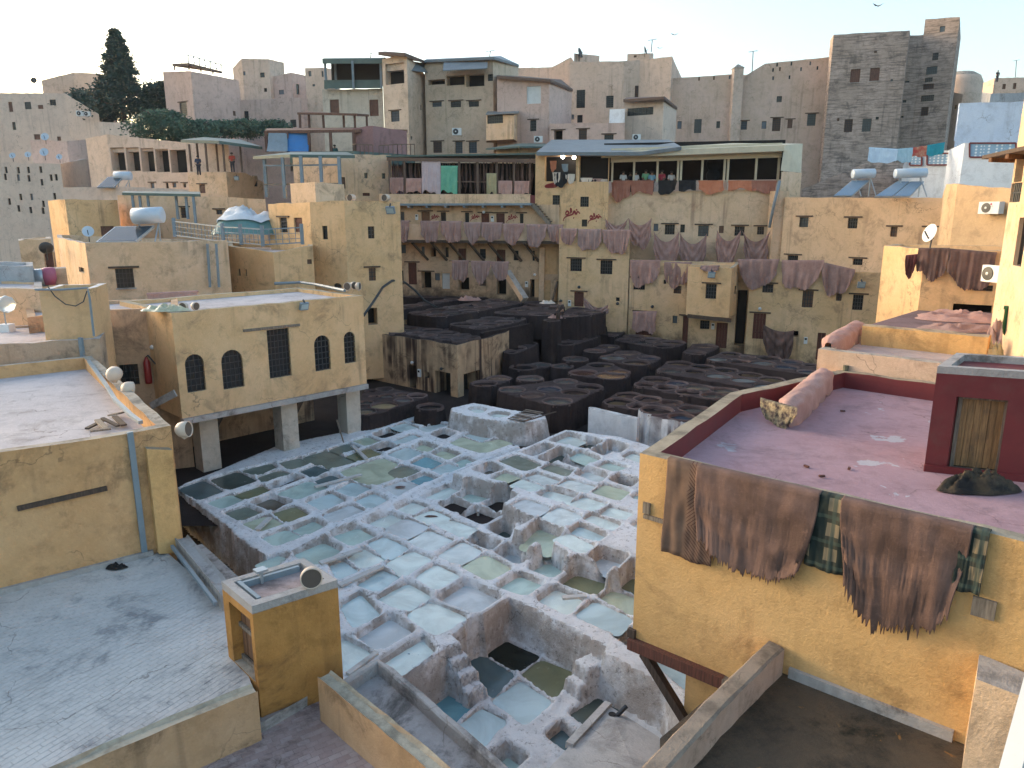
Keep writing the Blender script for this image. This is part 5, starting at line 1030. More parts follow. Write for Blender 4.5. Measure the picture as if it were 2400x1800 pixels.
bld('right_window_house', 'wide ochre house with scattered barred windows and solar heaters on top', [(835, 325, 53), (1785, 330, 45)], '6', z0=0, back=8, mat=plaster('right_wide_plaster', (.56, .405, .20), (.62, .455, .235), stain=(.16, .11, .08), samt=.45, streak=.45), par=.25, holes=[('wL', 918, 440, 970, 497), ('wL', 1197, 445, 1253, 505), ('wL', 1442, 497, 1482, 553), ('wL', 1648, 500, 1697, 565), ('wL', 850, 660, 910, 692), ('wL', 1225, 680, 1282, 716)])
bld('air_conditioned_house', 'ochre house wall with a white air conditioner at the right', [(1742, 320, 46), (1765, 250, 42), (1830, 250, 40), (2300, 290, 36)], '6', z0=4, back=6, mat=plaster('ac_house_plaster', (.50, .36, .17), (.56, .41, .20), stain=(.2, .15, .1), samt=.45), par=.15)
U1z = 2.6
uc = G((1056, 930), -.2); uF = D((1071, 809), uc.y); uz = uF.z
uR = G((1152, 790), uz); uL = G((868, 778), uz); uLL = D((760, 770), 46); uLL.z = uz
bld('streaked_workshop', 'low workshop with dye streaked ochre walls and vats on its roof', None, z0=-.4, poly=[uLL, uL, Vector((uF.x, uF.y, uz)), uR, uR + Vector((2, 5, 0)), uLL + Vector((1, 4, 0))], v='a', mat=GRIM, roof=DARKV, par=.28, th=.2, rough=.05, holes=[('v', 605, 1140, 690, 1430), ('v', 940, 1225, 1140, 1540), ('v', 800, 1225, 862, 1300), ('v', 1310, 1225, 1520, 1540)])
# ---------------- hides and cloths ----------------
def hide(label, tl, tr, drop, n, mat, swag=0., wrap=.25, fr=.3, seed=0, group='hides hung to dry', name='hide', cat='hide', fold=.07, shape=.45, nx=40, ny=16, pinch=.1, off=.05, wob=1., per=.55):
    r = random.Random(seed * 13 + 5); tl, tr, n = Vector(tl), Vector(tr), Vector(n); wd_ = (tr - tl).length
    ph = [r.uniform(0, 6.28) for _ in range(5)]; kf = r.uniform(2.2, 4.2); vs = []; fs = []
    sk = r.uniform(-.12, .12); jag = [r.uniform(-1, 1) for _ in range(nx + 1)]; cut = [r.uniform(0, 1) ** 2 for _ in range(nx + 1)]
    rows = ([-2, -1] if wrap else []) + list(range(ny + 1))
    for j in rows:
        for i in range(nx + 1):
            u = i / nx; s = max(j, 0) / ny
            a = abs(2 * u - 1)
            ln = drop * (1 - shape * a ** 2.5 + wob * (.10 * math.sin(5 * u + ph[0]) + .06 * math.sin(11 * u + ph[1]))) + drop * fr * (.10 * jag[i] + .16 * cut[i] * (1 - a * .5)) * 1.
            uu = .5 + (u - .5) * (1 - pinch * s * (1 + math.sin(3 * s + ph[2])) * .8) + sk * s * .3
            zt = tl.lerp(tr, u); top = zt.z - swag * 4 * u * (1 - u) * (1 - .0 * s)
            p = tl.lerp(tr, uu); z = top - ln * s
            o = off + fold * (.25 + s) * (per * (math.sin(kf * 6.28 * u + ph[3] + 1.2 * s + 1.5 * noise.noise((u * 3, s * 2, seed))) * .6 + .4 * math.sin(kf * 13 * u + ph[4])) + (1 - per) * 1.6 * noise.noise((u * 9 + seed, s * 1.6, 4.)) + .5) + .03 * noise.noise((u * 5 + seed, s * 4, 1.3)) + (.04 * s if wrap else 0)
            if swag: o += .10 * math.sin(6.28 * 2.5 * (s + abs(u - .5))) * .5
            if j == -2: o = -wrap; z = top - .06
            elif j == -1: o = -wrap * .3; z = top + .045
            elif j == 0 and wrap: z = top + .03
            vs.append((p.x + n.x * o, p.y + n.y * o, z))
    w = nx + 1
    fs = [(a * w + i, a * w + i + 1, (a + 1) * w + i + 1, (a + 1) * w + i) for a in range(len(rows) - 1) for i in range(nx)]
    ob = mesh(name, vs, fs, mat, None, True)
    if nx > 60 or name in ('rug', 'blanket'): md = ob.modifiers.new('thickness', 'SOLIDIFY'); md.thickness = .012
    return tag(ob, label, cat, group)
ORDN = ['first', 'second', 'third', 'fourth', 'fifth', 'sixth', 'seventh', 'eighth']
def PW(A, B, n, off):
    def f_(v, x, y):
        d = ray(q(v, x, y)); k = (n.x * A.x + n.y * A.y + off) / (n.x * d.x + n.y * d.y); return Vector((d.x * k, d.y * k, CAMZ + d.z * k))
    return f_
def row(v, items, pw, n, fmt, mats, seed, **kw):
    for i, it in enumerate(items):
        x0, x1, y0, y1 = it[:4]; a, b = pw(v, x0, y0), pw(v, x1, it[4] if len(it) > 4 else y0); c = pw(v, (x0 + x1) / 2, y1)
        hide(fmt.format(ORDN[i]), a, b, max(a.z, b.z) - c.z, n, mats[i % len(mats)], seed=seed + i, **kw)
pwB = PW(fA, fB, fn, BO + .02)
row('5', [(225, 305, 520, 650), (375, 500, 522, 665), (505, 642, 524, 660), (655, 768, 532, 655), (770, 908, 533, 660), (912, 1050, 540, 668), (1062, 1197, 544, 690), (1198, 1300, 546, 665)], pwB, fn, '{} mauve hide from the left on the long balcony row', [HIDE[2], HIDE[2], HIDE[0]], 10, fold=.12)
pwL = PW(fA, fB, fn, 2.2)
a, b = pwL('5', 560, 778), pwL('5', 960, 792); tag(MB().tube([a, b], .03, 5).build('drying_pole', WOODD), 'thin pole carrying three hides below the balcony', 'pole')
row('5', [(578, 692, 778, 915), (703, 832, 782, 912), (828, 948, 786, 900)], pwL, fn, '{} grey hide on the pole below the balcony', [HIDE[2]], 30, fold=.1, group='hides on the pole below the balcony', wrap=.06)
def plane_of(pa, Ya, pb, Yb):
    A = D(pa, Ya); B = D(pb, Yb); d = Vector((B.x - A.x, B.y - A.y, 0)).normalized(); return A, B, Vector((d.y, -d.x, 0))
A1, B1, n1 = plane_of((1311, 540), 55, (1477, 545), 53.2); pw1 = PW(A1, B1, n1, .03)
row('5', [(1285, 1392, 572, 665), (1396, 1550, 576, 715), (1555, 1738, 580, 735)], pw1, n1, '{} mauve hide from the left over the top of the yard front house', [HIDE[0], HIDE[2]], 40, fold=.12, group='hides over the yard front house')
A4, B4, n4 = plane_of((1422, 452), 57.5, (1832, 442), 54.5); pw4 = PW(A4, B4, n4, 1.2)
row('5', [(1572, 1724, 500, 570), (1722, 1874, 498, 655)], pw4, n4, '{} of two pale hides slung high beside the small windows', [HIDE[0]], 50, swag=.55, wrap=0, fold=.12, shape=.3, group='hides slung by their corners')
row('6', [(78, 228, 518, 690), (230, 388, 530, 690), (443, 582, 512, 705), (588, 752, 515, 680)], pw4, n4, '{} of four hides slung by their corners under the small windows', [HIDE[0], HIDE[1]], 60, swag=.8, wrap=0, fold=.14, shape=.25, pinch=.25, group='hides slung by their corners')
A2, B2, n2_ = plane_of((1477, 612), 53.2, (1765, 622), 50.0); pw2 = PW(A2, B2, n2_, .03)
row('5', [(1735, 1932, 776, 940), (1955, 2132, 790, 955)], pw2, n2_, '{} mauve hide over the roof edge left of the projecting bay', [HIDE[0], HIDE[1]], 70, fold=.13, group='hides over the low roof edge')
A3, B3, n3 = plane_of(q('6', 640, 690), 49.3, q('6', 1060, 705), 47.6); pw3 = PW(A3, B3, n3, .03)
row('6', [(562, 802, 686, 835), (818, 1062, 692, 862), (1048, 1240, 702, 870, 745)], pw3, n3, '{} mauve hide over the roof edge right of the projecting bay', [HIDE[1], HIDE[0], HIDE[1]], 80, fold=.14, group='hides over the low roof edge')
row('6', [(350, 458, 722, 752)], PW(*plane_of(q('6', 278, 722), 49.6, q('6', 530, 735), 48.2), .05), n3, 'small hide lying over the top of the projecting bay', [HIDE[1]], 88, fold=.06)
row('5', [(1752, 1908, 1108, 1240)], PW(A2, B2, n2_, .5), n2_, 'mauve hide hanging before the dark doorway in the yard', [HIDE[0]], 90, fold=.14, wrap=.05, shape=.2)
row('6', [(712, 888, 1062, 1235, 1095)], PW(A3, B3, n3, .5), n3, 'dark grey hide draped beside the tall door on the right', [HIDED], 91, fold=.2, wrap=.05, shape=.3, swag=.25)
row('5', [(1432, 1592, 1005, 1080, 1060)], PW(A1, B1, n1, .6), n1, 'narrow hide slung like a hammock beside the yard door', [HIDE[2]], 92, fold=.1, wrap=0, swag=.5, shape=.3)
AH = Vector((sA.x, sA.y, 0)); nH = Vector((sd2.y, -sd2.x, 0)); pwH = PW(sA, sB, nH, .02)
row('m', [(1118, 1440, 105, 400), (1440, 1930, 112, 480, 150)], pwH, nH, '{} dark brown hide over the edge of the small yellow house', [HIDED], 95, fold=.08, fr=.4, group='hides over the small yellow house', shape=.25)
a, b = pwH('m', 985, 185), pwH('m', 1115, 170); hide('maroon blanket bundled beside the dark hides', a, b, .75, nH, leather('maroon_cloth', (.07, .02, .022), (.11, .035, .035)), seed=97, fold=.1, name='blanket', cat='blanket')
pw5 = PW(A4, B4, n4, .06)
CT_ = [(72, 176, 938, 1035, HIDER, 'tan red hide at the left end of the shop terrace row'), (174, 292, 938, 1000, HIDER, 'tan red hide second from the left on the shop terrace row'), (316, 414, 938, 1005, HIDEK, 'black hide on the shop terrace row'), (422, 512, 938, 985, HIDEK, 'black hide with a pale edge on the shop terrace row'), (524, 654, 938, 1000, HIDEO, 'orange red hide in the middle of the shop terrace row'), (678, 802, 938, 982, HIDEO, 'bright orange hide on the shop terrace row'), (798, 932, 938, 1000, HIDER, 'tan red hide at the right end of the shop terrace row')]
for i, (x0, x1, y0, y1, m, lb) in enumerate(CT_):
    a, b, c = pw5('3', x0, y0), pw5('3', x1, y0), pw5('3', (x0 + x1) / 2, y1); hide(lb, a, b, a.z - c.z, n4, m, seed=110 + i, fold=.06, shape=-.15 if i % 2 else .2, fr=.15, group='hides on the shop terrace')
# market terrace cloths
pwM = PW(fA, fB, fn, -.55)
for i, (x0, x1, y0, y1, m, lb, cat) in enumerate([(178, 266, 242, 335, HIDE[0], 'mauve hide at the left end of the market terrace', 'hide'), (282, 384, 246, 335, HIDEP, 'pinkish hide left of the pale rug', 'hide'), (880, 970, 262, 350, HIDEP, 'torn pink hide right of the straw mat', 'hide'), (985, 1082, 264, 352, HIDEP, 'pink hide at the right end of the market terrace', 'hide'),
        (384, 506, 125, 345, leather('faded_pink_rug', (.46, .36, .37), (.52, .43, .44)), 'faded pink and grey rug hung on the market terrace', 'rug'), (508, 616, 165, 340, leather('green_cloth', (.12, .36, .24), (.16, .42, .29)), 'mint green cloth hung on the market terrace', 'cloth'), (804, 868, 214, 348, leather('straw_mat', (.34, .29, .16), (.40, .34, .20)), 'straw coloured mat hung on the market terrace', 'mat')]):
    a, b, c = pwM('5', x0, y0), pwM('5', x1, y0), pwM('5', (x0 + x1) / 2, y1); hide(lb, a, b, a.z - c.z, fn, m, seed=130 + i, fold=.05, shape=.05 if cat == 'hide' else 0, fr=.12 if cat == 'hide' else 0, pinch=.02, name={'hide': 'hide', 'rug': 'rug', 'cloth': 'cloth', 'mat': 'mat'}[cat], cat=cat, group='cloths on the market terrace', wrap=.05)
# hides, rug and plaid blankets on the golden wall
def plaid(name, a, b, c):
    m, N, L, P_ = nodes_of(name); k = None
    tc = N.new('ShaderNodeTexCoord'); mp = N.new('ShaderNodeMapping'); L.new(tc.outputs['Object'], mp.inputs[0]); mp.inputs['Rotation'].default_value = (0, 0, -math.atan2(rd.y, rd.x)); sp = N.new('ShaderNodeSeparateXYZ'); L.new(mp.outputs[0], sp.inputs[0])
    fac = []
    for o_, f_ in ((0, 17.), (2, 17.)):
        s_ = N.new('ShaderNodeMath'); s_.operation = 'MULTIPLY'; L.new(sp.outputs[o_], s_.inputs[0]); s_.inputs[1].default_value = f_
        t_ = N.new('ShaderNodeMath'); t_.operation = 'SINE'; L.new(s_.outputs[0], t_.inputs[0]); fac.append(t_.outputs[0])
    x_ = ramp(N, L, fac[0], .0, .1); y_ = ramp(N, L, fac[1], .0, .1)
    k = mixc(N, L, x_, a, b); k = mixc(N, L, mul(N, L, y_, .85), k, a); t1 = ramp(N, L, fac[0], .86, .93); k = mixc(N, L, mul(N, L, t1, .7), k, c); t2 = ramp(N, L, fac[1], .86, .93); k = mixc(N, L, mul(N, L, t2, .7), k, c)
    L.new(k, P_.inputs['Base Color']); P_.inputs['Roughness'].default_value = .95; bump(N, L, P_, [tex(N, L, scale=60, detail=2)], .004, .4); return m
PLD = plaid('green_plaid', (.012, .02, .017), (.19, .15, .095), (.05, .07, .055))
def rugmat():
    m, N, L, P_ = nodes_of('dark_woven_rug'); tc = N.new('ShaderNodeTexCoord'); mp = N.new('ShaderNodeMapping'); L.new(tc.outputs['Object'], mp.inputs[0]); mp.inputs['Rotation'].default_value = (0, 0, -math.atan2(rd.y, rd.x)); sp = N.new('ShaderNodeSeparateXYZ'); L.new(mp.outputs[0], sp.inputs[0])
    az_ = N.new('ShaderNodeMath'); az_.operation = 'PINGPONG'; L.new(sp.outputs[2], az_.inputs[0]); az_.inputs[1].default_value = .62
    ad_ = N.new('ShaderNodeMath'); ad_.operation = 'ADD'; L.new(sp.outputs[0], ad_.inputs[0]); L.new(az_.outputs[0], ad_.inputs[1])
    s_ = N.new('ShaderNodeMath'); s_.operation = 'MULTIPLY'; L.new(ad_.outputs[0], s_.inputs[0]); s_.inputs[1].default_value = 95
    t_ = N.new('ShaderNodeMath'); t_.operation = 'SINE'; L.new(s_.outputs[0], t_.inputs[0])
    band = ramp(N, L, sp.outputs[0], -.06, .0)
    k = mixc(N, L, ramp(N, L, tex(N, L, scale=2.5, detail=5), .35, .7), (.115, .07, .05), (.165, .105, .075))
    k = mixc(N, L, mul(N, L, ramp(N, L, t_.outputs[0], .55, .75), band), k, (.055, .018, .014))
    L.new(k, P_.inputs['Base Color']); P_.inputs['Roughness'].default_value = .95; bump(N, L, P_, [tex(N, L, scale=45, detail=3)], .006, .5); return m
def R8(x, y, o=.02): return PW(RA, RBp, nR, o)('8', x, y)
topz = RA.z
def rtop_at(x, y=450):
    p = R8(x, y); p.z = topz; return p
hide('flat dark brown woven rug with red chevron lines on the golden wall', rtop_at(287), rtop_at(500), topz - R8(380, 800).z, nR, rugmat(), seed=150, fold=.012, shape=-.0, fr=.02, pinch=0, wob=.1, per=0, wrap=.25, name='rug', cat='rug', group='drying on the golden wall', off=.02)
hide('dark plaid blanket between the two big hides', rtop_at(880), rtop_at(1050), topz - R8(960, 850).z, nR, PLD, seed=151, fold=.02, shape=.0, fr=.0, pinch=0, wob=.1, per=.1, name='blanket', cat='blanket', group='drying on the golden wall', off=.03)
hide('dark plaid blanket right of the second big hide', rtop_at(1525), rtop_at(1648), topz - R8(1585, 950).z, nR, PLD, seed=152, fold=.02, shape=.0, fr=.0, pinch=0, wob=.1, per=.1, name='blanket', cat='blanket', group='drying on the golden wall', off=.03)
BIGH = leather('big_brown_hide', (.085, .050, .040), (.185, .112, .092), .10, .9, .25)
hide('left of the two big brown hides on the golden wall', rtop_at(415), rtop_at(925), topz - R8(670, 868).z, nR, BIGH, seed=153, fold=.035, shape=.25, fr=.5, nx=90, ny=40, pinch=.10, wob=.3, per=.12, off=.06, group='drying on the golden wall')
hide('right of the two big brown hides on the golden wall', rtop_at(1015), rtop_at(1575), topz - R8(1290, 1105).z, nR, BIGH, seed=154, fold=.035, shape=.3, fr=.5, nx=90, ny=40, pinch=.12, wob=.3, per=.12, off=.06, group='drying on the golden wall')
# pink hides rolled over the roof edge
def roll(label, a, b, r, seed):
    r_ = random.Random(seed); a, b = Vector(a), Vector(b); d = (b - a).normalized(); s_ = Vector((d.y, -d.x, 0)); n = 30; vs = []; m = 22
    for i in range(n + 1):
        u = i / n; c = a.lerp(b, u); tp_ = min(1, .12 + min(u, 1 - u) * 9) ** .5
        for k in range(m + 1):
            an = math.pi * (1.22 * k / m - .12); rr = r * tp_ * (1 + .10 * noise.noise((u * 7, k * .45, seed)) + .05 * math.sin(u * 30 + k)); hang = .25 * max(0, (k - m + 4) / 4) + .35 * max(0, (4 - k) / 4) * (1 + noise.noise((u * 12, seed, 2)))
            vs.append(c + s_ * math.cos(an) * rr * 1.15 + UP * (math.sin(an) * rr - hang))
    fs = [(i * (m + 1) + k, (i + 1) * (m + 1) + k, (i + 1) * (m + 1) + k + 1, i * (m + 1) + k + 1) for i in range(n) for k in range(m)]
    return tag(mesh('rolled_hide', vs, fs, HIDEP, None, True), label, 'hide', 'pink hides rolled over roof edges')
roll('pink hides rolled over the left edge of the mauve roof', G((1842, 962), 5.55), G((1938, 876), 5.55), .22, 3)
roll('pink hides rolled over the corner of the pinkish roof', G(q('m', 180, 1105), zt + .05), G(q('m', 510, 905), zt + .15), .22, 5)
PRN = leather('printed_cloth', (.03, .018, .024), (.34, .27, .16), 0, 9)
a, b = G((1782, 938), 5.63), G((1868, 962), 5.63); hide('dark printed cloth with cream leaves over the end of the maroon parapet', b, a, .42, Vector((-.3, -1, 0)).normalized(), PRN, seed=160, fold=.06, name='cloth', cat='cloth', wrap=.3, fr=.1)
# ---------------- roofs, canopies, pergolas ----------------
def slab(label, name, v, pts, th, mat, cat='roof', posts=(), pmat=None, pw_=.14, group=None, ribs=0):
    P_ = [D(q(v, x, y), Y) for x, y, Y in pts]; ctr = sum(P_, Vector()) / len(P_)
    t = thing(name, (ctr.x, ctr.y, min(p.z for p in P_) - .1), label, cat, group); m = MB(); n = len(P_)
    m.add(P_ + [p - UP * th for p in P_], [tuple(range(n)), tuple(range(2 * n - 1, n - 1, -1))] + [(i, n + i, n + (i + 1) % n, (i + 1) % n) for i in range(n)]); m.build('roof_sheet', mat, t)
    for i, (x, y0, y1, Y) in enumerate(posts):
        a, b = D(q(v, x, y0), Y), D(q(v, x, y1), Y); MB().bar(Vector((a.x, a.y, b.z)), a, pw_, pw_).build('post', pmat or BROWNF, t)
    if ribs and n >= 4:
        for k in range(ribs):
            a = P_[0].lerp(P_[1], (k + .5) / ribs); b = P_[3].lerp(P_[2], (k + .5) / ribs); MB().tube([a + UP * .03, b + UP * .03], .05, 5).build('corrugation', mat, t)
    return t
slab('green roofed pavilion where two people stand', 'pavilion', '1', [(1172, 905, 68), (1420, 912, 66), (1700, 950, 68), (1560, 905, 74), (1320, 888, 74)], .25, GREEN, 'pavilion', posts=[(1225, 935, 1112, 67.5), (1275, 930, 1112, 70), (1330, 930, 1112, 66.8), (1442, 920, 1112, 66.5), (1555, 935, 1115, 68), (1400, 925, 1112, 70)])
slab('open pergola with a green beam roof above the solar heater', 'pergola', '1', [(790, 1248, 49), (1300, 1258, 48), (1295, 1242, 51), (800, 1238, 51)], .16, GREEN, 'pergola', posts=[(857, 1265, 1345, 49), (905, 1268, 1345, 49), (957, 1268, 1340, 49), (1140, 1270, 1420, 49), (1205, 1275, 1420, 48.5), (1252, 1265, 1450, 48.2)], pmat=BLUEG)
pg = slab('tall steel pergola with a green sheet roof', 'pergola', '1', [(1640, 1012, 53), (1880, 1000, 51), (2300, 1005, 51), (2250, 985, 58), (1890, 985, 58)], .2, GREEN, 'pergola', posts=[(1712, 1030, 1280, 52.8), (1830, 1020, 1285, 51.5), (1948, 1010, 1190, 51), (2075, 1012, 1180, 51), (2195, 1015, 1290, 51)], pmat=BLUEG, pw_=.2)
for y in (1068, 1190):
    a, b = D(q('1', 1712, y + 6), 52.5), D(q('1', 2195, y), 51); MB().bar(a, b, .1, .1).build('cross_beam', BLUEG if y < 1100 else WOODG, pg)
slab('upper brown pergola of the timber terrace', 'pergola', '2', [(-10, 728, 72), (370, 735, 70), (455, 742, 74), (40, 722, 77)], .2, REDM, 'pergola', posts=[(5, 735, 828, 72), (65, 738, 828, 72), (158, 740, 828, 71.5), (290, 740, 825, 71), (362, 742, 828, 70.5), (440, 748, 830, 73)], pmat=REDM, pw_=.18)
tt = slab('long timber framed terrace with blue awnings', 'timber_terrace', '1', [(1715, 845, 66), (2330, 838, 64), (2640, 840, 70), (2300, 826, 74), (1730, 832, 72)], .25, REDM, 'terrace', posts=[(1722, 850, 985, 66), (1860, 850, 985, 65.5), (2000, 850, 985, 65), (2140, 850, 985, 64.5), (2290, 850, 985, 64.2)], pmat=REDM, pw_=.22)
for x0, x1, m in ((1740, 1858, BLUEG), (1866, 1994, BLUEP)):
    P_ = [D(q('1', x0, 862), 65.6), D(q('1', x1, 862), 65.4), D(q('1', x1, 980), 64.2), D(q('1', x0 - 18, 980), 64.4)]; k = 8; vs = []; fs = []
    for j in range(k + 1):
        for i in range(13):
            u, s = i / 12, j / k; p = P_[0].lerp(P_[1], u).lerp(P_[3].lerp(P_[2], u), s); vs.append((p.x, p.y + .25 * math.sin(s * 2.2) + .06 * math.sin(u * 38), p.z))
    fs = [(j * 13 + i, j * 13 + i + 1, (j + 1) * 13 + i + 1, (j + 1) * 13 + i) for j in range(k) for i in range(12)]; mesh('awning', vs, fs, m, tt, True)
bld('timber_terrace_wall', 'reddish boarded side wall of the timber terrace', [(350, 830, 64.5), (480, 815, 64), (700, 850, 68)], '2', z0=8, back=2, mat=plaster('reddish_boards', (.26, .155, .12), (.31, .19, .15), stain=(.12, .08, .07)), par=.1)
tfl = [D(q('2', x, y), Y) for x, y, Y in [(-60, 985, 63), (350, 985, 62), (750, 990, 66), (700, 985, 74), (-60, 980, 74)]]
tag(MB().prism([p.xy for p in tfl], tfl[0].z - .9, tfl[0].z).build('terrace_deck', GREEN), 'green edged deck of the timber terrace', 'deck')
for nm, lb, v, pp in [('deck_railing', 'dark railing at the right end of the timber deck', '2', [(520, 945, 63.5), (640, 935, 63.5), (750, 935, 66)]), ('deck_railing', 'dark railing at the front of the timber deck', '2', [(350, 935, 62.5), (370, 935, 62.3), (480, 940, 62.6)])]:
    P_ = [D(q(v, *c[:2]), c[2]) for c in pp]; t = thing(nm, P_[0], lb, 'railing')
    for a, b in zip(P_, P_[1:]):
        MB().bar(a, b, .07, .07).build('rail', BROWNF, t)
        for j in range(5):
            c = a.lerp(b, j / 4); MB().bar(c - UP * 1.7, c, .05).build('baluster', BROWNF, t)
cn = slab('green canopied terrace in the centre skyline', 'canopy', '2', [(152, 380, 83), (540, 378, 81), (560, 372, 86), (165, 376, 88)], .5, GREEN, 'canopy', posts=[(170, 395, 578, 83.5), (348, 395, 575, 82), (530, 395, 575, 81.5), (235, 400, 578, 86)], pmat=BLUEG, pw_=.22)
a, b = D(q('2', 165, 523), 83), D(q('2', 535, 520), 81.5); c, d_ = D(q('2', 165, 575), 83), D(q('2', 535, 572), 81.5)
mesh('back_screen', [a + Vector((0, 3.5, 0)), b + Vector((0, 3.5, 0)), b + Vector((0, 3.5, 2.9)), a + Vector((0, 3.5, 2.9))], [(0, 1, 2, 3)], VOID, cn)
MB().bar(a, b, .08, .1).build('railing', GREEN, cn); mesh('railing_net', [a, b, d_, c], [(0, 1, 2, 3)], GREEN, cn)
slab('sloping roof of the lookout tower', 'tower_roof', '2', [(515, 336, 79.5), (690, 342, 78.2), (860, 412, 83), (800, 385, 90), (560, 332, 86)], .3, BROWNF, 'roof')
slab('long low metal roof of the central house', 'metal_roof', '2', [(815, 388, 81.5), (1265, 368, 78.8), (1428, 418, 84), (1310, 362, 92), (830, 382, 90)], .25, CORR, 'roof')
slab('brown sloping roof of the terracotta house', 'shed_roof', '2', [(1282, 490, 77), (1632, 514, 75.4), (1778, 578, 82), (1700, 515, 86), (1300, 482, 86)], .25, BROWNF, 'roof')
aw = slab('grey fabric awning on the central house', 'awning', '2', [(935, 455, 78.8), (1222, 440, 77.6), (1225, 400, 79.3), (940, 405, 80.6)], .08, CORR, 'awning')
slab('open flap shutter awning of the lookout tower', 'awning', '2', [(700, 450, 79.5), (870, 470, 82.5), (850, 415, 84), (745, 398, 81)], .08, CORR, 'awning')
ba = bld('balcony_box', 'small ochre balcony box with a corrugated lid', [(1215, 745, 76), (1395, 745, 74.5), (1418, 735, 77)], '2', z0=D(q('2', 1300, 905), 75).z, back=2, mat=YEL2, par=.1, holes=[('w', 1222, 745, 1325, 800)])[0]
slab('corrugated lid over the small balcony box', 'shed_roof', '2', [(1212, 738, 75.6), (1425, 728, 74), (1430, 715, 78), (1225, 722, 79)], .1, CORR, 'roof')
slab('green edged roof of a cream hut below the terracotta house', 'shed_roof', '2', [(1212, 962, 66), (1430, 945, 64.5), (1620, 950, 66), (1600, 930, 72), (1440, 928, 72)], .15, GREEN, 'roof')
bld('cream_hut', 'cream hut under a green edged roof', [(1280, 965, 67), (1430, 952, 65.5), (1560, 958, 67)], '2', z0=8, back=4, mat=YEL2, par=.05)
slab('long corrugated grey roof over the leather shop', 'shop_roof', '2', [(1540, 985, 56.5), (2215, 985, 55.5), (2480, 950, 55), (2400, 905, 64), (1640, 905, 66)], .25, CORR, 'roof', ribs=0)
slab('dark flat roof of the cream hut on the hill', 'flat_roof', '3', [(135, 515, 75), (345, 500, 73), (415, 556, 78), (350, 500, 84), (150, 505, 84)], .25, BROWNF, 'roof')
t = slab('cream roof canopy over the shop terrace', 'shop_canopy', '3', [(20, 790, 56.4), (970, 752, 53.6), (1065, 745, 58), (500, 735, 64), (40, 775, 62)], .4, CREAM, 'canopy', posts=[(x, 800, 945, Y) for x, Y in ((80, 57.3), (193, 57), (315, 56.7), (422, 56.4), (438, 56.3), (548, 56), (664, 55.7), (682, 55.6), (828, 55.2), (945, 54.9))], pmat=CREAM, pw_=.14)
a, b = D(q('3', 70, 832), 57.0), D(q('3', 955, 805), 54.6); MB().bar(a + UP * .35, b + UP * .35, .06, 1.0).build('valance', CREAM, t)
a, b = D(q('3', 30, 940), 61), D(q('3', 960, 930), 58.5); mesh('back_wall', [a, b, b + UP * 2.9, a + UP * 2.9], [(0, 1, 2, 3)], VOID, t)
a, b = D(q('3', 970, 752), 54), D(q('3', 1060, 752), 56.5); c, d_ = D(q('3', 1052, 895), 56.5), D(q('3', 950, 885), 54); mesh('side_panel', [a, b, c, d_, a + Vector((.1, .1, 0)), b + Vector((.1, .1, 0)), c + Vector((.1, .1, 0)), d_ + Vector((.1, .1, 0))], [(0, 1, 2, 3), (4, 5, 6, 7), (0, 4, 5, 1), (1, 5, 6, 2), (2, 6, 7, 3), (3, 7, 4, 0)], CREAM, t)
bld('canopy_corner_wall', 'small ochre wall end below the canopy side panel', [(955, 890, 54), (1060, 895, 56)], '3', z0=8, back=2, mat=YEL2, par=.05)
for i, (x, y, r) in enumerate([(605, 850, .55), (600, 910, .5)]):
    c = D(q('3', x, y), 57.5); tag(MB().lathe(c, [(.02, -.12), (r, -.1), (r, .1), (.02, .12)], 18, (0, 1, 0)).build('round_pouffe', HIDEK, None, True), ['upper', 'lower'][i] + ' black round leather pouffe hung in the shop terrace', 'pouffe')
# market terrace frame with hanging strips
mt = thing('market_shelter', pwM('5', 600, 345), 'timber market shelter hung with dark leather strips', 'shelter')
for x in (168, 266, 382, 622, 742, 868, 980, 1082):
    a, b = pwM('5', x, 112), pwM('5', x, 348); MB().bar(Vector((a.x, a.y, b.z)) - fn * .12, a - fn * .12, .16, .16).build('post', BROWNF, mt)
a, b = pwM('5', 160, 118), pwM('5', 1150, 132); MB().bar(a, b, .3, .25).build('front_beam', BROWNF, mt)
MB().prism([(a + fn * .2).xy, (b + fn * .2).xy, (b - fn * 4).xy, (a - fn * 4).xy], a.z + .13, a.z + .25).build('roof_sheet', GREEN, mt)
a, b = pwM('5', 170, 258), pwM('5', 1085, 268); MB().bar(a - fn * .3, b - fn * .3, .1, .1).build('rail', BROWNF, mt)
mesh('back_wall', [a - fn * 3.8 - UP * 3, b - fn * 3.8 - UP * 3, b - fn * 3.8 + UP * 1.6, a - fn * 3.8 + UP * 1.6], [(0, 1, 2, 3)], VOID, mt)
for j in range(64):
    u = (j + .5) / 64; c = a.lerp(b, u) - fn * rnd.uniform(.5, 1.6); c.z = pwM('5', 600, 138).z; L_ = rnd.uniform(1.7, 2.9); w = rnd.uniform(.06, .14); m = MB(); pts = []
    MB().tube([c, c + Vector((rnd.uniform(-.1, .1), 0, -L_ * .5)), c + Vector((rnd.uniform(-.12, .12), 0, -L_))], [w * .5, w, w * .35], 5).build('hanging_strip', HIDED if j % 3 else BIGH, mt)
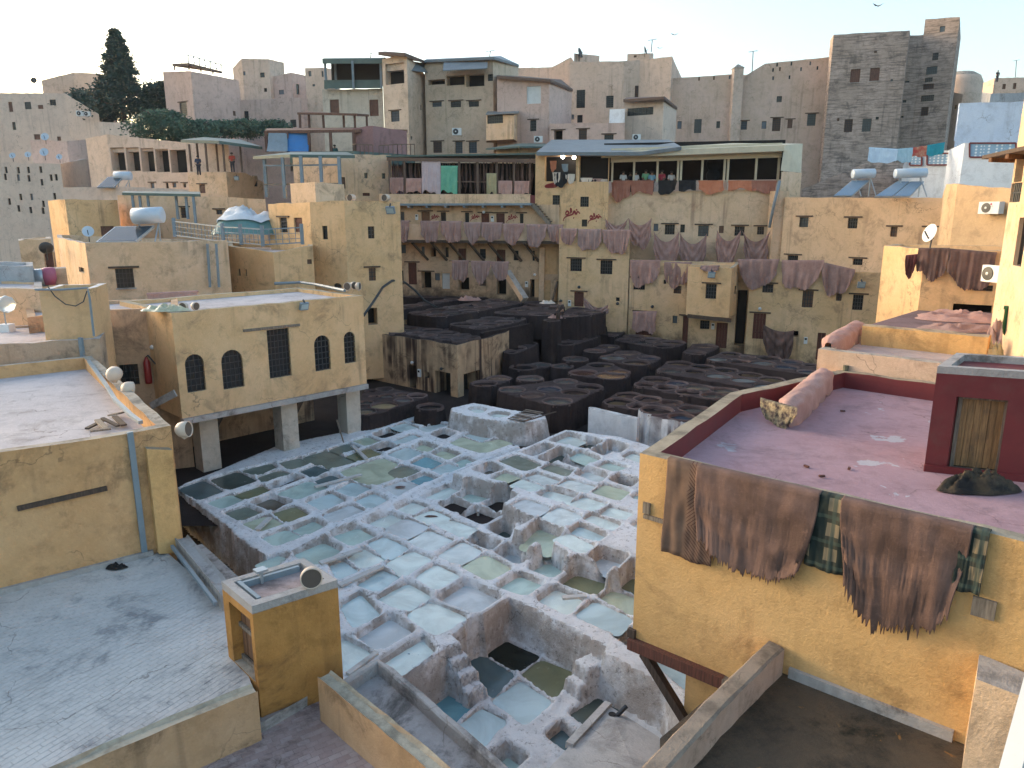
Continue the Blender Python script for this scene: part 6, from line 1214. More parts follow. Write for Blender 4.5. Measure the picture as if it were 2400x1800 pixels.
# shop interior goods
for i, (x, y, m, w, h_) in enumerate([(1235, 130, HIDEO, .5, .8), (1290, 200, HIDEK, 1.1, 1.2), (1345, 215, HIDEW, .7, .7), (1255, 205, HIDEW, .6, .8), (1310, 150, BLUEG, .5, .6), (1450, 240, HIDEW, .9, .5), (1520, 245, HIDEP, .8, .45), (1490, 250, HIDEK, .7, .5), (1560, 248, HIDEW, .6, .4)]):
    a = D(q('5', x, y), 57.0); hide(['orange leather bag', 'black and white cow skin', 'white patched skin', 'pale skin', 'blue grey bag', 'cream folded skin', 'pink folded skin', 'black folded skin', 'small cream skin'][i] + ' shown in the open shop window', a - Vector((w / 2, 0, 0)), a + Vector((w / 2, 0, 0)), h_, Vector((0, -1, 0)), m, seed=170 + i, group='goods in the open shop', nx=16, ny=8, wrap=0)
LAMP = bpy.data.materials.new('lit_lamp'); LAMP.use_nodes = True; _p = LAMP.node_tree.nodes['Principled BSDF']; _p.inputs['Emission Color'].default_value = (1, .95, .85, 1); _p.inputs['Emission Strength'].default_value = 6
for i, (v, x, y, Y) in enumerate([('5', 1297, 104, 57.3), ('5', 1370, 108, 57.3)]):
    c = D(q(v, x, y), Y); tag(MB().lathe(c, [(.02, -.14), (.12, -.07), (.14, 0), (.1, .09), (.03, .13)], 12).build('lit_bulb', LAMP, None, True), ['left', 'right'][i] + ' lit bulb hanging in the open shop', 'lamp')
# roof frame on the brown pink house
rf = thing('roof_frame', D(q('1', 1230, 420), 99), 'light metal truss frame above the brown pink house', 'frame')
for j in range(7):
    u = j / 6; a = D(q('1', 1220 + 215 * u, 355 + 62 * u), 99 + 3 * u); b = D(q('1', 1222 + 215 * u, 412 + 45 * u), 99 + 3 * u); c = D(q('1', 1175 + 215 * u, 408 + 52 * u), 99 + 3 * u)
    MB().bar(a, b, .09).build('upright', STEEL, rf); MB().bar(a, c, .07).build('brace', STEEL, rf)
a, b = D(q('1', 1220, 355), 99), D(q('1', 1436, 418), 102); MB().bar(a, b, .1).build('top_rail', STEEL, rf)
slab('dark slatted canopy on the brown pink house', 'canopy', '1', [(1115, 412, 98), (1225, 408, 97), (1440, 462, 102), (1300, 440, 106)], .3, BROWNF, 'canopy', posts=[(1130, 425, 458, 98), (1222, 420, 455, 97.3), (1300, 435, 470, 99), (1378, 452, 485, 101)])
# ---------------- left roofs ----------------
z43 = lt - .36
wA, wB = G((20, 869), z43), G((212, 856), z43); wdir = (wB - wA).normalized(); wn = Vector((wdir.y, -wdir.x, 0))
z52 = W((120, 800), wA, wB).z
PB0 = Vector((wB.x, wB.y, z52)); PB1 = PB0 - wdir * 7
bld('upper_left_roof', 'stained upper roof level behind the left grey roof', None, z0=-1, poly=[PB1, PB0 + wdir * .35, PB0 + wdir * .35 - wn * 4.5, PB1 - wn * 4.5], mat=plaster('stained_low_wall', (.44, .32, .17), (.50, .375, .22), stain=(.07, .06, .05), samt=.7, top=(.5, .45, .42)), par=.08, th=.2)
bxA, bxB = W((108, 798), wA, wB, -.5), W((226, 790), wA, wB, -.5); bt = D((150, 680), bxA.y).z
bA_ = Vector((bxA.x, bxA.y, bt)); bB_ = Vector((bxB.x, bxB.y, bt)); bBk = D((252, 680), bB_.y + 1.9); bBk.z = bt
NB = bld('tall_roof_box', 'tall plain ochre box with a white capped roof on the left', None, z0=0, poly=[bA_, bB_, bBk, bBk + (bA_ - bB_)], mat=plaster('roof_box_plaster', (.58, .39, .165), (.63, .44, .20), stain=(.3, .2, .1), samt=.3, top=(.66, .64, .63)), roof=WHIT, par=.12, th=.2)[0]
pts = [D(q('o', x, y), bxA.y - .05) for x, y in [(395, 235), (700, 235), (985, 215), (1010, 330), (1040, 600), (1060, 760)]]; MB().tube(pts, .035, 6).build('conduit', BLUEG, NB)
pts = [D(q('o', x, y), bxA.y - .06) for x, y in [(540, 200), (620, 310), (740, 400), (850, 420), (940, 370), (980, 250)]]; MB().tube(pts, .018, 5).build('cable', IRON, NB)
a, b = W(q('o', 905, 775), wA, wB, .06), W(q('o', 940, 1005), wA, wB, .06); MB().bar(Vector((a.x, a.y, b.z)), a, .13, .1).build('downpipe', BLUEG, NB)
pts = [G(q('o', x, y), lt + .03) for x, y in [(1000, 1040), (1190, 1300), (1300, 1480), (1480, 1650)]] ; pts.append(G((330, 990), lt + .03))
gt = MB()
for a, b in zip(pts, pts[1:]): gt.bar(a, b, .09, .07)
tag(gt.build('roof_gutter', BLUEG), 'blue grey gutter channel along the left roof edge', 'gutter')
for i, (x0, y0, x1, y1, w) in enumerate([(500, 1240, 600, 1190, .1), (560, 1190, 610, 1240, .12), (590, 1180, 680, 1225, .09), (640, 1160, 700, 1150, .2), (660, 1170, 715, 1220, .12), (520, 1255, 640, 1240, .08)]):
    a, b = G(q('4', x0, y0), z43 + .06 + .04 * (i % 3)), G(q('4', x1, y1), z43 + .08 + .06 * (i % 2)); tag(MB().bar(a, b, w, .04).build('scrap_board', WOODG if i % 2 else WOODD), ['long pale scrap board', 'short scrap board', 'tilted scrap board', 'wide dark scrap board', 'small scrap board by the gutter', 'thin scrap lath'][i] + ' on the left grey roof', 'board', 'scrap boards on the left roof')
def rag(name, label, ctr, rx, ry, hz, mat, seed, cat='cloth', n=26):
    vs = []; fs = []
    n = max(n, 40)
    for i in range(17):
        for k in range(n):
            an = 2 * math.pi * k / n; s = i / 16; w = 1 + .35 * noise.noise((math.cos(an) * 1.3 + seed, math.sin(an) * 1.3, seed * 2.))
            q_ = (math.cos(an) * s * 3.2 + seed, math.sin(an) * s * 3.2, 5.); z = hz * (1 - s ** 4) * (.30 + .75 * noise.noise(q_) + .55 * (.5 - abs(noise.noise((q_[0] * 1.7, q_[1] * 1.7, 9.)))) + .3 * (.4 - abs(noise.noise((q_[0] * 4., q_[1] * 4., 3.))))) + .02
            vs.append((ctr.x + math.cos(an) * rx * s * w, ctr.y + math.sin(an) * ry * s * w, ctr.z + max(z, .012)))
    fs = [(i * n + k, i * n + (k + 1) % n, (i + 1) * n + (k + 1) % n, (i + 1) * n + k) for i in range(16) for k in range(n)]
    return tag(mesh(name, vs, fs, mat, None, True), label, cat)
rag('black_coil', 'black heap of cord on the tiled terrace by the wall', G((272, 1332), FZ), .22, .12, .1, VOID, 3, 'cord')
rag('black_tarp', 'crumpled black and brown tarpaulin beside the maroon hatch', G((2285, 1150), 5.2), .66, .26, .38, leather('tarp_brown', (.014, .012, .011), (.085, .06, .035), .2, 3.), 9, 'tarpaulin')
rag('leather_scraps', 'pale heap of leather scraps on the brown roof', G(q('m', 1560, 830), zs), 1.5, 1.2, .3, HIDEP, 12, 'scraps')
rag('leather_scraps', 'low mauve heap of scraps behind the parapet', G(q('m', 1600, 940), zs), 1.6, .7, .2, HIDE[2], 14, 'scraps')
rag('cloth_heap', 'grey and brown cloth heap beside the cream sack', G(q('m', 1950, 1090), zt + .0), .35, .3, .75, HIDE[2], 15, 'cloth')
a = G(q('m', 2060, 1000), zt + .3); hide('green cloth hanging at the right edge above the sack', a + Vector((-.25, 0, .75)), a + Vector((.3, -.1, .75)), .8, Vector((-.5, -1, 0)).normalized(), leather('dark_green_cloth', (.03, .12, .055), (.045, .16, .075)), seed=190, name='cloth', cat='cloth', nx=18, ny=10, wrap=.1)
rag('cream_sack', 'cream plastic sack tied on the pinkish roof', G(q('m', 1880, 1215), zt - .18), .24, .2, .45, paint('cream_plastic', (.55, .47, .25), .4, .1, 3, dirt=.1), 17, 'sack')
for i, (x, y) in enumerate([(1760, 1120), (1905, 1050), (2075, 950)]): pass
for i, p in enumerate([(1926, 1118), (1990, 1100), (1890, 1095), (1975, 965)]):
    c = G(p, 5.21); tag(MB().bx(c + UP * .02, .10, .04, .03, i).build('brick_chip', WOODR), ['largest brick chip', 'right brick chip', 'left brick chip', 'far brick chip'][i] + ' lying on the mauve roof', 'debris')
a, b = G((1895, 870), 5.25), G((1985, 820), 5.25)
c = W(q('m', 355, 1430), rbk, rbk2, .05); vp = thing('vent_pipe', c - UP * .5, 'short green and white pipe on the ochre wall behind the mauve roof', 'pipe')
MB().tube([c - UP * .35, c + UP * .3], .07, 10).build('pipe', paint('mossy_pipe', (.12, .11, .07), .8), vp); MB().tube([c - UP * .12, c + UP * .12], .085, 10).build('white_sleeve', WHITEP, vp)
# ---------------- lamps ----------------
def drum_lamp(label, c, ax, r=.17, ln=.22, foot=True):
    ax = Vector(ax).normalized(); t = thing('drum_floodlight', Vector(c) - UP * r, label, 'floodlight', 'beige drum floodlights')
    MB().lathe(c, [(.02, -ln * .6), (r * .55, -ln * .55), (r * .9, -ln * .3), (r, 0), (r, ln * .5), (r * .93, ln * .52), (r * .9, ln * .4)], 20, ax).build('housing', BEIGE, t, True)
    MB().lathe(Vector(c) + ax * ln * .42, [(r * .9, 0), (.01, .004)], 20, ax).build('lens', LENS, t)
    if foot: MB().bar(Vector(c) - UP * r * 1.05, Vector(c) - UP * r * .9 + ax * .02, .12, .09).build('bracket', BEIGE, t)
    return t
cl = G((729, 1352), TZ + .16); drum_lamp('large beige drum floodlight on the hatch turret', cl, (.35, -1, .12), .17, .2)
drum_lamp('drum floodlight on the curved left parapet', G(q('4', 655, 930), lt + .3), (-.2, 1, .2), .19, .26)
drum_lamp('drum floodlight half hidden below the left parapet', G(q('4', 735, 1010), lt + .05), (.8, .8, -.2), .18, .24)
drum_lamp('drum floodlight on the outer corner of the left house', D(q('4', 1055, 1245), c1.y + .1), (1, -.1, .1), .17, .26)
for i, (x, y, Y, ax, r) in enumerate([(2005, 420, 31.4, (-.3, -1, 0), .17), (2035, 415, 31.6, (.6, -.6, 0), .16), (2062, 420, 31.4, (1, -.2, 0), .16), (1060, 538, 26.6, (-.2, -1, 0), .16), (1122, 535, 26.9, (1, -.5, 0), .15)]):
    drum_lamp(['left of three drum lights on the arched building corner', 'middle of three drum lights on the arched building corner', 'right of three drum lights on the arched building corner', 'left drum light beside the plastic sheet', 'right drum light beside the plastic sheet'][i], D(q('4', x, y), Y), ax, r, r * 1.2)
for i, (x, Y) in enumerate([(345, 43), (568, 43.2)]): drum_lamp(['left', 'right'][i] + ' cream drum light on the corner tower roof', D(q('2', x, 1282), Y), (-.4, -1, 0), .2, .5)
def flood(label, c, ax, w=.5):
    ax = Vector(ax).normalized(); t = thing('floodlight', Vector(c), label, 'floodlight', 'square floodlights'); sd = ax.cross(UP).normalized(); u = sd.cross(ax)
    MB().box(c, sd * w * .5, ax * w * .16, u * w * .42).build('housing', BLUEG, t); MB().box(Vector(c) + ax * w * .17, sd * w * .42, ax * .01, u * w * .3).build('glass', paint('floodlight_glass', (.42, .5, .52), .1, .1), t)
    MB().bar(Vector(c) + u * w * .42, Vector(c) + u * w * .6 - ax * w * .4, w * .15).build('arm', IRON, t)
flood('square floodlight over the tall window of the arched building', AW(1752, 535, .2), an + Vector((0, 0, -.4)), .36)
flood('square floodlight on the projecting bay', D(q('6', 412, 772), 48.6), (0, -1, -.3), .46)
flood('square floodlight on the right yard house', D(q('6', 1275, 830), 46.4), (-.1, -1, -.3), .46)
flood('square floodlight on the corner tower', D(q('2', 595, 1362), 42.6), (-.2, -1, -.5), .5)
flood('square floodlight on the pavilion house', D(q('1', 1533, 1155), 68), (0, -1, -.3), .42)
# ---------------- solar heaters ----------------
def solar(label, v, panels, tank, Y, dY, r, pm=SOLAR):
    t = thing('solar_water_heater', D(q(v, *panels[0][3]), Y), label, 'solar heater', 'solar water heaters')
    for pn in panels:    # top-left, top-right, bottom-right, bottom-left
        P_ = [D(q(v, *pn[0]), Y + dY), D(q(v, *pn[1]), Y + dY), D(q(v, *pn[2]), Y), D(q(v, *pn[3]), Y)]; nn = (P_[1] - P_[0]).cross(P_[3] - P_[0]).normalized()
        if nn.y > 0: nn = -nn
        m = MB().add(P_ + [p - nn * .12 for p in P_], [(0, 1, 2, 3), (4, 7, 6, 5), (0, 4, 5, 1), (1, 5, 6, 2), (2, 6, 7, 3), (3, 7, 4, 0)]); pan = m.build('collector', STEEL, t)
        c = sum(P_, Vector()) / 4; mesh('glass', [c + (p - c) * .93 + nn * .012 for p in P_], [(0, 1, 2, 3)], pm, pan)
    a, b = D(q(v, *tank[0]), Y + dY), D(q(v, *tank[1]), Y + dY); ax = (b - a).normalized(); L_ = (b - a).length
    MB().lathe(a, [(r * .3, -r * .16), (r * .8, -r * .1), (r, .0), (r, L_), (r * .8, L_ + r * .1), (r * .3, L_ + r * .16)], 20, ax).build('tank', TANKM, t, True)
    for s in (.15, .85):
        c = a.lerp(b, s); MB().bar(c - UP * r, Vector((c.x, c.y, D(q(v, *panels[0][3]), Y).z)), .06).build('leg', STEEL, t)
        MB().bar(c - UP * r, Vector((c.x + .1, c.y - dY * .5, D(q(v, *panels[0][3]), Y).z)), .05).build('strut', STEEL, t)
    return t
solar('large solar water heater with a pale blue tank on the barred window house', '1', [[(745, 1468), (1000, 1462), (880, 1562), (620, 1568)]], ((868, 1402), (1050, 1392)), 36.5, 1.6, .40)
solar('small distant solar heater below the glazed porch', '1', [[(700, 1145), (800, 1145), (740, 1212), (628, 1212)]], ((745, 1140), (848, 1140)), 66, 2, .38)
SOLP = paint('pale_collector_glass', (.22, .28, .34), .12, .1, 2, dirt=.1)
solar('left solar heater with one sloping panel on the wide ochre house', '3', [[(1320, 935), (1410, 935), (1320, 1015), (1225, 1015)]], ((1325, 902), (1435, 898)), 47, 1.6, .29, SOLP)
solar('right solar heater with two sloping panels on the wide ochre house', '3', [[(1555, 940), (1620, 940), (1530, 1018), (1438, 1018)], [(1624, 940), (1695, 940), (1620, 1018), (1534, 1018)]], ((1545, 900), (1702, 896)), 46, 1.6, .29, SOLP)
# ---------------- air conditioners ----------------
FANM = IRON
def aircon(label, c, nrm_, w, h_):
    n = Vector(nrm_).normalized(); sd = Vector((-n.y, n.x, 0)); t = thing('air_conditioner', Vector(c) - UP * h_ / 2, label, 'air conditioner', 'air conditioners')
    MB().box(c, sd * w / 2, n * w * .18, UP * h_ / 2).build('casing', WHITEP, t); f0 = Vector(c) + n * (w * .18 + .005) - sd * w * .12
    fl = Vector(c) + n * (w * .18 + .004) + (sd * w * .12 if sd.x < 0 else -sd * w * .12)
    g = MB().lathe(fl, [(h_ * .41, 0), (h_ * .40, .02), (.02, .03)], 20, n).build('fan_grille', IRON, t); MB().lathe(fl + n * .034, [(h_ * .1, 0), (.01, .02)], 10, n).build('hub', WHITEP, g)
    MB().bar(Vector(c) - UP * h_ / 2 - sd * w * .3, Vector(c) - UP * h_ / 2 - sd * w * .3 - n * w * .4, .05).build('bracket', STEEL, t)
    return t
AC, BC, nC = plane_of(q('6', 1830, 250), 40, q('6', 2300, 290), 36); pwC = PW(AC, BC, nC, .4)
c = pwC('6', 2023, 386); ac1 = aircon('white air conditioner high on the ochre wall at the right', c, nC, (pwC('6', 2083, 386) - pwC('6', 1965, 386)).length, pwC('6', 2020, 350).z - pwC('6', 2020, 420).z)
sdc = Vector((nC.y, -nC.x, 0)); sdc = sdc if sdc.x > 0 else -sdc
lg = pwC('6', 2061, 365) + nC * .36
ac1['label'] = 'white air conditioner with a round red badge high on the ochre wall'
for ch in ac1.children: pass
MB().lathe(pwC('6', 2061, 365) + nC * .46, [(.055, 0), (.01, .004)], 14, nC).build('badge', paint('badge_red', (.35, .03, .08), .4, .05), ac1)
tcu = bpy.data.curves.new('lg', 'FONT'); tcu.body = 'LG'; tcu.size = .12; tob = bpy.data.objects.new('badge_letters', tcu); col.objects.link(tob)
dg = bpy.context.evaluated_depsgraph_get(); tme = bpy.data.meshes.new_from_object(tob.evaluated_get(dg)); bpy.data.objects.remove(tob)
o0 = pwC('6', 2056, 382) + nC * .47
mesh('badge_letters', [o0 + sdc * v.co.x + UP * v.co.y for v in tme.vertices], [tuple(p.vertices) for p in tme.polygons], paint('letter_grey', (.12, .12, .13), .5), ac1)
c = D(q('m', 1890, 360), eA.y + 1.8); aircon('white air conditioner seen from the side below the eaves house', c, (-1, -.2, 0), .62, .5)
for i, (v, x, y, w, Y) in enumerate([('2', 1025, 853, 60, 78.6), ('2', 1553, 903, 55, 74.2), ('1', 520, 735, 45, 99), ('1', 566, 738, 40, 99), ('3', 203, 712, 42, 72)]):
    a, b = D(q(v, x - w / 2, y), Y), D(q(v, x + w / 2, y), Y); aircon(['air conditioner in the middle of the central house', 'air conditioner below the terracotta house', 'left of two air conditioners on the rose house', 'right of two air conditioners on the rose house', 'air conditioner under the cream hut'][i], (a + b) / 2, (0, -1, 0), (b - a).length, (b - a).length * .72)
# ---------------- satellite dishes and antennas ----------------
def dish(label, c, ax, r, pole, mat=None):
    ax = Vector(ax).normalized(); c = Vector(c); t = thing('satellite_dish', c - UP * pole, label, 'satellite dish', 'satellite dishes')
    MB().lathe(c, [(.01, 0), (r * .4, r * .04), (r * .75, r * .14), (r, r * .28), (r * .98, r * .30), (r * .74, r * .17), (r * .4, r * .07), (.01, r * .03)], 20, ax).build('reflector', mat or TANKM, t, True)
    MB().tube([c - UP * pole, c - ax * .05], .05 if r > .5 else .03, 6).build('mast', IRON, t); MB().bar(c - UP * r * .7 + ax * r * .2, c + ax * r * .9, .04).build('feed_arm', IRON, t)
for a in [('white dish on the yellow house behind the solar heater', '1', 572, 1502, 45, (.4, -1, .4), .33, .6, None), ('dark dish seen from behind on the low left house', '1', 300, 1612, 39, (-.5, .8, .4), .34, .6, IRON), ('dish on the pale roof left of the brick yard wall', '1', 293, 888, 90, (.2, -1, .4), .45, .8, None), ('largest dish on the far left roofs', '1', 288, 988, 83, (.2, -1, .4), .45, .8, None), ('second small dish on the far left roofs', '1', 182, 1003, 83, (.3, -1, .4), .32, .6, None), ('leftmost small dish on the far left roofs', '1', 82, 1010, 83, (.2, -1, .4), .32, .6, None), ('rightmost small dish on the far left roofs', '1', 385, 1018, 83, (.2, -1, .4), .32, .6, None), ('dish on a mast in the left skyline', '1', 221, 522, 112, (.2, -1, .2), .42, 1.4, IRON), ('thin white dish edge on above the dark hides', '6', 1680, 535, 29, (-.95, -.15, .3), .36, .6, WHITEP), ('tilted dish on the rooftop hut', '2', 1818, 345, 95, (.9, -.5, .3), .6, .9, IRON), ('dish on the square rooftop turret', '3', 245, 262, 92, (.9, -.4, .3), .45, .7, IRON)]:
    lb, v, x, y, Y, ax, r, pole, m = a; dish(lb, D(q(v, x, y), Y), ax, r, pole, m)
for i, (v, x, y0, y1, Y) in enumerate([('3', 808, 265, 375, 89), ('3', 285, 205, 270, 92), ('1', 308, 452, 510, 112), ('2', 1243, 328, 372, 84), ('3', 2173, 312, 400, 122), ('2', 470, 345, 378, 84)]):
    a, b = D(q(v, x - 6, y1), Y), D(q(v, x, y0), Y); t = thing('antenna', a, ['slanted antenna above the loopholed house', 'antenna on the square turret', 'antenna in the far left skyline', 'thin antenna above the central house', 'tall antenna at the right skyline', 'small antenna above the green canopy'][i], 'antenna', 'roof antennas'); MB().tube([a, b], .05, 5).build('mast', IRON, t); MB().bar(b + Vector((-.5, 0, -.1)), b + Vector((.5, 0, .05)), .05).build('boom', IRON, t)
# spikes and finials on the skyline
c = D(q('3', 728, 360), 88.8); tag(MB().lathe(Vector((c.x, c.y, 8)), [(.75, 0), (.75, c.z - 8), (.85, c.z - 7.9), (.02, D(q('3', 728, 332), 88.8).z - 8)], 4).build('finial_pier', TAN), 'pointed pier rising through the loopholed parapet', 'pier')
# ---------------- trees ----------------
def foliage(name, c1, c2):
    m, N, L, P_ = nodes_of(name); k = mixc(N, L, ramp(N, L, tex(N, L, scale=.6, detail=4), .35, .7), c1, c2); L.new(k, P_.inputs['Base Color']); P_.inputs['Roughness'].default_value = .8; return m
FOL1 = foliage('dark_cedar_leaves', (.018, .045, .035), (.035, .075, .05)); FOL2 = foliage('olive_leaves', (.045, .095, .06), (.08, .14, .085)); BARK = wood('bark', (.10, .08, .07))
def tree(label, base, hgt, prof, mat, seed, n, ls, trunk=True, lean=0.):
    r = random.Random(seed); base = Vector(base); t = thing('tree', base, label, 'tree', 'trees on the hill'); vs = []; fs = []
    clumps = []
    for _ in range(n // 28):
        s = r.random() ** .9; k = s * (len(prof) - 1); i = min(int(k), len(prof) - 2); R_ = prof[i] + (prof[i + 1] - prof[i]) * (k - i); an = r.uniform(0, 6.283); rr = R_ * math.sqrt(r.uniform(.15, 1)) * (1 + .18 * math.sin(an * 3 + s * 9))
        clumps.append((Vector((base.x + rr * math.cos(an) + lean * s * hgt, base.y + rr * math.sin(an), base.z + hgt * (.06 + .94 * s))), R_))
    for c, R_ in clumps:
        cr = max(.35, min(1.5, R_ * .32))
        for _ in range(28):
            p = c + Vector((r.gauss(0, cr * .5), r.gauss(0, cr * .5), r.gauss(0, cr * .38))); a = Vector((r.uniform(-1, 1), r.uniform(-1, 1), r.uniform(-.6, .6))).normalized(); b = a.orthogonal().normalized(); w = ls * r.uniform(.6, 1.3)
            k = len(vs); vs += [p - a * w, p + b * w * .5, p + a * w, p - b * w * .5]; fs.append((k, k + 1, k + 2, k + 3))
    tr = MB(); tr.tube([base - UP * 1, base + UP * hgt * .3 + Vector((lean * hgt * .3, 0, 0)), base + UP * hgt * .95 + Vector((lean * hgt, 0, 0))], [hgt * .03, hgt * .02, .05], 8); tr.build('trunk', BARK, t)
    lm = MB()
    for _ in range(14):
        s = r.uniform(.15, .8); k = s * (len(prof) - 1); i = min(int(k), len(prof) - 2); R_ = prof[i] * .8; an = r.uniform(0, 6.28); p = base + UP * hgt * s; MB().tube([p, p + Vector((R_ * math.cos(an), R_ * math.sin(an), R_ * .3))], [.12, .04], 5).build('limb', BARK, t)
    mesh('crown', vs, fs, mat, t); return t
bt_ = D((292, 290), 104); hT = D((290, 72), 104).z - bt_.z
tree('tall dark conical cedar in the left skyline', bt_, hT, [4.4, 4.8, 4.0, 3.0, 2.2, 2.0, 1.8, 1.55, 1.2, .85, .3], FOL1, 1, 17000, .22)
b2 = D((380, 290), 104); tree('dark broad tree right of the tall cedar', b2 + Vector((0, 2, 0)), D((380, 192), 104).z - b2.z, [2.5, 4.0, 3.8, 3.0, 1.5], FOL1, 2, 9000, .24)
b3 = D((225, 285), 106); tree('dark spreading tree left of the tall cedar', b3, D((225, 215), 106).z - b3.z, [2.5, 3.8, 3.2, 1.6], FOL1, 3, 7000, .24)
b4 = D((385, 330), 90); tree('light green bushy olive before the dark trees', b4, D((385, 262), 90).z - b4.z, [2.0, 3.4, 3.3, 2.4, 1.0], FOL2, 4, 9000, .17)
for i, (x, y0, y1, Y, R_) in enumerate([(462, 330, 285, 90, 1.9), (525, 320, 287, 94, 1.7), (580, 318, 284, 96, 1.7), (640, 315, 285, 98, 1.6)]):
    b5 = D((x, y0), Y); tree(['first', 'second', 'third', 'fourth'][i] + ' low green bush from the left in the row above the porch', b5, D((x, y1), Y).z - b5.z, [R_, R_ * 1.5, R_ * 1.3, R_ * .5], FOL2, 10 + i, 3600, .17)
# ---------------- white house tile panels, laundry ----------------
def tilemat():
    m, N, L, P_ = nodes_of('blue_tile_pattern'); g = N.new('ShaderNodeNewGeometry'); v = N.new('ShaderNodeTexVoronoi'); L.new(g.outputs['Position'], v.inputs['Vector']); v.inputs['Scale'].default_value = 5; v.inputs['Randomness'].default_value = 0
    k = mixc(N, L, ramp(N, L, v.outputs['Distance'], .28, .4), (.62, .68, .72), (.22, .36, .50)); L.new(k, P_.inputs['Base Color']); P_.inputs['Roughness'].default_value = .3; return m
TILE = tilemat()
AWh, BWh, nWh = plane_of(q('3', 1905, 742), 52, q('3', 2260, 735), 50); pwW = PW(AWh, BWh, nWh, .05)
AWg, BWg, nWg = plane_of(q('3', 1620, 790), 58, q('3', 1820, 780), 56); pwG = PW(AWg, BWg, nWg, .05)
for i, (pw_, x0, y0, x1, y1) in enumerate([(pwW, 1930, 742, 2170, 815), (pwG, 1710, 795, 1835, 855), (pwG, 1620, 803, 1682, 857)]):
    n = nWh if i == 0 else nWg; P_ = [pw_('3', x0, y1), pw_('3', x1, y1), pw_('3', x1, y0), pw_('3', x0, y0)]; t = thing('tile_panel', P_[0], ['large', 'middle', 'small'][i] + ' blue patterned tile panel in a dark frame on the white house', 'tile panel', 'tile panels'); mesh('tiles', P_, [(0, 1, 2, 3)], TILE, t)
    fr_ = MB()
    for a, b in zip(P_, P_[1:] + P_[:1]): MB().bar(a + n * .02, b + n * .02, .1, .06, up=n).build('frame_bar', MAROON, t)
a, b = D(q('3', 1405, 765), 56), D(q('3', 1800, 738), 56); ln0 = MB().tube([a, a.lerp(b, .5) - UP * .25, b], .02, 4)
tag(ln0.build('washing_line', IRON), 'thin washing line beside the brick tower', 'washing line')
for i, (x0, y0, x1, y1, d_, cc) in enumerate([(1408, 766, 1560, 775, 64, ((.48, .58, .68), (.56, .66, .74), 'large pale blue striped sheet on the washing line')), (1555, 775, 1635, 768, 62, ((.30, .45, .52), (.38, .52, .58), 'grey blue towel on the washing line')), (1635, 768, 1708, 758, 45, ((.38, .05, .04), (.50, .30, .18), 'red and cream patterned cloth on the washing line')), (1708, 757, 1800, 740, 50, ((.02, .22, .27), (.03, .28, .33), 'teal cloth at the right end of the washing line'))]):
    a, b = D(q('3', x0, y0), 55.9), D(q('3', x1, y1), 55.9); hide(cc[2], a, b, d_ / 2.212 / FOC * 56, Vector((0, -1, 0)), leather('laundry_%d' % i, cc[0], cc[1]), seed=200 + i, group='laundry by the brick tower', name='laundry_cloth', cat='laundry', shape=.0, fr=.0, nx=20, ny=8, wrap=.05, fold=.04, pinch=0)
# ---------------- cables, meters, script ----------------
pts = [D(q('a', x, y), Y) for x, y, Y in [(10, 500, 40), (130, 330, 41), (260, 130, 42), (380, 45, 43), (460, 35, 44), (560, 75, 44.5), (680, 170, 45), (800, 300, 45.5), (960, 390, 46)]]
tag(MB().tube(pts, .07, 8).build('black_hose', IRON, None, True), 'thick black hose arching over the vats from the corner tower', 'hose')
for i, (v, x, y, A_, B_, n_) in enumerate([('a', 735, 1240, uL, Vector((uF.x, uF.y, uz)), None), ('e', 465, 145, fA, fB, fn), ('c', 1560, 120, A2, B2, n2_), ('c', 1775, 135, A2, B2, n2_), ('d', 1705, 320, A3, B3, n3), ('e', 1022, 390, A1, B1, n1), ('5', 350, 495, fA, fB, fn), ('5', 840, 505, fA, fB, fn)]):
    if n_ is None: d = (B_ - A_); n_ = Vector((d.y, -d.x, 0)).normalized()
    c = PW(A_, B_, n_, .06)(v, x, y); sd = Vector((-n_.y, n_.x, 0)); t = thing('meter_box', c - UP * .3, ['double meter box on the streaked workshop', 'meter box beside the shaded doorway', 'meter box left of the barred opening under the bay', 'meter box right of the barred opening under the bay', 'meter box beside the right dark door', 'meter box beside the yard door', 'meter box at the left of the balcony doors', 'meter box between the two balcony doors'][i], 'meter box', 'electric meter boxes')
    MB().box(c, sd * .11, n_ * .05, UP * .22).build('box', WHITEP, t); MB().box(c + n_ * .055 + UP * .1, sd * .07, n_ * .006, UP * .06).build('window', PANE, t)
for i, (v, x, y, A_, B_, n_) in enumerate([('a', 640, 1105, uL, Vector((uF.x, uF.y, uz)), None), ('a', 1020, 1185, uL, Vector((uF.x, uF.y, uz)), None), ('e', 1145, 182, A1, B1, n1), ('e', 2095, 435, A2, B2, n2_), ('e', 1645, 395, A2, B2, n2_), ('6', 690, 968, A3, B3, n3), ('5', 1115, 868, fA, fB, fn), ('4', 877, 770, lwA, lwB, None), ('5', 785, 462, fA, fB, fn)]):
    if n_ is None: d = (B_ - A_); n_ = Vector((d.y, -d.x, 0)).normalized()
    c = PW(A_, B_, n_, .2)(v, x, y); t = thing('wall_lamp', c, ['small round lamp left on the streaked workshop', 'small round lamp above the workshop doorway', 'round lamp above the yard door', 'round lamp above the hanging mauve hide', 'round lamp on the little post in the yard', 'round lamp above the tall right door', 'white lamp at the shaded recess', 'white lamp on the recessed wing', 'white lamp above the balcony door'][i], 'wall lamp', 'small wall lamps')
    r = .08 if i < 2 or i == 7 else .11
    MB().lathe(c, [(r * .3, -.1), (r, -.02), (r, .06), (.02, .1)], 14, n_).build('shade', WHITEP if i in (0, 6, 7, 8, 5) else IRON, t, True); MB().bar(c - n_ * .2, c, .04).build('arm', IRON, t)
REDP = paint('red_wall_paint', (.24, .018, .02), .7, .2, 6, dirt=.1)
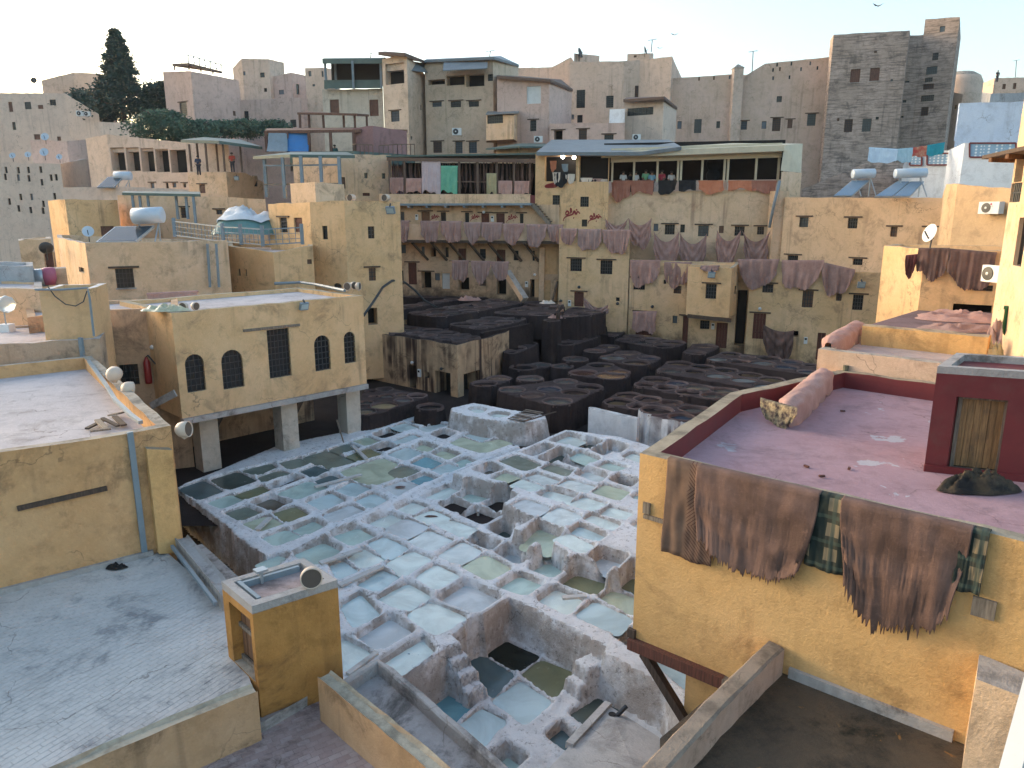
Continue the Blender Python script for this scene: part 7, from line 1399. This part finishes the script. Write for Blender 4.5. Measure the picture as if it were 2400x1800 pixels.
def script(label, strokes, v, pw_, n, w=.08):
    t = None
    for st in strokes:
        P_ = [pw_(v, x, y) for x, y in st]
        if t is None: t = thing('painted_script', P_[0], label, 'writing', 'red painted script')
        vs = []; fs = []
        Q_ = []
        for i in range(len(P_) - 1):
            for k in range(5):
                u = k / 5; p0, p1, p2, p3 = P_[max(i - 1, 0)], P_[i], P_[i + 1], P_[min(i + 2, len(P_) - 1)]; Q_.append(.5 * ((2 * p1) + (p2 - p0) * u + (2 * p0 - 5 * p1 + 4 * p2 - p3) * u * u + (3 * p1 - p0 - 3 * p2 + p3) * u ** 3))
        Q_.append(P_[-1])
        for i, p in enumerate(Q_):
            d = (Q_[min(i + 1, len(Q_) - 1)] - Q_[max(i - 1, 0)]).normalized(); s_ = n.cross(d).normalized(); ww = w * (.45 + .55 * math.sin(math.pi * min(1, .1 + i / len(Q_)))); vs += [p + s_ * ww / 2, p - s_ * ww / 2]
        fs = [(2 * i, 2 * i + 1, 2 * i + 3, 2 * i + 2) for i in range(len(Q_) - 1)]; mesh('stroke', vs, fs, REDP, t)
pwf = PW(fA, fB, fn, .012); AF, BF, nF3 = plane_of(q('5', 1120, 85), 57.5, q('5', 1600, 90), 56.5); pwF3 = PW(AF, BF, nF3, .012)
word = lambda x, y, s: [[(x + a * s, y + b * s) for a, b in st] for st in [[(60, -4), (52, -12), (46, -2), (40, -14), (34, -3), (22, 2), (10, 6), (2, 14), (0, 22)], [(30, -8), (27, -24), (26, -4)], [(46, -16), (50, -20)], [(8, -6), (14, -14), (20, -6), (12, 0), (8, -6)], [(36, 10), (39, 12)]]]
script('red painted script left of the balcony window', word(438, 500, 1), '5', pwf, fn); script('red painted script between the balcony doors', word(698, 500, 1), '5', pwf, fn); script('red painted script at the right of the balcony doors', word(932, 505, 1.2), '5', pwf, fn)
script('largest red painted script beside the small shop windows', word(1300, 480, 1.8), '5', pwF3, nF3, .13); script('red painted script left of the slung hides', word(1460, 505, 1.45), '5', pwF3, nF3, .12)
script('red painted crown shaped mark under the open shop', [[(1180, 298), (1195, 288), (1215, 284), (1235, 280), (1252, 285), (1250, 295), (1225, 300), (1195, 302), (1182, 299)], [(1190, 295), (1210, 292), (1240, 290)], [(1195, 299), (1225, 295), (1248, 292)]], '5', pwF3, nF3, .2)
# lattice box post in yard, pipe on the buttress
c0_, c1_ = D(q('6', 805, 230), 53.0), D(q('6', 745, 500), 53.2); tag(MB().tube([c0_, D(q('6', 775, 350), 53.1), c1_], .1, 8).build('grey_downpipe', BLUEG, None, True), 'grey downpipe on the ochre buttress', 'pipe')
# ---------------- planks and sticks on the lime pits ----------------
for i, (v, a, b, w, lb) in enumerate([('h', (1350, 765), (1785, 650), .16, 'long plank across the grey green pits'), ('h', (1700, 375), (1835, 505), .16, 'slanting plank over the olive pit'), ('h', (810, 1165), (930, 1055), .17, 'short plank in the beige pit'), ('h', (1400, 1480), (1785, 1350), .2, 'wide plank beside the hatch turret'), ('j', (60, 490), (460, 310), .18, 'long plank right of the hatch turret'), ('k', (870, 605), (1095, 585), .14, 'round log on the right pits'), ('j', (140, 1320), (410, 1120), .12, 'plank lying along the pit by the slab roof')]):
    p0, p1 = G(q(v, *a), .06), G(q(v, *b), .08); tag(MB().bar(p0, p1, w, .06).build('plank', plaster('limed_wood_%d' % i, (.5, .49, .47), (.58, .57, .55), stain=(.2, .17, .14))), lb, 'plank', 'planks on the pits')
p0, p1 = G(q('h', 1622, 352), 0), D(q('h', 1555, 135), G(q('h', 1622, 352), 0).y + .25); tag(MB().tube([p0, p1], .035, 6).build('stirring_stick', WOODG), 'thin stick standing at the far edge of the left pits', 'stick')
p0 = G(q('i', 885, 1115), -.6); tag(MB().bar(p0, D(q('i', 882, 985), p0.y), .22, .08).build('upright_plank', plaster('limed_upright', (.55, .54, .52), (.6, .6, .58))), 'whitened plank standing in a deep empty pit', 'plank')
SC = leather('blue_skin_scrap', (.10, .20, .28), (.14, .26, .34))
for i, (v, x, y) in enumerate([('j', 750, 1150), ('j', 735, 1270), ('i', 150, 770), ('i', 440, 1045)]):
    rag('floating_skin', ['blue skin', 'long blue skin', 'dark skin scraps', 'small dark skin scrap'][i] + [' floating in the pit nearest the slab roof', ' at the rim of the pit nearest the slab roof', ' on the lavender grey pit', ' on the milky pit by the round one'][i], G(q(v, x, y), [-.20, -.20, -.03, -.08][i]), .2, .09, .03, SC if i < 2 else HIDED, 30 + i, 'skin', 12)
# tarpaulin heap
tp = D(q('1', 1560, 1470), 45); t = thing('tarpaulin_heap', tp, 'tarpaulin covered heap with a teal side behind the lattice railing', 'heap')
vs = []; fs = []; n = 30
for i in range(10):
    for k in range(n):
        an = 2 * math.pi * k / n; s = i / 9; rr = (1 + .2 * noise.noise((math.cos(an) * 2, math.sin(an) * 2, 3))); z = 1.5 * (1 - s ** 3) * (.8 + .45 * noise.noise((math.cos(an) * s * 2, math.sin(an) * s * 2, 7)) + .3 * (.4 - abs(noise.noise((math.cos(an) * s * 5, math.sin(an) * s * 5, 2))))) + .1 * math.sin(k * 3)
        vs.append((tp.x + math.cos(an) * 3.0 * s * rr * .8, tp.y + 1.5 + math.sin(an) * 1.3 * s * rr, tp.z - .45 + z))
fs = [(i * n + k, i * n + (k + 1) % n, (i + 1) * n + (k + 1) % n, (i + 1) * n + k) for i in range(9) for k in range(n)]
mesh('heap', vs, fs, paint('teal_tarp', (.10, .22, .22), .5, .4, 1.2, dirtc=(.4, .3, .16)), t, True)
vs = [(v[0] * 1., v[1], v[2] + .12) for v in vs]; mesh('white_sheet', [(tp.x + (v[0] - tp.x) * 1.06, tp.y + 1.5 + (v[1] - tp.y - 1.5) * 1.08, v[2]) for v in vs[:n * 8]], [f for f in fs if max(f) < n * 8], paint('white_tarp', (.62, .64, .66), .5, .2, 2, dirt=.15), t, True)
# plastic sheet and hide on the arched building roof
rag('plastic_sheet', 'yellowish crumpled plastic sheet on the corner of the arched building', D(q('4', 960, 545), 26.3) - UP * .1, .8, .5, .25, paint('yellow_plastic', (.52, .50, .33), .35, .4, 9, dirt=.3), 21, 'sheet')
a, b = D(q('4', 845, 465), 31), D(q('4', 1140, 450), 32.6); hide('pink hide laid over the rear parapet of the arched building roof', a, b, .55, Vector((.3, -1, 0)).normalized(), HIDEP, seed=210, fold=.08, shape=.1)
pts = [D(q('4', x, y), Y) for x, y, Y in [(1580, 405, 36.0), (1730, 398, 36.4), (1810, 408, 35.5), (1985, 445, 32.2)]]; tag(MB().tube(pts, .07, 6).build('roof_cable_duct', BLUEG), 'blue grey duct along the rear edge of the arched building roof', 'duct')
# fire extinguisher and lantern
c = PW(lwA, lwB, Vector(((lwB - lwA).y, -(lwB - lwA).x, 0)).normalized(), .15)('4', 850, 905); t = thing('fire_extinguisher', c - UP * .5, 'red fire extinguisher on the recessed wing', 'extinguisher')
MB().lathe(c - UP * .5, [(.12, 0), (.13, .1), (.13, .8), (.06, .95), (.04, 1.02)], 12).build('cylinder', paint('extinguisher_red', (.28, .02, .02), .35, .1), t, True); MB().tube([c + UP * .5, c + Vector((.1, -.05, .6)), c + Vector((.35, -.05, .25))], .03, 6).build('hose', IRON, t)
lb = G(q('o', 80, 700), z52 - .05); lt2 = thing('globe_lamp', lb, 'translucent globe lamp on a white box at the left edge', 'lamp')
MB().bx(lb + UP * .1, .38, .34, .28).build('base_box', WHITEP, lt2); g = D(q('o', 70, 400), lb.y); MB().tube([lb + UP * .24, Vector((lb.x, lb.y, g.z))], .025, 6).build('stem', STEEL, lt2)
m, N, L, P_ = nodes_of('globe_glass'); P_.inputs['Base Color'].default_value = (.75, .8, .8, 1); P_.inputs['Transmission Weight'].default_value = .7; P_.inputs['Roughness'].default_value = .35
MB().lathe(g, [(.02, -.3), (.2, -.22), (.3, 0), (.2, .22), (.02, .3)], 16).build('globe', m, lt2, True)
# little post and planks in the yard, ramp plank
a, b = G(q('a', 600, 605), 1.6), G(q('a', 760, 515), 2.9); tag(MB().bar(a, b, 1.0, .15).build('ramp', DARKV), 'short dark ramp up to the long upper vats', 'ramp')
for i, (x, y, z, sx, sy, sz) in enumerate([(1020, 1150, .55, 1.3, .8, .5), (960, 1195, .25, 1.3, .8, .4)]):
    c = G(q('b', x, y), z); tag(MB().bx(c - UP * sz / 2 - UP * .2, sx, sy, sz + .4, -.7).build('stone_step', DARKV), ['upper', 'lower'][i] + ' dark step beside the plank pile', 'step')
# ---------------- people and birds ----------------
SKIN = paint('skin', (.30, .17, .11), .6, .1, 8, dirt=0); HAIR = paint('dark_hair', (.02, .015, .012), .6, .1, 8, dirt=0)
def skinned(name, pts, edges, rad, mat, parent):
    o = ORG[parent.as_pointer()]; me = bpy.data.meshes.new(name); bm = bmesh.new(); L_ = bm.verts.layers.skin.verify(); vv = []
    for i, (p, r) in enumerate(zip(pts, rad)):
        v = bm.verts.new(p); v[L_].radius = r if hasattr(r, '__len__') else (r, r); v[L_].use_root = i == 0; vv.append(v)
    for a, b in edges: bm.edges.new((vv[a], vv[b]))
    bm.to_mesh(me); bm.free(); me.materials.append(mat); ob = bpy.data.objects.new(name, me); col.objects.link(ob); ob.parent = parent; ORG[ob.as_pointer()] = o
    ob.modifiers.new('skin', 'SKIN'); s = ob.modifiers.new('sub', 'SUBSURF'); s.levels = s.render_levels = 1; return ob
def person(label, foot, shirt, legs=(.03, .03, .045), rz=0., sit=False, lean=0.):
    t = thing('person', foot, label, 'person', 'people in the tannery'); t.rotation_euler = (0, 0, rz)
    hz = .42 if sit else .92; P_ = lambda x, y, z: (x, y + lean * z * .2, z - (.48 if sit else 0) if z > .8 else z)
    kx = [(-.1, -.35, .45), (.1, -.35, .45)] if sit else [(-.1, -.02, .48), (.1, -.02, .48)]
    ft = [(-.1, -.38, .06), (.1, -.38, .06)] if sit else [(-.11, 0, .06), (.11, 0, .06)]
    pts = [P_(0, 0, .95), P_(0, .0, 1.2), P_(0, .0, 1.42), P_(0, 0, 1.52), P_(0, -.01, 1.64), P_(-.19, 0, 1.42), P_(-.25, -.04, 1.15), P_(-.2, -.25, 1.02), P_(.19, 0, 1.42), P_(.25, -.04, 1.15), P_(.2, -.25, 1.02), (-.09, 0, hz - .02), kx[0], ft[0], (.09, 0, hz - .02), kx[1], ft[1]]
    ed = [(0, 1), (1, 2), (2, 3), (3, 4), (2, 5), (5, 6), (6, 7), (2, 8), (8, 9), (9, 10), (0, 11), (11, 12), (12, 13), (0, 14), (14, 15), (15, 16)]
    rd_ = [.14, .14, .13, .055, .105, .065, .05, .04, .065, .05, .04, .085, .06, .05, .085, .06, .05]
    skinned('body', pts, ed, rd_, SKIN, t)
    si = [0, 1, 2, 5, 6, 8, 9]; skinned('shirt', [pts[i] for i in si], [(0, 1), (1, 2), (2, 3), (3, 4), (2, 5), (5, 6)], [.175, .175, .16, .095, .075, .095, .075], paint('shirt_%s' % label[:14], shirt, .8, .1, 6, dirt=.05), t)
    li_ = [0, 11, 12, 13, 14, 15, 16]; skinned('trousers', [pts[i] for i in li_], [(0, 1), (1, 2), (2, 3), (0, 4), (4, 5), (5, 6)], [.16, .11, .085, .075, .11, .085, .075], paint('trousers_%s' % label[:14], legs, .8, .1, 6, dirt=.05), t)
    h = pts[4]; MB().lathe(Vector(foot) + Vector((h[0], h[1] + .015, h[2] + .0)), [(.118, -.01), (.12, .05), (.09, .1), (.01, .125)], 12).build('hair', HAIR, t, True)
    return t
for i, (x, y, sh, Y, lb) in enumerate([(135, 895, (.6, .6, .6), 57.6, 'person in a white shirt at the left of the shop terrace'), (172, 900, (.03, .03, .04), 58.2, 'person in dark clothes behind the second post of the shop terrace'), (200, 895, (.6, .6, .62), 57.5, 'person in a white shirt right of the second terrace post'), (252, 888, (.18, .42, .24), 57.4, 'person in a green shirt on the shop terrace'), (284, 895, (.22, .42, .55), 57.2, 'person in a light blue shirt on the shop terrace'), (335, 890, (.38, .04, .07), 57.1, 'person in a red top on the shop terrace'), (385, 895, (.55, .52, .5), 56.9, 'person in pale clothes above the black hide')]):
    c = D(q('3', x, y), Y); person(lb, (c.x, c.y, c.z - 1.64), sh, rz=rnd.uniform(-.5, .5))
for v, x, y, Y, sh, lb, sit in [('1', 1280, 1015, 68.5, (.03, .05, .10), 'person in dark blue standing in the pavilion', False), ('1', 1500, 995, 68, (.50, .07, .05), 'person in a red top standing in the pavilion', False), ('2', 232, 945, 66, (.05, .13, .13), 'person in dark teal on the timber terrace', False), ('3', 2078, 368, 121, (.05, .05, .06), 'person standing on the far right roof', False)]:
    c = D(q(v, x, y), Y); person(lb, (c.x, c.y, c.z - 1.66), sh, rz=0)
c = G(q('e', 930, 600), 3.0); person('worker crouching at the rim of the tall round cistern', (c.x, c.y, c.z), (.07, .05, .045), (.05, .035, .03), rz=-.9, sit=True, lean=-.6)
rag('wet_hide', 'wet pale hide on the rim of the round cistern', G(q('e', 850, 585), 3.02), .5, .3, .25, HIDEP, 41, 'hide')
rag('wet_hide', 'pink wet hide heaped on the distant vats', G(q('a', 1370, 300), 3.25), .9, .5, .35, HIDEP, 42, 'hide')
rag('wet_hide', 'white foam scraps on the distant vats by the beam', G(q('e', 735, 395), 3.2), .6, .4, .25, HIDEW, 43, 'hide')
for i, (x, y, s) in enumerate([(1458, 30, 1.), (402, 180, .7), (326, 250, .6)]):
    c = D(q('3', x, y), 70); m = MB(); m.add([c, c + Vector((-.55 * s, 0, .22 * s)), c + Vector((-.2 * s, .2, .02)), c + Vector((.5 * s, 0, .25 * s)), c + Vector((.18 * s, .2, .02)), c + Vector((0, -.35 * s, -.02)), c + Vector((0, .35 * s, -.05)), c + UP * .06 * s, c - UP * .08 * s], [(0, 1, 2), (0, 4, 3), (5, 7, 8), (7, 6, 8), (5, 8, 0), (6, 7, 0)])
    tag(m.build('bird', IRON), ['largest bird in the sky left of the brick towers', 'small bird in the sky above the central turret', 'faint bird low beside the square turret'][i], 'bird', 'birds in the sky')
# ---------------- thin smoky air ----------------
hz_ = MB().bx((0, 90, 18), 420, 260, 40.4); ho = hz_.build('haze', None); ho['kind'] = 'stuff'
hm_ = bpy.data.materials.new('haze_air'); hm_.use_nodes = True; hn_ = hm_.node_tree; hn_.nodes.remove(hn_.nodes['Principled BSDF'])
pv_ = hn_.nodes.new('ShaderNodeVolumePrincipled'); pv_.inputs['Color'].default_value = (.86, .92, 1, 1); pv_.inputs['Density'].default_value = .00015; pv_.inputs['Anisotropy'].default_value = .2
hn_.links.new(pv_.outputs[0], hn_.nodes['Material Output'].inputs['Volume']); ho.data.materials.append(hm_)
